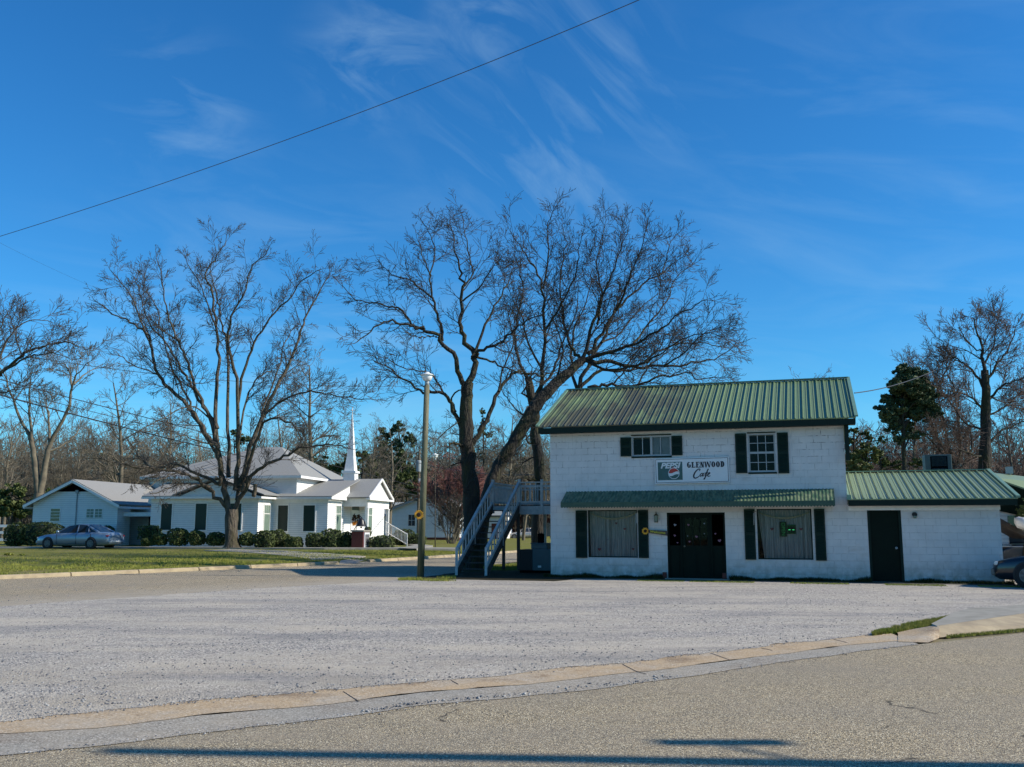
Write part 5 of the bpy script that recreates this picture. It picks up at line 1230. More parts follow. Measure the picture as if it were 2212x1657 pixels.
# white rail fence at far left
fn = thing('rail_fence', 'short run of white three board fence left of the hedge', 'fence', U(-60, 1178, 66), -R(4))
for k, z in enumerate((.30, .78, 1.22)): MB().box(-3, 3.4, -.02, .02, z, z + .18).build('rail', M['trim'], fn)
for k in range(4): MB().box(-2.6 + k * 1.9, -2.46 + k * 1.9, .021, .14, -.1, 1.45).build('post', M['trim'], fn)
# ---------------------------------------------------------------- outside staircase with landing
st = thing('wooden_staircase', 'blue white painted wooden stairs and landing against the left end wall of the cafe', 'staircase', FC.w(0, 0, 0), RZC)
L0 = FC.loc(G(984, 1244)); L1 = FC.loc(G(1056, 1244)); y_b = (L0.y + L1.y) / 2; xl, xr_ = L0.x, L1.x
DZ = 2.42; yt = y_b + 3.75
xt0 = FC.f(1064, 1060, yt)[0]; xt1 = FC.f(1120, 1060, yt)[0]; print('stairs', xl, xr_, y_b, yt, xt0, xt1)
xl = (xl + xt0) / 2; xr_ = (xr_ + xt1) / 2
DZ = FC.f(1150, 1091, yt)[1]; RT = FC.f(1150, 1042, yt)[1] - DZ; print('deck', DZ, RT, xl, xr_)
for i, x in enumerate((xl, xr_)):
    b = MB(); b.beam((x, y_b + .1, .12), (x, yt, DZ - .08), .045, .26); b.build('stringer', M['deckdark'], st)
    b = MB(); b.beam((x - .01, y_b + .02, RT + .02), (x - .01, yt, DZ + RT), .09, .10); b.beam((x - .01, y_b + .05, .30), (x - .01, yt, DZ + .07), .05, .15); b.build('stair_rail', M['deckpaint'], st)
    n = 13
    for k in range(1, n):
        t = k / n; y = y_b + (yt - y_b) * t; z0 = .3 + (DZ + .07 - .3) * t; z1 = RT + .02 + DZ * t
        w_ = .075 if k in (6,) else .038; MB().box(x - w_ / 2 - .01, x + w_ / 2 - .01, y - w_ / 2, y + w_ / 2, z0 - (.35 if k == 6 else 0), z1).build('baluster', M['deckpaint'], st)
    lean = 0
    MB().beam((x + .03, y_b - .12, .014), (x - .01, y_b, RT + .1), .085, .085).build('newel_post', M['deckpaint'], st)
    MB().box(x - .055, x + .045, yt - .05, yt + .05, DZ - .3, DZ + RT + .12).build('newel_post', M['deckpaint'], st)
for k in range(11):
    t = (k + 1) / 12; z = DZ * t; y = y_b + .05 + (yt - y_b) * t; MB().box(xl + .025, xr_ - .025, y - .14, y + .12, z - .02, z + .018).build('tread', M['deckdark'], st)
yd0, yd1 = yt, yt + 2.6
b = MB(); 
yy = yd0
while yy < yd1: b.box(xl - .05, -.004, yy + .004, yy + .136, DZ - .03, DZ); yy += .14
b.build('deck_board', M['deckdark'], st)
b = MB(); b.box(xr_ + .05, -.22, yd0 - .05, yd0 - .01, DZ - .34, DZ - .035); b.box(xl, xr_ + .049, yd0 - .045, yd0 - .011, DZ - .2, DZ - .036); b.box(xl - .06, xl - .02, yd0, yd1, DZ - .2, DZ - .03); b.box(-.2, -.02, yd0 - .045, yd0 - .012, DZ - .3, DZ - .04); b.build('deck_skirt', M['deckpaint'], st)
b = MB(); b.box(xl - .02, -.02, yd1 - .05, yd1, DZ - .22, DZ - .03); b.box(xl, -.02, yd0 + 1.2, yd0 + 1.25, DZ - .22, DZ - .03)
b.build('joist', M['deckdark'], st)
def deckrail(p0, p1, n, nm):
    p0 = Vector(p0); p1 = Vector(p1); up = Vector((0, 0, 1))
    b = MB(); b.beam(p0 + up * RT, p1 + up * RT, .09, .045); b.beam(p0 + up * (RT - .16), p1 + up * (RT - .16), .04, .06); b.beam(p0 + up * .11, p1 + up * .11, .04, .07); b.build('deck_rail', M['deckpaint'], st)
    for k in range(1, n): q = p0.lerp(p1, k / n); MB().beam(q + up * .11, q + up * RT, .038, .038).build('baluster', M['deckpaint'], st)
deckrail((xr_ + .05, yd0 - .02, DZ), (-.02, yd0 - .02, DZ), 11, 'f'); deckrail((xl - .03, yd0 + .05, DZ), (xl - .03, yd1, DZ), 15, 'l'); deckrail((xl - .03, yd1, DZ), (-.02, yd1, DZ), 19, 'b')
xp = FC.f(1171, 1060, yd0)[0]; MB().box(xp - .045, xp + .045, yd0 - .07, yd0 + .02, DZ - .3, DZ + RT + .1).build('newel_post', M['deckpaint'], st)
for px, m_ in ((1088, 'deckdark'), (1120, 'deckdark')):
    x = FC.f(px, 1180, yd0 + .3)[0]; MB().box(x - .05, x + .05, yd0 + .25, yd0 + .35, .015, DZ - .03).build('support_post', M[m_], st)
x = FC.f(1178, 1180, yd0 + 2.4)[0]; MB().box(x - .05, x + .05, yd0 + 2.3, yd0 + 2.4, .0, DZ - .03).build('support_post', M['deckpaint'], st)
# cabinets under the landing
gx0 = FC.f(1122, 1228, 1.5)[0]
cab = thing('cooling_cabinet', 'squat teal cooling cabinet with black grille under the landing', 'cooling unit', FC.w(0, 0, 0), RZC)
xa = FC.f(1150, 1200, 2.2)[0]; xb = -.12; zc_ = FC.f(1160, 1186, 2.2)[1]; zb_ = .10
MB().box(xa, xb, 2.2, 3.0, zb_, zc_).build('cabinet', M['teal'], cab, bevel=.015)
x9 = FC.f(1122, 1200, 2.2)[0]
MB().box(x9, xa - .006, 2.22, 3.0, zb_, zc_ - .02).build('grille_box', M['black'], cab, bevel=.01)
MB().box(x9, xb, 2.25, 2.95, .015, zb_ - .003).build('plinth', M['dark'], cab)
x, z = FC.f(1165.5, 1224, 2.2); MB().box(x - .06, x + .06, 2.19, 2.198, z - .035, z + .035).build('rating_plate', M['signwhite'], cab)
tr_ = thing('dark_crate', 'low dark crate lying on top of the teal cooling cabinet', 'crate', FC.w(0, 0, 0), RZC)
xa2 = FC.f(1147, 1180, 2.3)[0]; xb2 = FC.f(1181, 1180, 2.3)[0]; z2 = FC.f(1160, 1175, 2.3)[1]
b = MB(); b.box(xa2, xb2, 2.3, 2.9, zc_ + .003, z2); b.box(xa2 - .02, xb2 + .02, 2.28, 2.92, z2 + .0005, z2 + .03); b.build('crate_body', M['teal'], tr_, bevel=.01)
cn = thing('metal_canister', 'dark ribbed metal canister standing on the crate by the cafe corner', 'canister', FC.w(*[(FC.f(1168.5, 1170, 2.6)[0]), 2.6, z2 + .035]), RZC)
zt3 = FC.f(1168, 1154, 2.6)[1] - z2; MB().lathe([(.11, 0), (.12, .02), (.11, .05), (.115, zt3 * .6), (.12, zt3 * .65), (.11, zt3 * .7), (.12, zt3 * .9), (.13, zt3 * .92), (.06, zt3), (0, zt3)], 18).build('body', M['dark'], cn, smooth=False)
MB().tube([(-.05, 0, zt3), (-.05, 0, zt3 + .04), (.05, 0, zt3 + .04), (.05, 0, zt3)], .008, 6).build('handle', M['teal'], cn)
# ---------------------------------------------------------------- lamp pole with sunflower
def lamp(px, pb, ptop, d, label, lean=0, rr=.10, scale=1):
    b0 = U(px, pb, d); top = U(px + lean, ptop, d); H_ = top.z - b0.z
    t_ = thing('street_lamp', label, 'street lamp', (b0.x, b0.y, b0.z - .02)); dx = top.x - b0.x
    k = H_ / 6.5
    hz = H_ - .43
    MB().tube([(0, 0, 0), (dx * .5 * .95, 0, hz * .5), (dx * .96, 0, hz)], [.115 * scale, .10 * scale, .09 * scale], 16).build('pole', M['polewood'] if scale > .9 else M['bark1'], t_, smooth=True)
    c = (dx * .97, 0, hz)
    MB().lathe([(.075, 0), (.07, .17)], 14, (c[0], 0, hz - .02)).build('collar', M['metalgrey'], t_, smooth=True)
    MB().lathe([(.09, .14), (.13, .165), (.165, .24), (.18, .315), (.175, .32)], 24, c).build('lamp_bowl', M['lampwhite'], t_, smooth=True)
    MB().lathe([(.175, .322), (.225, .325), (.232, .335), (.17, .37), (.09, .39), (.075, .425), (.04, .44), (0, .445)], 24, c).build('lamp_cap', M['lampwhite'], t_, smooth=True)
    return t_
ld = G(908, 1247).y
lamp(908, 1247, 803, ld, 'tall round timber lamp pole with white bowl lamp at the edge of the gravel', 15)
p = U(907, 1112, ld); sf = thing('sunflower_ornament', 'yellow sunflower ornament fixed to the timber lamp pole', 'ornament', (p.x - .02, p.y - .14, p.z))
m1, m2 = MB(), MB(); sunflower(m1, m2, (0, 0), .17, 0); f_ = m1.build('petals', M['orangelf'], sf, fix=False); m2.build('flower_centre', M['browncentre'], sf)
lamp(940, 1190, 979, 62, 'distant grey lamp post with white bowl lamp behind the big dark trunk', 0, scale=.3)
# far utility pole with transformer, wires
ud = 92; u0 = U(903, 1170, ud); up_ = thing('utility_pole', 'distant timber utility pole with grey transformer behind the lamp pole', 'utility pole', (u0.x, u0.y, -.03))
def gz(py): return U(903, py, ud).z + .03
MB().tube([(0, 0, 0), (0, 0, gz(975))], [.16, .12], 10).build('pole', M['barkbg'], up_)
MB().lathe([(.24, 0), (.26, .05), (.26, 1.0), (.2, 1.1), (0, 1.12)], 14, (-.0 + .0, -.42, gz(1020))).build('transformer', M['metalgrey'], up_)
MB().box(-.9, .9, -.06, .06, gz(1082), gz(1078)).build('crossarm', M['barkbg'], up_); MB().box(.0, .28, -.3, -.1, gz(1044), gz(1034)).build('meter_box', M['signwhite'], up_)
def cable(name, pts, r, label, cat='cable', steps=10):
    P = []
    for (a, b_) in zip(pts, pts[1:]):
        for k in range(steps): P.append(a.lerp(b_, k / steps))
    P.append(pts[-1]); o = MB().tube(P, r, 5).build(name, M['wire']); return tag(o, label, cat, None)
def span(name, a, b_, sag, r, label, n=28):
    P = []
    for k in range(n + 1): t = k / n; q = a.lerp(b_, t); P.append(q - Vector((0, 0, sag * 4 * t * (1 - t))))
    return tag(MB().tube(P, r, 5).build(name, M['wire']), label, 'cable')
def fit(pts, d0, d1, name, r, label):
    """cable through photographed points, depth running smoothly from d0 to d1"""
    n = len(pts); xs = [p[0] for p in pts]; P = []
    for i in range(41):
        x = xs[0] + (xs[-1] - xs[0]) * i / 40
        # quadratic fit for a smooth sag
        y = np.polyval(np.polyfit(xs, [p[1] for p in pts], 2), x); t = (x - xs[0]) / (xs[-1] - xs[0]); inv = (1 / d0) * (1 - t) + (1 / d1) * t
        P.append(U(x, y, 1 / inv))
    return tag(MB().tube(P, r, 6).build(name, M['wire']), label, 'cable')
fit([(-260, 588), (0, 511), (300, 415), (520, 336), (850, 213), (1150, 100), (1385, 0), (1500, -55)], 20, 11, 'overhead_wire', .0055, 'single thin overhead wire crossing the open sky from left to top').data.materials[0] = M['wire2']
fit([(-200, 775), (0, 808), (210, 872), (454, 943), (700, 1008), (903, 1046)], 42, 92, 'power_line', .022, 'upper of three black power lines running to the distant utility pole')
fit([(-200, 795), (0, 829), (200, 886), (420, 950), (700, 1020), (903, 1058)], 42, 92, 'power_line', .016, 'middle thinner power line of the three running to the distant utility pole')
fit([(-200, 800), (0, 850), (225, 912), (470, 972), (700, 1032), (903, 1068)], 42, 92, 'power_line', .034, 'lowest and thickest power line of the three running to the distant utility pole')
fit([(-200, 722), (0, 754), (250, 797), (594, 833), (760, 835), (930, 832)], 46, 90, 'power_line', .017, 'thin nearly level wire above the three power lines, behind the pecan tree')
fit([(903, 1000), (1040, 1023), (1120, 1026), (1189, 1023), (1230, 1020)], 92, 45, 'service_drop', .022, 'low wire passing behind the stair landing to the cafe')
fit([(1846, 849), (1905, 839), (2020, 800)], 33, 60, 'service_drop', .02, 'short wire running from the cafe roof corner to the pine tree')
fit([(-150, 440), (0, 527), (150, 595), (300, 660)], 60, 100, 'faint_wire', .006, 'very faint thin wire high at the left edge of the sky')
# unseen pole off to the right, leaned and fitted to shadow the near road
q = thing('utility_pole', 'unseen timber utility pole with lamp arm and transformer, shaped to shade the near road', 'utility pole', (12.9, 6.0, 0))
q.rotation_euler = (R(8), 0, 0)
MB().tube([(0, 0, 0), (0, 0, 10.1)], [.16, .11], 14).build('pole', M['polewood'], q, smooth=True)
MB().tube([(0, 0, 6.9), (0, .40, 7.15), (0, .52, 7.15)], .03, 8).build('lamp_arm', M['metalgrey'], q)  # arm, head and transformer placed for the patches of shade they cast
MB().box(-.48, .42, .50, .70, 7.08, 7.2).build('lamp_head', M['metalgrey'], q, bevel=.03)
MB().lathe([(.0, 0), (.26, 0), (.27, .9), (.2, 1.0), (0, 1.02)], 16, (0, -.42, 5.4)).build('transformer', M['metalgrey'], q)
MB().box(-1.0, .9, -.36, -.24, 7.9, 8.02).build('crossarm', M['polewood'], q)
# ---------------------------------------------------------------- trees
def polymesh(name, polys, n, mat_, parent=None):
    """polys: list of (points, radii) -> one mesh of tapering n-sided tubes"""
    P = np.array([tuple(p) for pl, _ in polys for p in pl], dtype=np.float64); Rr = np.array([r for _, rs in polys for r in rs]); ln = np.array([len(pl) for pl, _ in polys])
    end = np.cumsum(ln); start = end - ln; N_ = len(P); nx = np.arange(N_) + 1; nx[end - 1] = end - 1; pv = np.arange(N_) - 1; pv[start] = start
    T_ = P[nx] - P[pv]; T_ /= np.maximum(np.linalg.norm(T_, axis=1, keepdims=True), 1e-9)
    ref = np.where(np.abs(T_[:, 1:2]) < .9, np.array([[0., 1, 0]]), np.array([[1., 0, 0]])); A = np.cross(T_, ref); A /= np.linalg.norm(A, axis=1, keepdims=True); B = np.cross(T_, A)
    an = np.arange(n) * math.tau / n; V_ = P[:, None, :] + (A[:, None, :] * np.cos(an)[None, :, None] + B[:, None, :] * np.sin(an)[None, :, None]) * Rr[:, None, None]
    i = np.array([k for k in range(N_)]); keep = np.ones(N_, bool); keep[end - 1] = False; i = i[keep]
    k = np.arange(n); k2 = (k + 1) % n
    F_ = np.stack([i[:, None] * n + k, i[:, None] * n + k2, (i[:, None] + 1) * n + k2, (i[:, None] + 1) * n + k], axis=-1).reshape(-1, 4)
    return npmesh(name, V_.reshape(-1, 3), F_, mat_, parent, smooth=n > 4)
def rv(r, s=1): return Vector((r.gauss(0, s), r.gauss(0, s), r.gauss(0, s)))
class Tree:
    def __init__(s, seed, minr=.008, up=.10, wig=.16): s.r = random.Random(seed); s.thick = []; s.thin = []; s.minr = minr; s.up = up; s.wig = wig; s.cut = .05
    def put(s, P, Rd): (s.thick if Rd[0] > s.cut else s.thin).append((P, Rd))
    def grow(s, p, d, L, rad, lvl, spread=.62, dens=1.0, step=None):
        r = s.r; st = step or max(.12, L / 7); n = max(2, int(L / st)); st = L / n; P = [p.copy()]; d = d.normalized(); rr = [rad]
        side = r.choice((-1, 1)); kids = []
        for i in range(n):
            d = (d + rv(r, s.wig) + Vector((0, 0, s.up))).normalized(); p = p + d * st; P.append(p.copy()); rr.append(max(s.minr, rad * (1 - .78 * (i + 1) / n)))
            if lvl > 0 and i >= (1 if lvl > 1 else 0): kids.append((p.copy(), d.copy(), rr[-1], 1 - (i + 1) / n))
        s.put(P, rr)
        for q, dd, r0, rem in kids:
            m = 1 if r.random() < .75 * dens else 0
            if r.random() < .35 * dens: m += 1
            for _ in range(m):
                ax = dd.cross(rv(r)).normalized(); nd = (dd * (1 - spread * .45) + ax * spread * r.uniform(.7, 1.3)).normalized()
                s.grow(q, nd, L * r.uniform(.38, .66) * (.55 + .6 * rem), min(r0 * .72, rad * .6), lvl - 1, spread, dens)
    def limb(s, pts, r0, r1, d0, bow=0, sub=4, dens=1.0, side_len=1.9, lvl=3, d1=None, bare=.25, gap=.42, upb=.25):
        """a limb through photographed points; bow = how far it swings towards/away; twigs grow from it"""
        r = s.r; n = len(pts); W = []
        for i, (px, py) in enumerate(pts):
            t = i / (n - 1); dd = d0 + ((d1 if d1 is not None else d0) - d0) * t + bow * t ** 1.2; W.append(U(px, py, dd))
        P = []
        for i in range(n - 1):
            p0 = W[max(i - 1, 0)]; p1 = W[i]; p2 = W[i + 1]; p3 = W[min(i + 2, n - 1)]
            for k in range(sub):
                t = k / sub; P.append(.5 * ((2 * p1) + (p2 - p0) * t + (2 * p0 - 5 * p1 + 4 * p2 - p3) * t * t + (3 * p1 - p0 - 3 * p2 + p3) * t ** 3))
        P.append(W[-1]); m = len(P)
        for i in range(1, m - 1): P[i] = P[i] + rv(r, min(.05, r0 * .35))
        r0 *= .84; r1 *= .75; Rd = [r0 + (r1 - r0) * (i / (m - 1)) ** .7 for i in range(m)]
        s.put(P, Rd) if r1 < s.cut * 0 else s.thick.append((P, Rd))
        acc = 0; tot = sum((P[i + 1] - P[i]).length for i in range(m - 1)); run = 0; nxt = gap
        for i in range(m - 1):
            sg = (P[i + 1] - P[i]).length; dirn = (P[i + 1] - P[i]).normalized(); run += sg
            while run > nxt:
                f = nxt / tot; nxt += gap * r.uniform(.6, 1.5)
                if f < bare: continue
                q = P[i].lerp(P[i + 1], r.random()); ax = dirn.cross(rv(r)).normalized(); nd = dirn * .85 + ax * r.uniform(.5, .95) + Vector((0, 0, upb * .6))
                L = side_len * r.uniform(.5, 1.45) * (1.05 - .35 * f); s.grow(q, nd, L, max(.012, min(Rd[i] * .5, .012 + L * .013)), lvl - 1, dens=dens * 1.0)
        s.grow(P[-1], (P[-1] - P[-2]).normalized(), side_len * .42, r1, lvl - 1, dens=dens)
    def build(s, root, bark, twig, nthick=8):
        ob = polymesh('trunk', s.thick, nthick, bark, root); oc = polymesh('crown', s.thin, 3, twig, root) if s.thin else None
        return ob, oc
def rooted(root, obs):
    """shift meshes so the root sits at the tree's foot"""
    M_ = root.location
    for o in obs:
        if o: o.data.transform(Matrix.Translation(-M_))
# --- the big pecan on the church lawn
T1 = thing('pecan_tree', 'large bare pecan tree with many upright limbs on the church lawn', 'tree', U(501, 1185, 56.3)); T1.location.z = .28
t = Tree(11, .0105, .02, .10); d = 56.3
t.thick.append(([U(501, 1187, d), U(501, 1178, d), U(500, 1165, d), U(499, 1140, d), U(500, 1118, d), U(501, 1100, d)], [.62, .46, .38, .36, .40, .34]))
for k in range(6):   # root flares
    a = k * 1.05 + .3; c = U(501, 1183, d); e = c + Vector((math.cos(a) * .75, math.sin(a) * .6, -.12)); t.thick.append(([c + Vector((math.cos(a) * .2, math.sin(a) * .2, .35)), c.lerp(e, .5) + Vector((0, 0, .05)), e], [.16, .12, .04]))
def L1_(pts, r0, r1, bow, **k): t.limb(pts, r0, r1, d, bow, **k)
L1_([(499, 1118), (485, 1058), (477, 1014), (470, 974), (444, 935), (408, 882), (356, 829), (336, 801), (325, 741), (312, 715), (281, 697), (254, 684), (219, 658)], .25, .04, -1.5, bare=.35)
L1_([(356, 829), (345, 812), (320, 800), (290, 790), (262, 770)], .07, .03, -2.5, side_len=1.6)
L1_([(325, 741), (303, 693), (283, 640), (262, 610), (240, 585)], .08, .03, 1, side_len=2)
L1_([(470, 926), (435, 869), (413, 834), (400, 812), (364, 750), (330, 708), (305, 650), (296, 600)], .14, .03, 2.5)
L1_([(470, 965), (452, 905), (430, 851), (408, 794), (391, 750), (372, 705), (358, 660), (351, 615), (340, 565)], .15, .03, -3)
L1_([(470, 975), (466, 860), (472, 772), (466, 706), (457, 631), (444, 592), (470, 552), (488, 521)], .17, .03, 1, bare=.45)
L1_([(466, 706), (450, 660), (430, 610), (405, 570)], .07, .03, 3)
L1_([(494, 1030), (492, 926), (492, 750), (479, 706), (466, 631), (455, 580)], .16, .03, 3.5, bare=.5)
L1_([(508, 1060), (514, 1000), (514, 904), (505, 794), (492, 732), (501, 684), (527, 640), (540, 583), (576, 545)], .19, .03, -2.5, bare=.45)
L1_([(514, 870), (527, 803), (549, 741), (584, 688), (628, 640), (659, 600), (690, 583)], .12, .03, -2, bare=.3)
L1_([(520, 1050), (536, 983), (567, 900), (602, 829), (642, 746), (659, 688), (690, 631), (712, 590)], .22, .03, 1.5, bare=.4)
L1_([(505, 1104), (532, 1054), (558, 1014), (602, 992), (646, 970), (712, 958), (752, 968)], .19, .035, -2.5, bare=.35, side_len=1.7)
L1_([(571, 895), (611, 864), (659, 847), (703, 851), (756, 862), (800, 862)], .10, .03, -3, bare=.1)
L1_([(516, 1062), (545, 983), (571, 913), (602, 906), (635, 922), (650, 945)], .15, .035, -4)
L1_([(514, 960), (532, 864), (558, 816), (584, 803), (610, 812)], .09, .03, 4)
L1_([(512, 1080), (530, 1010), (550, 950), (570, 880), (600, 800), (615, 740), (640, 705)], .15, .03, 5, bare=.4)
L1_([(495, 1106), (466, 1071), (435, 1040), (395, 1023), (338, 1014), (272, 1005), (215, 990)], .18, .035, -3, bare=.3, side_len=1.7)
L1_([(476, 1045), (426, 1023), (373, 1001), (334, 1010), (305, 990), (280, 955)], .14, .03, 2.5, bare=.2, side_len=1.7)
L1_([(478, 990), (466, 961), (426, 952), (391, 939), (355, 936)], .08, .03, -3.5, side_len=1.4)
L1_([(435, 1040), (395, 1023), (355, 1030), (322, 1052)], .09, .03, -5, side_len=1.2)
L1_([(455, 905), (420, 880), (385, 885), (350, 905), (310, 925)], .06, .03, -4, side_len=1.3)
L1_([(455, 1062), (430, 1048), (395, 1046), (345, 1062), (326, 1066)], .07, .03, -5, side_len=1.1)
L1_([(480, 1010), (455, 960), (420, 900), (395, 840), (370, 790), (350, 720), (330, 650), (290, 600)], .13, .03, 6, bare=.4)
for _ in range(26):   # suckers where the limbs were cut
    q = U(t.r.uniform(478, 540), t.r.uniform(1010, 1062), d - .2); t.grow(q, Vector((t.r.gauss(0, .6), t.r.gauss(0, .6), t.r.uniform(-.2, 1))), t.r.uniform(.7, 1.7), .02, 1)
for px, py, l in ((474, 1048, .5), (532, 1046, .45), (524, 1062, .5), (548, 1072, .7)): a = U(px, py, d - .3); t.thick.append(([a, a + Vector((.1, -.15, l * .5)), a + Vector((.12, -.2, l))], [.13, .12, .11]))
print('T1', len(t.thick), len(t.thin), sum(len(p[0]) for p in t.thin))
obs = t.build(T1, M['bark1'], M['twig1'], 9); rooted(T1, obs)
# --- the two dark trees behind the staircase
def trunk(t, pts, d, rads):
    P = [U(px, py, d if not isinstance(d, (list, tuple)) else d[i]) for i, (px, py) in enumerate(pts)]; Q = []; Rr = []
    for i in range(len(P) - 1):
        for k in range(4): Q.append(P[i].lerp(P[i + 1], k / 4) + (rv(t.r, rads[i] * .06) if (i or k) else Vector())); Rr.append(rads[i] + (rads[i + 1] - rads[i]) * k / 4 + t.r.gauss(0, rads[i] * .04))
    Q.append(P[-1]); Rr.append(rads[-1]); t.thick.append((Q, Rr))
T2 = thing('pecan_tree', 'dark mossy bare tree with an upright trunk directly behind the wooden staircase', 'tree', U(1021, 1240, 35.5)); T2.location.z = 0
t = Tree(23, .0075, .02, .095); d = 35.5
trunk(t, [(1021, 1244), (1020, 1200), (1018, 1120), (1019, 1066), (1012, 996), (1008, 943), (1007, 862), (1011, 826)], d, [.52, .33, .30, .33, .27, .27, .24, .22])
def L2_(pts, r0, r1, bow, **k): k.setdefault('side_len', 1.35); k.setdefault('gap', .30); t.limb(pts, r0, r1, d, bow, **k)
L2_([(1008, 838), (998, 824), (982, 776), (952, 733), (917, 712), (885, 703), (847, 695), (810, 706), (772, 738)], .15, .025, -1.5, bare=.35)
L2_([(952, 733), (930, 725), (905, 727), (877, 718)], .06, .02, -2.5, side_len=.8)
L2_([(917, 711), (890, 700), (870, 672), (847, 663), (810, 655), (767, 647), (740, 618)], .07, .018, .5, bare=.2)
L2_([(955, 737), (947, 690), (936, 641), (928, 593), (917, 560), (903, 520)], .085, .016, -.5, bare=.15)
L2_([(936, 645), (905, 620), (885, 604), (847, 593), (815, 560)], .05, .016, 1.5, bare=.1)
L2_([(928, 593), (940, 545), (925, 500), (908, 472)], .04, .015, 2.2, bare=.1)
L2_([(1011, 830), (1025, 776), (1003, 728), (995, 679), (1000, 620), (995, 582), (982, 530), (972, 478)], .17, .016, .8, bare=.25)
L2_([(1000, 620), (1020, 590), (1012, 540), (1003, 500), (1000, 470)], .05, .015, 2, bare=.1)
L2_([(1000, 650), (1040, 615), (1060, 585), (1080, 560)], .045, .015, -2, bare=.1)
L2_([(1030, 770), (1035, 758), (1078, 744), (1111, 711), (1143, 690), (1170, 680)], .10, .02, -2, bare=.15)
L2_([(1020, 772), (1050, 700), (1075, 650), (1100, 600), (1110, 560)], .08, .016, 1.2, bare=.2)
L2_([(1002, 935), (982, 883), (960, 851), (917, 846), (880, 824), (831, 792), (800, 778)], .12, .02, -1.2, bare=.25)
L2_([(962, 855), (935, 815), (905, 800), (870, 795), (830, 770)], .05, .016, -2.5, bare=.1)
L2_([(985, 890), (975, 860), (995, 840), (1000, 828)], .05, .03, -.5, bare=.9)
L2_([(1010, 955), (1000, 965), (985, 958), (968, 965)], .10, .05, -.8, side_len=.7)
L2_([(1012, 1000), (990, 1000), (965, 1010), (940, 1030), (930, 1050)], .035, .014, -1.5, side_len=.9, bare=0, upb=-.1)
L2_([(1008, 900), (965, 930), (930, 965), (900, 985)], .035, .014, -1.8, side_len=1, bare=0)
L2_([(1020, 960), (1051, 910), (1078, 846), (1100, 815), (1127, 803), (1165, 812), (1200, 800)], .13, .03, 1.0, bare=.5)
L2_([(1025, 770), (1060, 780), (1095, 795), (1130, 802)], .06, .03, .5, side_len=1)
L2_([(1078, 846), (1085, 800), (1110, 740), (1100, 690), (1120, 640)], .05, .02, 2, bare=.1)
for _ in range(22): q = U(1010 + t.r.gauss(0, 8), t.r.uniform(930, 1130), d - .15); t.grow(q, Vector((t.r.gauss(0, .8), t.r.gauss(-.3, .5), t.r.uniform(-.3, .8))), t.r.uniform(.4, 1.3), .013, 1)
print('T2', len(t.thin), sum(len(p[0]) for p in t.thin)); obs = t.build(T2, M['bark2'], M['twig2'], 9); rooted(T2, obs)
T3 = thing('pecan_tree', 'dark mossy bare tree leaning right over the cafe roof from behind the staircase', 'tree', U(1032, 1226, 38.6)); T3.location.z = 0
t = Tree(37, .008, .02, .09); d = 38.6
trunk(t, [(1028, 1228), (1036, 1170), (1046, 1100), (1064, 1040), (1078, 1007), (1116, 945), (1159, 874), (1202, 827), (1261, 776)], [38.6, 38.6, 38.6, 38.6, 38.8, 39, 39.3, 39.6, 40], [.46, .30, .28, .27, .27, .27, .27, .22, .17])
d = 40
def L3_(pts, r0, r1, bow, **k): k.setdefault('side_len', 1.55); k.setdefault('gap', .27); k.setdefault('bare', .12); t.limb(pts, r0, r1, d, bow, **k)
L3_([(1255, 780), (1308, 765), (1366, 745), (1417, 718), (1476, 675), (1523, 648)], .13, .02, -1.5)
L3_([(1261, 778), (1323, 782), (1378, 794), (1437, 790), (1495, 784), (1546, 773), (1590, 748)], .13, .02, 1)
L3_([(1258, 776), (1284, 694), (1308, 624), (1335, 561), (1358, 490)], .11, .015, -.5)
L3_([(1270, 765), (1292, 735), (1331, 671), (1378, 624), (1429, 590), (1470, 558)], .12, .016, .8)
L3_([(1261, 776), (1237, 757), (1221, 702), (1210, 624), (1221, 542), (1216, 490)], .11, .015, 2)
L3_([(1331, 671), (1350, 630), (1362, 593), (1385, 540), (1400, 480)], .08, .015, -2)
L3_([(1290, 700), (1300, 640), (1290, 580), (1300, 520), (1310, 475)], .07, .015, 3)
L3_([(1366, 745), (1400, 700), (1440, 650), (1460, 600), (1500, 570)], .07, .015, 3)
L3_([(1437, 790), (1480, 760), (1520, 720), (1560, 705)], .05, .015, -1)
L3_([(1163, 866), (1171, 796), (1175, 718), (1173, 624), (1151, 573), (1132, 542), (1105, 505)], .13, .015, -1.5, bare=.25)
L3_([(1173, 624), (1186, 554), (1182, 490), (1190, 470)], .06, .015, 0)
L3_([(1171, 796), (1140, 740), (1130, 690), (1105, 640), (1085, 590)], .07, .015, 1.5)
L3_([(1200, 826), (1215, 760), (1195, 690), (1180, 640)], .07, .015, 3)
L3_([(1175, 720), (1205, 670), (1240, 600), (1250, 540), (1260, 500)], .07, .015, -2)
L3_([(1261, 776), (1310, 800), (1370, 790), (1420, 770), (1470, 735), (1530, 720), (1570, 735)], .08, .016, -2.5)
L3_([(1160, 870), (1130, 850), (1140, 830), (1150, 800), (1135, 770)], .07, .02, -.5)
L3_([(1429, 593), (1440, 560), (1450, 520), (1470, 500)], .04, .013, 1)
for _ in range(30): tt = t.r.random(); q = U(1064 + 190 * tt, 1040 - 262 * tt, 38.5 + tt); t.grow(q, Vector((t.r.gauss(0, .6), t.r.gauss(-.3, .5), t.r.uniform(-.2, 1))), t.r.uniform(.5, 1.6), .014, 1)
print('T3', len(t.thin), sum(len(p[0]) for p in t.thin)); obs = t.build(T3, M['bark2'], M['twig2'], 9); rooted(T3, obs)
T4 = thing('pecan_tree', 'bare tree with crooked trunk standing close behind the left end of the cafe', 'tree', U(1168, 1215, 43)); T4.location.z = 0
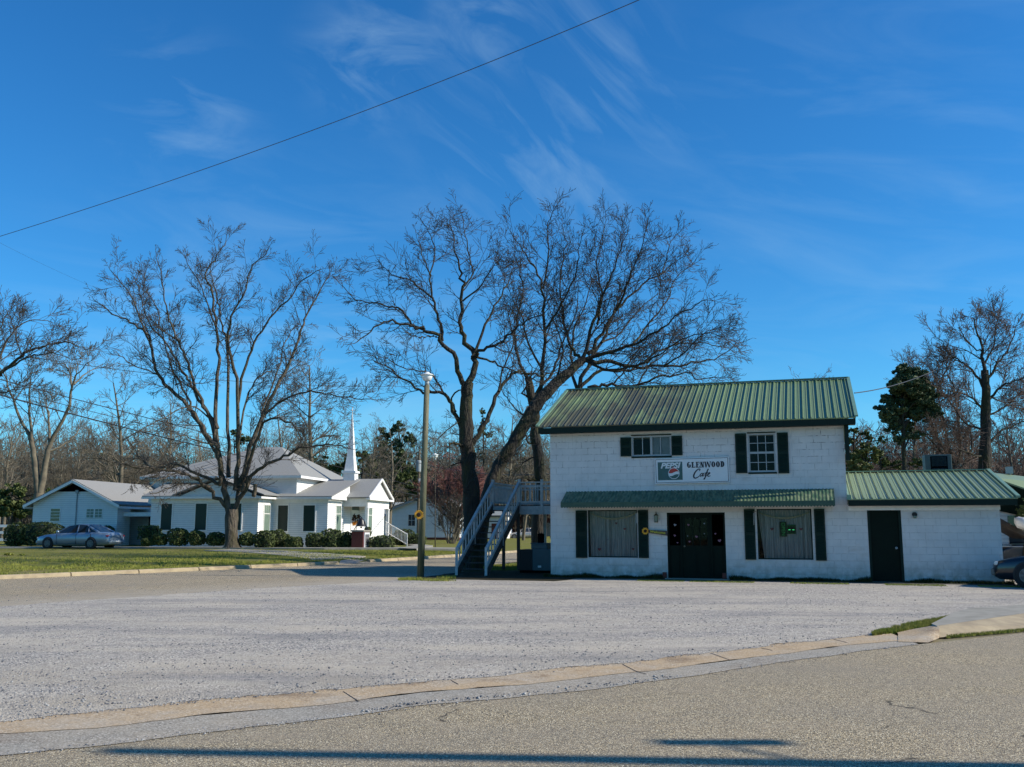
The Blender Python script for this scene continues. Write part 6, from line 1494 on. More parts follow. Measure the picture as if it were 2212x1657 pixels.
t = Tree(41, .009, .02, .10); d = 43
trunk(t, [(1164, 1222), (1164, 1120), (1170, 1040), (1163, 985), (1155, 935), (1157, 900), (1148, 860), (1140, 815)], d, [.36, .30, .27, .25, .22, .22, .2, .16])
def L4_(pts, r0, r1, bow, **k): k.setdefault('side_len', 1.6); k.setdefault('gap', .36); k.setdefault('bare', .12); t.limb(pts, r0, r1, d, bow, **k)
L4_([(1142, 820), (1120, 770), (1115, 700), (1130, 640), (1120, 580), (1130, 520)], .11, .018, 1); L4_([(1150, 865), (1195, 800), (1215, 740), (1245, 680), (1250, 620)], .1, .018, 2)
L4_([(1157, 960), (1140, 955), (1135, 935)], .07, .04, -.6, side_len=.5); L4_([(1160, 985), (1130, 1000), (1110, 1030), (1090, 1045)], .05, .02, -.5, side_len=1.2, bare=.0)
L4_([(1166, 1040), (1140, 1030), (1128, 1042)], .12, .08, -.6, side_len=.3, lvl=2)
L4_([(1152, 900), (1120, 890), (1095, 860), (1080, 830)], .06, .02, 1)
obs = t.build(T4, M['bark2'], M['twig2'], 8); rooted(T4, obs)
T5 = thing('pecan_tree', 'bare spreading tree rising behind the cafe roof ridge', 'tree', U(1248, 1205, 47)); T5.location.z = 0
t = Tree(43, .009, .02, .10); d = 47
trunk(t, [(1246, 1212), (1246, 1100), (1246, 950), (1249, 850)], d, [.45, .36, .33, .27])
L4_([(1249, 850), (1261, 804), (1300, 737), (1327, 679), (1354, 616), (1370, 560)], .16, .02, 1); L4_([(1250, 850), (1285, 835), (1323, 832), (1378, 831), (1421, 816), (1468, 806), (1515, 820), (1560, 815)], .14, .02, -1)
L4_([(1252, 840), (1300, 800), (1360, 800), (1420, 760), (1480, 740), (1540, 745), (1595, 760)], .12, .02, 2); L4_([(1249, 850), (1235, 790), (1240, 720), (1265, 650), (1280, 580)], .12, .02, 3)
L4_([(1300, 740), (1340, 720), (1390, 660), (1430, 630)], .07, .018, 4); L4_([(1323, 832), (1350, 800), (1375, 760), (1410, 720)], .06, .018, 0)
L4_([(1378, 831), (1400, 790), (1440, 760), (1460, 700)], .06, .018, 2)
obs = t.build(T5, M['bark2'], M['twig2'], 8); rooted(T5, obs)
# left edge limb tree
T6 = thing('bare_tree', 'bare tree outside the left edge whose dark limbs reach in above the hall', 'tree', U(-190, 1190, 52)); T6.location.z = .3
t = Tree(47, .011, .02, .10); d = 52
trunk(t, [(-190, 1192), (-180, 1100), (-150, 980), (-100, 880), (-40, 825), (0, 806)], d, [.5, .4, .36, .3, .26, .2])
L4_([(0, 806), (30, 785), (62, 758), (97, 750), (142, 739), (170, 748), (190, 755)], .13, .025, -1, side_len=2.2); L4_([(10, 800), (55, 772), (90, 766), (120, 764), (150, 775)], .08, .02, -2, side_len=1.5)
L4_([(-60, 850), (0, 849), (35, 841), (70, 838)], .08, .02, 0, side_len=1.5); L4_([(-20, 815), (5, 760), (30, 715), (70, 690), (110, 695)], .1, .02, 1, side_len=2.2); L4_([(-60, 840), (-30, 760), (0, 710), (20, 670)], .1, .02, 2, side_len=2.2)
L4_([(-150, 980), (-120, 850), (-100, 750), (-60, 680)], .2, .03, 2, side_len=2.4)
obs = t.build(T6, M['bark1'], M['twig1'], 8); rooted(T6, obs)
# tree behind the hall
T7 = thing('bare_tree', 'tall bare twin-stemmed tree behind the hall gable at the left', 'tree', U(85, 1172, 92)); T7.location.z = 0
t = Tree(53, .017, .03, .10); d = 92
trunk(t, [(84, 1175), (84, 1100), (84, 1066)], d, [.7, .6, .5]); trunk(t, [(84, 1070), (78, 1024), (72, 970), (63, 935)], d, [.36, .32, .28, .22]); trunk(t, [(86, 1070), (94, 1024), (103, 975), (110, 955)], d, [.36, .30, .26, .22])
def L7_(pts, r0, r1, bow, **k): k.setdefault('side_len', 3.2); k.setdefault('gap', .8); k.setdefault('bare', .2); t.limb(pts, r0, r1, d, bow, **k)
L7_([(63, 937), (54, 924), (27, 863), (10, 810), (-10, 780)], .28, .04, 2); L7_([(70, 960), (64, 890), (64, 836), (70, 800)], .22, .04, -2); L7_([(108, 960), (104, 900), (100, 870)], .2, .07, 3)
L7_([(110, 955), (145, 890), (158, 833), (167, 809), (193, 782)], .26, .04, -2); L7_([(156, 838), (150, 805), (135, 785), (115, 790)], .14, .04, 2); L7_([(160, 830), (185, 808), (215, 790)], .12, .04, 3); L7_([(106, 975), (140, 960), (165, 935), (175, 905)], .14, .04, 3)
obs = t.build(T7, M['barkbg'], M['twigbg'], 7); rooted(T7, obs)
# --- the tall bare tree on the right
T8 = thing('bare_tree', 'tallest bare tree at the right edge with a straight trunk and reddish twigs', 'tree', U(2130, 1172, 66)); T8.location.z = 0
t = Tree(59, .0125, .02, .09); d = 66
trunk(t, [(2130, 1175), (2130, 1080), (2128, 1000), (2130, 900), (2130, 840), (2127, 800)], d, [.6, .5, .45, .36, .3, .26])
def L8_(pts, r0, r1, bow, **k): k.setdefault('side_len', 2.2); k.setdefault('gap', .27); k.setdefault('bare', .1); t.limb(pts, r0, r1, d, bow, **k)
L8_([(2127, 800), (2122, 760), (2112, 725), (2105, 695), (2100, 686)], .18, .025, 0); L8_([(2128, 830), (2150, 790), (2175, 760), (2190, 715), (2195, 705)], .14, .025, 1); L8_([(2130, 868), (2165, 835), (2195, 820), (2235, 800)], .14, .025, -1)
L8_([(2128, 840), (2100, 800), (2075, 780), (2045, 760), (2030, 725)], .14, .025, 2); L8_([(2130, 890), (2095, 855), (2060, 845), (2020, 835)], .12, .025, -2); L8_([(2125, 790), (2145, 750), (2150, 710), (2145, 690)], .1, .02, 2)
L8_([(2130, 960), (2165, 930), (2200, 915), (2240, 905)], .13, .025, 1); L8_([(2128, 930), (2090, 915), (2060, 880), (2040, 850)], .12, .025, 2); L8_([(2122, 760), (2095, 745), (2075, 715), (2070, 700)], .08, .02, 1)
L8_([(2130, 850), (2170, 870), (2210, 865)], .1, .025, 2); L8_([(2129, 980), (2105, 985), (2060, 965), (2010, 955)], .12, .025, -2); L8_([(2129, 900), (2170, 880), (2215, 845), (2240, 850)], .1, .025, 3)
obs = t.build(T8, M['bark2'], M['twigred'], 8); rooted(T8, obs)
T9 = thing('bare_tree', 'bare tree with several leaning grey stems between the pine and the tallest tree', 'tree', U(2050, 1172, 75)); T9.location.z = 0
t = Tree(61, .0125, .02, .09); d = 75
trunk(t, [(2075, 1175), (2070, 1080), (2060, 1000)], d, [.5, .4, .3])
for pts, bw_ in (([(2062, 1010), (2047, 950), (2035, 900), (2025, 850), (2018, 810), (2010, 780)], 0), ([(2064, 1020), (2075, 960), (2068, 900), (2062, 850), (2045, 800), (2040, 770)], 2), ([(2060, 1010), (2020, 960), (1990, 940), (1960, 945)], -2), ([(2060, 1000), (2020, 930), (2000, 870), (1985, 810), (1965, 790), (1960, 770)], 2),
                  ([(2064, 1030), (2100, 970), (2090, 920), (2075, 890)], 3), ([(2040, 910), (2000, 850), (1975, 830), (1950, 790)], -1), ([(2025, 850), (2040, 810), (2060, 770)], 1)): L8_(pts, .16, .025, bw_, side_len=2.0)
obs = t.build(T9, M['bark2'], M['twigred'], 8); rooted(T9, obs)
# --- prototypes for the many trees further off
def wild(seed, H, kind='oval', minr=.012):
    t = Tree(seed, minr, .035, .10); r = t.r; t.cut = .09
    n = 14; P = [Vector((0, 0, -.2))]; dd = Vector((r.gauss(0, .05), r.gauss(0, .05), 1)); Rd = [.017 * H]
    for i in range(n): dd = (dd + rv(r, .05) + Vector((0, 0, .1))).normalized(); P.append(P[-1] + dd * H * .85 / n); Rd.append(.017 * H * (1 - .85 * (i + 1) / n))
    t.thick.append((P, Rd))
    for i in range(4, n + 1):
        f = i / n
        for _ in range(2 if kind == 'oval' else 3):
            a = r.uniform(0, math.tau); tilt = .9 if kind == 'oval' else .65; nd = Vector((math.cos(a) * tilt, math.sin(a) * tilt, r.uniform(.5, 1.0))); L = H * r.uniform(.16, .30) * (1.25 - .75 * f)
            t.grow(P[i], nd, L, Rd[i] * .5, 4, .62, .82)
    return t
def mkproto(name, label, t, bk, tw):
    root = thing(name, label, 'tree', (0, 0, 0)); t.build(root, bk, tw, 6); return root
PR = [wild(101, 15), wild(102, 14, 'v'), wild(103, 16), wild(104, 12, 'v'), wild(105, 17)]
first = {}
def place_bg(k, px, py_top, d, label, red=False, group=None, base=0):
    t = PR[k]; H0 = max(p.z for pl, _ in (t.thick + t.thin[::7]) for p in pl); top = U(px, py_top, d); s = (top.z - base) / H0; key = (k, red)
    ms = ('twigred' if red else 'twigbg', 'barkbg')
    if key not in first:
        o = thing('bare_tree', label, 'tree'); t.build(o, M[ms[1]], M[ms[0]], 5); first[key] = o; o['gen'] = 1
        del o['gen']
    else: o = copytree(first[key], (0, 0, 0), 0, label)
    o.location = (top.x, d, base - .03); o.rotation_euler = (0, 0, rg.uniform(0, 6.28)); o.scale = (s * rg.uniform(.85, 1.1),) * 2 + (s,)
    if group: o['group'] = group
    elif 'group' in o: del o['group']
    return o
BG = [(2, 25, 880, 105, 'bare tree with brown twigs at the left edge behind the hedge'), (3, 150, 905, 120, 'bare tree just right of the twin-stemmed tree, over the hall ridge'), (1, 225, 925, 110, 'bare tree over the middle of the hall roof'), (4, 290, 790, 84, 'thin pale bare tree between hall and pecan crown, left of two'),
      (1, 385, 815, 92, 'thin pale bare tree behind the left limbs of the big pecan'), (0, 700, 750, 88, 'dense bare tree behind the church left of the steeple'), (2, 620, 850, 98, 'bare tree behind the right slope of the church roof'), (3, 780, 900, 95, 'bare tree directly behind the steeple'),
      (2, 850, 890, 90, 'bare tree between steeple and lamp pole'), (1, 660, 900, 110, 'small bare tree low behind the church roof, left of the dense one'), (0, 1085, 860, 110, 'thin bare tree seen between the two dark trunks'), (3, 1130, 930, 95, 'low bare tree behind the landing'), (4, 1190, 905, 120, 'bare tree tops at the left corner of the cafe'),
      (1, 1050, 960, 130, 'small far bare tree right of the upright trunk'), (4, 1730, 800, 75, 'upright twig tips showing just above the cafe roof ridge'), (0, 1880, 905, 80, 'bare tree just right of the cafe wall above the annex roof'), (2, 1960, 800, 74, 'reddish bare tree behind the pine'), (3, 2195, 850, 90, 'reddish bare tree low at the right edge'),
      (1, 2090, 880, 85, 'reddish bare tree behind the tallest right tree'), (0, 2010, 850, 92, 'reddish bare tree right of the pine crown'), (4, 460, 900, 120, 'far bare tree behind the church roof and pecan trunk'), (2, 560, 900, 125, 'far bare tree behind the church roof peak'), (3, 925, 930, 105, 'bare tree just right of the lamp pole, above the small house')]
for k, px, pt_, d_, lb in BG: place_bg(k, px, pt_, d_, lb, red=px > 1700)
r = random.Random(77)
for i in range(64):
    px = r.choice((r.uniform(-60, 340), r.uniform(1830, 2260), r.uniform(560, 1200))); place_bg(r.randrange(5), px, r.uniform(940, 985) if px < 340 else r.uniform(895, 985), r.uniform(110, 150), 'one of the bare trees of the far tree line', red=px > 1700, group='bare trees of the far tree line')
# far woods: a mass of thin stems and twigs nobody could count
def woods(name, x0, x1, d0, d1, count, hp, label, mat_, seed):
    r = random.Random(seed); polys = []
    for i in range(count):
        px = r.uniform(x0, x1); d_ = r.uniform(d0, d1); c = U(px, 1138, d_); H = (U(px, hp + r.gauss(0, 22), d_).z) * r.uniform(.6, 1.05); c.z = 0
        P = [c.copy()]; q = c.copy(); dd = Vector((r.gauss(0, .06), 0, 1))
        for k in range(6): dd = (dd + rv(r, .05)).normalized(); q = q + dd * H / 6; P.append(q.copy())
        w_ = r.uniform(.05, .14); polys.append((P, [w_ * (1 - k / 7.5) for k in range(7)]))
        for k in range(1, 7):
            for _ in range(4):
                a = rv(r); a.z = abs(a.z) + .5; a.normalize(); L = H * r.uniform(.08, .18); p0 = P[k]; p1 = p0 + a * L * .5; a2 = (a + rv(r, .25)).normalized(); p2 = p1 + a2 * L * .5; polys.append(([p0, p1, p2], [.035, .028, .02]))
                for _ in range(2): a3 = (a + rv(r, .5)).normalized(); polys.append(([p1, p1 + a3 * L * .45], [.024, .016]))
    o = polymesh(name, polys, 3, mat_); return stuff(o, label, 'woods')
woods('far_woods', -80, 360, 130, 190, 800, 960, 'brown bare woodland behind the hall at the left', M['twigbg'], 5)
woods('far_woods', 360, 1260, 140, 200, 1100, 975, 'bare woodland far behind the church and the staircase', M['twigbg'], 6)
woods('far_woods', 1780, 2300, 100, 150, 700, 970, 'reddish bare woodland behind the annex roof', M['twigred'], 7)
# ---------------------------------------------------------------- leafy crowns
def leafcloud(name, blobs, n, size, mat_, parent, seed, fill=.25):
    """many small leaf faces spread through a set of ellipsoids, denser to the outside, with gaps"""
    r = np.random.RandomState(seed); rb_ = random.Random(seed); nb_ = []
    for b in blobs:      # break every mass into smaller boughs so that gaps open between them
        for _ in range(17):
            a = rv(rb_).normalized() * rb_.uniform(.25, 1.0); k_ = rb_.uniform(.18, .36); nb_.append((b[0] + a.x * b[3], b[1] + a.y * b[4], b[2] + a.z * b[5], b[3] * k_, b[4] * k_, b[5] * k_ * .8))
    blobs = nb_; n = int(n * 1.3); size = size * .8
    vol = np.array([b[3] * b[4] * b[5] for b in blobs]); cnt = (vol ** .8 / (vol ** .8).sum() * n).astype(int) + 1; C = []
    for b, c in zip(blobs, cnt):
        v = r.normal(size=(c, 3)); v /= np.linalg.norm(v, axis=1, keepdims=True); rad = fill + (1 - fill) * r.rand(c, 1) ** .6; rad += .10 * np.sin(v[:, :1] * 9 + b[0]) * np.cos(v[:, 2:3] * 8 + b[2])
        C.append(v * rad * np.array(b[3:6]) + np.array(b[:3]))
    C = np.concatenate(C); m = len(C); a = r.normal(size=(m, 3)); a /= np.linalg.norm(a, axis=1, keepdims=True); b_ = np.cross(a, r.normal(size=(m, 3))); b_ /= np.linalg.norm(b_, axis=1, keepdims=True); s = size * r.uniform(.5, 1.4, size=(m, 1))
    V_ = np.stack([C - a * s, C - b_ * s * .6, C + a * s, C + b_ * s * .6], axis=1).reshape(-1, 3)
    return npmesh(name, V_, np.arange(m * 4).reshape(-1, 4), mat_, parent)
def evergreen(name, label, px, pb, d, blobs_px, n, size, mat_, seed, base=0, trunk_r=.25):
    c = U(px, pb, d); root = thing(name, label, 'tree', (c.x, d, base)); r = random.Random(seed); bl = []; polys = []
    top = max(blobs_px, key=lambda b: -b[1])
    tt = U(top[0], top[1], d); P = [Vector((0, 0, 0)), Vector(((tt.x - c.x) * .3, 0, (tt.z - base) * .4)), Vector((tt.x - c.x, 0, tt.z - base))]; polys.append((P, [trunk_r, trunk_r * .75, trunk_r * .2]))
    for bx, by, rx, ry in blobs_px:
        w_ = U(bx, by, d); k = d / F; off_ = r.uniform(-1, 1) * rx * k * .8; q = Vector((w_.x - c.x, off_, w_.z - base)); bl.append((q.x, q.y, q.z, rx * k, rx * k * .9, ry * k))
        s0 = P[0].lerp(P[2], max(.2, min(.95, (q.z / max(.1, P[2].z)) - .08))); polys.append(([s0, s0.lerp(q, .5) + Vector((0, 0, .2)), q], [trunk_r * .3, trunk_r * .2, .03]))
    polymesh('trunk', polys, 6, M['bark2'], root); leafcloud('crown', bl, n, size, mat_, root, seed); return root
evergreen('pine_tree', 'dark dense pine tree right of the cafe, above the annex roof', 1962, 1172, 64, [(1958, 815, 30, 22), (1985, 830, 30, 24), (1938, 838, 28, 20), (1965, 850, 36, 20), (1930, 870, 24, 18), (1905, 893, 22, 14), (1915, 905, 16, 12), (1950, 885, 34, 18), (1990, 865, 28, 20), (1925, 925, 18, 13), (1960, 915, 26, 16), (1945, 800, 16, 12), (2000, 890, 20, 14), (1893, 882, 10, 8), (1975, 940, 22, 12), (1940, 950, 14, 10), (1970, 830, 34, 26), (1945, 860, 34, 24), (1925, 890, 34, 18), (2010, 860, 20, 18), (1985, 895, 30, 18), (1980, 815, 26, 20), (2005, 835, 24, 20), (1960, 800, 24, 14), (2015, 885, 22, 18), (1955, 840, 40, 30), (1995, 870, 34, 28)], 36000, .15, M['pine'], 3)
evergreen('leafy_tree', 'yellow green leafy tree showing just right of the cafe wall', 1860, 1172, 60, [(1850, 985, 24, 18), (1872, 970, 20, 14), (1885, 990, 16, 12), (1842, 1005, 22, 16), (1862, 1012, 24, 14)], 5000, .10, M['yellowgreen'], 4)
evergreen('leafy_tree', 'thin sparse evergreen above the yellow green tree at the cafe wall', 1845, 1172, 70, [(1845, 930, 12, 8), (1868, 935, 12, 7), (1840, 950, 14, 8), (1880, 945, 10, 8), (1905, 950, 12, 9), (1900, 975, 14, 9)], 1500, .11, M['yewgreen'], 5)
evergreen('leafy_tree', 'mid green bushy tree between the annex roof and the pine trunk', 1925, 1172, 72, [(1915, 1000, 18, 12), (1940, 1005, 18, 12), (1900, 985, 12, 10), (1985, 1000, 20, 14)], 2400, .12, M['yewgreen'], 6)
evergreen('leafy_tree', 'yellow green tree at the far left edge behind the hedge', 20, 1178, 95, [(15, 1070, 30, 24), (45, 1060, 26, 20), (-10, 1095, 30, 24), (35, 1095, 34, 22), (75, 1085, 22, 18), (60, 1105, 26, 16), (125, 1066, 18, 12), (100, 1078, 18, 14)], 9000, .16, M['yewgreen'], 7)
evergreen('leafy_tree', 'dark evergreen tree directly behind the steeple base', 770, 1172, 110, [(725, 1012, 18, 16), (745, 1000, 22, 18), (785, 990, 20, 18), (800, 1010, 20, 18), (765, 1015, 20, 16), (820, 1035, 20, 18), (800, 1045, 18, 14)], 8000, .17, M['bush'], 8)
evergreen('leafy_tree', 'dark green tree between the portico gable and the lamp pole', 870, 1172, 105, [(845, 1010, 22, 20), (870, 990, 22, 22), (865, 1035, 28, 20), (890, 1055, 26, 18), (850, 1055, 22, 16), (890, 1020, 20, 20), (862, 1068, 24, 10)], 9000, .17, M['bush'], 9)
evergreen('leafy_tree', 'tall loose green tree behind the lamp pole, over the small house', 885, 1172, 120, [(830, 940, 20, 18), (860, 920, 20, 16), (850, 960, 22, 16), (885, 950, 18, 18), (820, 970, 14, 12)], 3200, .17, M['pine'], 10)
evergreen('pine_tree', 'small round pine crown seen between the pecan limbs above the church roof', 510, 1172, 130, [(505, 935, 10, 8), (520, 945, 12, 8), (512, 955, 14, 8), (535, 948, 9, 6)], 1500, .17, M['pine'], 11)
evergreen('pine_tree', 'slim distant pine between the two dark trunks', 1048, 1172, 120, [(1043, 890, 9, 10), (1050, 910, 12, 8), (1040, 925, 10, 8), (1055, 940, 12, 9), (1075, 1000, 12, 8), (1045, 985, 12, 9)], 1400, .15, M['pine'], 12)
evergreen('leafy_tree', 'dark green tree by the far road seen under the landing', 1165, 1160, 140, [(1150, 1100, 10, 8), (1165, 1105, 10, 10), (1140, 1108, 8, 6)], 1200, .2, M['yewgreen'], 13)
evergreen('leafy_shrub', 'leafy shrub with yellow green leaves before the right building window', 2206, 1200, 29.5, [(2203, 1105, 10, 14), (2215, 1120, 14, 20), (2200, 1130, 8, 12), (2222, 1090, 10, 14)], 2200, .05, M['yewgreen'], 14, trunk_r=.04)
evergreen('leafy_tree', 'dark evergreen low behind the left hall roof', 300, 1172, 120, [(385, 1012, 12, 8), (400, 1015, 12, 7)], 700, .17, M['pine'], 15)
for i, (px, py, rx, ry, dd, nm) in enumerate(((655, 985, 26, 22, 125, 'dark evergreen mass low behind the church roof, left of the steeple'), (700, 1015, 26, 20, 118, 'dark evergreen just left of the steeple base'), (830, 985, 24, 26, 128, 'dark evergreen mass between steeple and lamp pole'), (925, 1045, 24, 26, 118, 'dark green tree just right of the lamp pole above the small house'),
        (1130, 1010, 26, 18, 140, 'green tree low behind the stair landing'), (1840, 1000, 30, 24, 95, 'olive green tree at the foot of the cafe wall above the annex roof'), (215, 1000, 26, 16, 150, 'low dark evergreen behind the hall ridge'), (1080, 1035, 24, 16, 140, 'dull green tree between upright and leaning trunk'))):
    evergreen('leafy_tree', nm, px, 1172, dd, [(px - rx * .5, py, rx * .7, ry), (px + rx * .5, py + 8, rx * .7, ry), (px, py - ry * .7, rx * .6, ry * .7), (px, py + ry, rx, ry * .8)], 4500, .16, M['pine' if i not in (5,) else 'yewgreen'], 40 + i)
# the tree in red bud by the neighbour's house
c = U(985, 1172, 86); rt = thing('budding_tree', 'tree with a haze of dark red buds behind the upright trunk', 'tree', (c.x, 86, 0)); t = Tree(71, .02, .08, .16); t.cut = .07
t.thick.append(([Vector((0, 0, 0)), Vector((.1, 0, 1.4)), Vector((0, 0, 2.8))], [.3, .24, .2]))
for k in range(15): a = k * 2.4; t.grow(Vector((0, 0, 1.6 + k * .1)), Vector((math.cos(a), math.sin(a), .55 + .05 * k)), 4.1, .12, 3, .6, 1.1)
t.build(rt, M['bark2'], M['redbud'], 6)
k = 86 / F; leafcloud('buds', [(U(px, py, 86).x - c.x, o_, U(px, py, 86).z, rx * k, rx * k, ry * k) for px, py, rx, ry, o_ in ((960, 1045, 26, 20, 0), (985, 1010, 30, 16, 1), (1020, 1015, 26, 16, -1), (1035, 1040, 20, 20, 1), (1000, 1050, 34, 22, -1), (950, 1070, 20, 12, 0), (1015, 1075, 24, 18, 0), (970, 985, 16, 8, 0))], 8000, .055, M['redbud'], rt, 5, .2)
# the pale multi stemmed shrub in front of the small house
c = U(975, 1172, 74); ms = thing('bare_shrub', 'pale multi-stemmed bare shrub in front of the small house', 'shrub', (c.x, 74, .1)); t = Tree(73, .012, .12, .12); t.cut = .035
for k in range(9): a = k * .7; t.grow(Vector((math.cos(a) * .15, math.sin(a) * .15, 0)), Vector((math.cos(a) * .45, math.sin(a) * .45, 1)), 3.3, .06, 3, .55, .9)
t.build(ms, M['barkbg'], M['twig1'], 6)
c = U(1000, 1168, 60); 
# ---------------------------------------------------------------- clipped bushes
r = random.Random(9)
def bush(px0, px1, py0, py1, d, label, boxy=.0, seed=0, dens=1.0):
    cx = (px0 + px1) / 2; cb = U(cx, py1, d); ct = U(cx, py0, d); wd_ = (px1 - px0) / F * d / 2; h = ct.z - cb.z; root = thing('clipped_bush', label, 'bush', (cb.x, d, cb.z - .05), 0, 'clipped bushes round the church')
    rr = np.random.RandomState(seed + 5); n = int(2600 * max(.6, wd_ * h) * dens); v = rr.normal(size=(n, 3)); v /= np.linalg.norm(v, axis=1, keepdims=True); p = 2 + 3 * boxy
    sc = (np.abs(v) ** p).sum(axis=1, keepdims=True) ** (-1 / p); v = v * sc
    lump = 1 + .09 * np.sin(v[:, :1] * 5 + seed) * np.cos(v[:, 2:] * 4 + seed * 2) + .05 * np.sin(v[:, :1] * 13 + v[:, 2:] * 11 + seed) + np.abs(rr.normal(size=(n, 1))) * .03
    hh = h / 2; C = v * lump * np.array([wd_, max(.45, wd_ * .85), hh]) + np.array([0, 0, hh]); C = C[C[:, 2] > .01]; m = len(C)
    a = rr.normal(size=(m, 3)); a /= np.linalg.norm(a, axis=1, keepdims=True); b_ = np.cross(a, rr.normal(size=(m, 3))); b_ /= np.linalg.norm(b_, axis=1, keepdims=True); s = .05 * rr.uniform(.5, 1.5, size=(m, 1))
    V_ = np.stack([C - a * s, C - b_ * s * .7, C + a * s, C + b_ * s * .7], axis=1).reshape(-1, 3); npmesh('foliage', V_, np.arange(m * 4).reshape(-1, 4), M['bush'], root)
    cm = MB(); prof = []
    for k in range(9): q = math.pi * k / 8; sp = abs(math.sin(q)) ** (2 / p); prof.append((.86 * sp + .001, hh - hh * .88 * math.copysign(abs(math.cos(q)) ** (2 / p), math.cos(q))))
    cm.lathe(prof, 16); cm.v = [(x * wd_, y * max(.45, wd_ * .85), z) for x, y, z in cm.v]; cm.build('shade_core', M['bushcore'], root, smooth=True)  # solid dark core stands in for the shade between the leaves
for i, (a, b_, c_, e_, d_, lb, bx) in enumerate([
    (11, 55, 1130, 1178, 61, 'big dark bush at the far left beside the white rail fence', .2), (50, 128, 1129, 1177, 61, 'broad bush behind the nose of the blue sedan', .5), (207, 243, 1135, 1164, 64.5, 'small bush behind the rear of the blue sedan', .2),
    (303, 343, 1135, 1163, 57.5, 'square clipped bush at the left corner of the church', 1), (308, 331, 1161, 1177, 56.6, 'lowest small bush at the left corner of the church', .2), (330, 358, 1152, 1176, 56.6, 'small round bush left of the first church window', .2),
    (364, 405, 1141, 1177, 56.7, 'round bush between the first two church windows', .3), (407, 442, 1145, 1176, 56.6, 'round bush below the second church window', .1), (448, 484, 1149, 1177, 56.6, 'low round bush just left of the pecan trunk', .2),
    (518, 549, 1150, 1177, 56.6, 'low round bush just right of the pecan trunk', .2), (551, 591, 1146, 1183, 56.5, 'tall round bush at the corner of the church wing', .4), (579, 613, 1144, 1181, 57.4, 'round bush behind the tall one at the wing corner', .3), (606, 625, 1153, 1180, 58.2, 'narrow bush between wing corner and two tall windows', .3),
    (620, 651, 1159, 1183, 57.2, 'low square bush between the two right tall windows', .6), (662, 698, 1151, 1184, 57.4, 'round bush right of the last tall window', .3), (696, 736, 1143, 1182, 59, 'flat topped bush under the near porch window', .7),
    (698, 736, 1154, 1185, 57.4, 'front bush before the near porch window', .4), (733, 761, 1149, 1184, 57.6, 'dark bush touching the brick bell stand on its left', .5), (800, 849, 1157, 1186, 57.6, 'broad clipped bush right of the brick bell stand', .8),
    (850, 893, 1143, 1180, 69, 'tall bush beyond the church handrail', .4), (880, 918, 1153, 1181, 68, 'dark bush behind the foot of the lamp pole', .5), (789, 800, 1138, 1158, 62, 'small dark bush on the porch side behind the bell stand', .3)]):
    bush(a, b_, c_, e_, d_, lb, bx, i * 7 + 1)
q = thing('shadow_caster_tree', 'unseen evergreen outside the right edge, added with a flattened crown to shade the near road', 'tree', (16.5, 4.15, 0))  # unseen tree, crown flattened to throw shade on the near road
polymesh('trunk', [([Vector((0, 0, 0)), Vector((.1, 0, 4)), Vector((0, 0, 7.6))], [.16, .12, .05])], 8, M['bark1'], q); leafcloud('crown', [(0, 0, 7.2, 2.6, .75, .6), (-1.6, -.2, 7.5, 1.8, .6, .4), (1.5, -.4, 6.8, 1.8, .8, .6)], 9000, .12, M['pine'], q, 8)
low = thing('lawn_clump', 'small dark green clump growing on the lawn at the far left', 'plant', G(30, 1203, .25)); low.location.z = .2
leafcloud('leaves', [(0, 0, .1, .6, .4, .14), (-.9, .1, .02, .7, .4, .08)], 1600, .06, M['blade'], low, 3)
# ---------------------------------------------------------------- cars
def paint(name, c, rough=.28, met=.35):
    m = mat(name, c, rough, tuple(x * .85 for x in c), 3, .5, spec=.5); b = m.node_tree.nodes['Principled BSDF']; b.inputs['Coat Weight'].default_value = .6; b.inputs['Coat Roughness'].default_value = .08; b.inputs['Metallic'].default_value = met; return m
M['blue'] = paint('metallic_blue_paint', (.20, .27, .36)); M['silver'] = paint('champagne_silver_paint', (.42, .40, .37)); M['navy'] = paint('dark_navy_paint', (.004, .005, .010), .3, 0); M['tyre'] = mat('tyre_rubber', (.012, .012, .013), .85, (.02, .02, .02), 9, .5)
M['rim'] = mat('wheel_alloy', (.16, .165, .17), .45, (.10, .105, .11), 8, .5, metal=.4); M['redlens'] = mat('red_lens', (.45, .02, .03), .25); M['clearlens'] = mat('clear_lens', (.6, .6, .58), .15); M['lowertrim'] = mat('grey_lower_trim', (.14, .135, .12), .5, (.09, .085, .08), 5, .5)
def loft(secs, closed=True):
    n = len(secs[0]); m = MB(); m.v = [tuple(p) for s in secs for p in s]
    for i in range(len(secs) - 1):
        for k in range(n if closed else n - 1): m.f.append((i * n + k, i * n + (k + 1) % n, (i + 1) * n + (k + 1) % n, (i + 1) * n + k)); m.mi.append(0)
    m.f.append(tuple(range(n))); m.mi.append(0); m.f.append(tuple(range((len(secs) - 1) * n, len(secs) * n))[::-1]); m.mi.append(0); return m
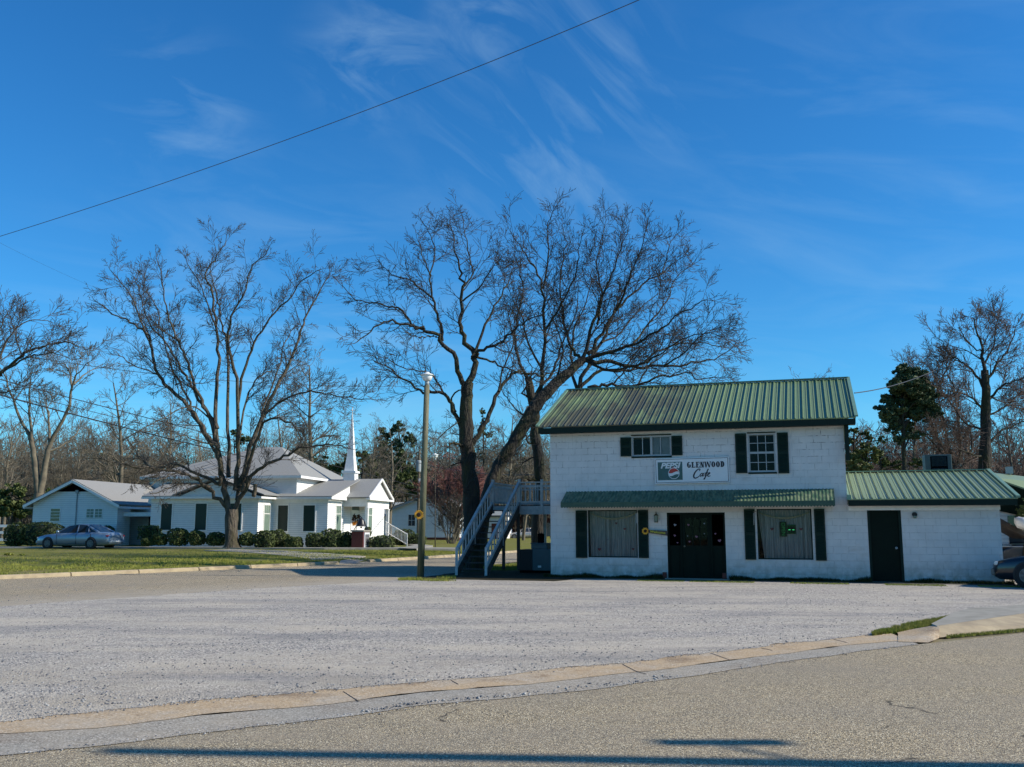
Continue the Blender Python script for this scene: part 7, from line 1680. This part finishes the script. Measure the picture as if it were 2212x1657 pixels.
def make_car(name, label, loc, rz, pm, s=1.0, tails=True, lower=None, group=None):
    root = thing(name, label, 'car', loc, rz); root.scale = (s, s, s)
    #  x front..rear: bottom, belt, centre-line top, half width
    st = [(2.42, .36, .50, .52, .50), (2.40, .27, .60, .63, .66), (2.25, .20, .68, .72, .78), (1.95, .19, .74, .79, .84), (1.78, .19, .77, .82, .86), (1.1, .19, .85, .90, .885), (.85, .19, .88, .93, .89), (.3, .19, .90, .95, .89), (-.6, .19, .92, .97, .89), (-1.05, .19, .93, .98, .89), (-1.65, .20, .935, .985, .87), (-2.05, .22, .91, .96, .85), (-2.3, .26, .86, .92, .80), (-2.40, .32, .70, .76, .74), (-2.42, .38, .62, .64, .60)]
    secs = []
    for x, zb, zs, zt, w_ in st:
        half = [(0, zb), (w_ * .80, zb), (w_ * .95, zb + .07), (w_, zb + (zs - zb) * .45), (w_ * .985, zs - .09), (w_ * .94, zs), (w_ * .80, zt - .015), (w_ * .4, zt)]
        sec = [(x, y, z) for y, z in half] + [(x, 0, zt + .003)] + [(x, -y, z) for y, z in half[::-1][:-1]]; secs.append(sec)
    body = loft(secs).build('body', pm, root, smooth=True); wn = body.modifiers.new('n', 'WEIGHTED_NORMAL') if 0 else None
    # greenhouse: glass volume, then painted roof and pillars on it
    gp_ = [(1.05, .90, .90, .74), (.28, 1.33, 1.35, .585), (-.25, 1.395, 1.42, .58), (-.85, 1.365, 1.40, .57), (-1.68, .955, .965, .70)]
    secs = []
    for x, z0, z1, w_ in gp_:
        bz = .86; bw = .80 if -1.2 < x < .6 else .76; secs.append([(x, bw, bz), (x, w_, z0), (x, w_ * .5, z1), (x, -w_ * .5, z1), (x, -w_, z0), (x, -bw, bz)])
    gh = loft(secs).build('windows', M['glass'], root)
    m = MB(); q = [(.27, 1.337, 1.357, .60), (-.25, 1.401, 1.427, .592), (-.86, 1.371, 1.407, .582)]
    loft([[(x, w_, z0), (x, w_ * .5, z1 + .008), (x, -w_ * .5, z1 + .008), (x, -w_, z0), (x, -w_ * .9, z0 - .03), (x, w_ * .9, z0 - .03)] for x, z0, z1, w_ in q]).build('car_roof', pm, root, smooth=True)
    m = MB()
    for sd_ in (-1, 1):
        m.tube([(1.05, sd_ * .745, .905), (.28, sd_ * .592, 1.337)], .028, 6); m.tube([(-.85, sd_ * .577, 1.37), (-1.25, sd_ * .645, 1.175), (-1.72, sd_ * .71, .95)], [.035, .06, .07], 6)
        m.beam((-.36, sd_ * .79, .90), (-.33, sd_ * .592, 1.385), .05, .03); m.beam((-1.12, sd_ * .80, .93), (-1.02, sd_ * .60, 1.30), .05, .03)
    m.build('pillar', pm, root)
    for sd_ in (-1, 1):
        for x0, x1 in ((.92, -.36), (-.36, -1.32)):   # doors as fine panel seams with handle
            dm = MB(); y = sd_ * .893
            for p0, p1 in (((x0, .30), (x0, .86)), ((x1, .30), (x1, .88)), ((x0, .30), (x1, .30))): dm.beam((p0[0], y * .985, p0[1]), (p1[0], y * .985, p1[1]), .012, .03, up=(0, 1, 0))
            d_ = dm.build('door', M['black'], root); MB().box(x1 + .10, x1 + .28, sd_ * .885, sd_ * .915, .775, .80).build('handle', pm, d_)
        mr = MB(); mr.lathe([(0, -.07), (.07, -.06), (.085, 0), (.06, .06), (0, .07)], 10, (.78, sd_ * .98, 1.0), 'x'); mr.box(.74, .80, sd_ * .86, sd_ * .95, .93, .97); mr.build('mirror', pm, root, smooth=True)
        MB().box(2.12, 2.36, sd_ * .50, sd_ * .745, .58, .68).build('headlight', M['clearlens'], root, bevel=.03)
        MB().box(-2.375, -2.10, sd_ * .40, sd_ * .80, .70, .80).build('tail_light', M['redlens'], root, bevel=.02)
        for x in (1.5, -1.35):
            w_ = MB(); w_.lathe([(.37, -.03), (.37, .004), (.345, .01), (0, .012)], 24, (x, sd_ * (.875 if sd_ > 0 else .875), .335), 'y')
            if sd_ < 0: w_.v = [(a, -b_, c) for a, b_, c in [(v[0], v[1] - 2 * 0, v[2]) for v in w_.v]] if False else w_.v
            if sd_ < 0: w_ = MB().lathe([(.37, .03), (.37, -.004), (.345, -.01), (0, -.012)], 24, (x, -.875, .335), 'y')
            w_.build('wheel_arch', M['black'], root)
            wh = MB().lathe([(.18, -.10), (.29, -.11), (.325, -.08), (.33, 0), (.325, .09), (.29, .112), (.2, .10)], 28, (x, sd_ * .80, .33), 'y').build('wheel', M['tyre'], root, smooth=True)
            rm = MB(); rm.lathe([(.205, 0), (.205, sd_ * .012), (.19, sd_ * .012), (.185, 0)], 24, (x, sd_ * .905, .33), 'y')
            for k in range(7): a = k * math.tau / 7; rm.beam((x, sd_ * .912, .33), (x + .19 * math.cos(a), sd_ * .912, .33 + .19 * math.sin(a)), .045, .016, up=(0, 1, 0))
            rm.lathe([(.05, -.01), (.05, .012)], 12, (x, sd_ * .91, .33), 'y'); rm.build('rim', M['rim'], wh)
    MB().box(-2.46, -2.30, -.74, .74, .36, .52).build('rear_bumper', lower or pm, root, bevel=.05); MB().box(2.34, 2.47, -.68, .68, .30, .50).build('front_bumper', lower or pm, root, bevel=.05)
    MB().box(-2.475, -2.462, -.16, .16, .40, .50).build('number_plate', M['signwhite'], root)
    if lower: MB().box(-1.0, 1.15, -.897, .897, .22, .36).build('sill', lower, root, bevel=.02)
    MB().box(2.38, 2.425, -.35, .35, .52, .60).build('grille', M['black'], root)
    return root
c = U(172, 1187, 56.5); make_car('parked_car', 'metallic blue sedan parked beside the church hall, rear to the right', (c.x, c.y, .31), R(180 - 13), M['blue'], 1.0)
c = U(1130, 1165.5, 121); make_car('parked_car', 'small distant champagne silver sedan seen under the landing', (c.x + .3, c.y, 0), R(180 + 6), M['silver'], 1.0)
c = U(2182, 1250, 25.3); make_car('parked_car', 'dark navy car with tan lower trim at the right end of the annex', (c.x + 2.1, c.y - .35, .015), R(140), M['navy'], .97, lower=M['lowertrim'])
# the vehicle behind it with a raised panel and something white inside
c = U(2200, 1240, 30.3); sv = thing('dark_vehicle', 'dark vehicle with a slanting raised lid behind the navy car', 'vehicle', (c.x, c.y, 0), R(-8))
MB().prism([(-.9, .35), (-.95, .8), (-.3, 1.05), (2.8, 1.1), (3.2, .9), (3.2, .35)], -.8, .8).build('body', M['navy'], sv, bevel=.06)
a_, b_ = U(2166, 1121, 29.4) - Vector((c.x, c.y, 0)), U(2235, 1160, 29.4) - Vector((c.x, c.y, 0))
MB().beam((a_.x, -.2, a_.z), (b_.x, -.2, b_.z), 1.3, .16, up=(0, 0, 1)).build('raised_lid', mat('brown_lid', (.045, .032, .022), .7, (.02, .016, .012), 4, .6), sv, bevel=.02)
MB().box(-.85, 3, -.806, .806, .98, 1.0).build('chrome_strip', M['frame'], sv)
for x in (0, 2.3): MB().lathe([(.2, -.1), (.33, -.1), (.34, 0), (.33, .1), (.2, .1)], 20, (x, -.74, .34), 'y').build('wheel', M['tyre'], sv, smooth=True)
p = U(2212, 1130, 29.2); wb = thing('white_sack', 'rounded white sack resting on the slanting lid at the right edge', 'sack', p)
bm_ = MB(); rr = random.Random(2); bm_.lathe([(0, -.17), (.2, -.16), (.28, -.05), (.26, .08), (.14, .16), (0, .17)], 14); bm_.v = [(x * 1.0 + rr.gauss(0, .015), y, z + rr.gauss(0, .012) - x * .25) for x, y, z in bm_.v]; bm_.build('sack_body', M['signwhite'], wb, smooth=True)
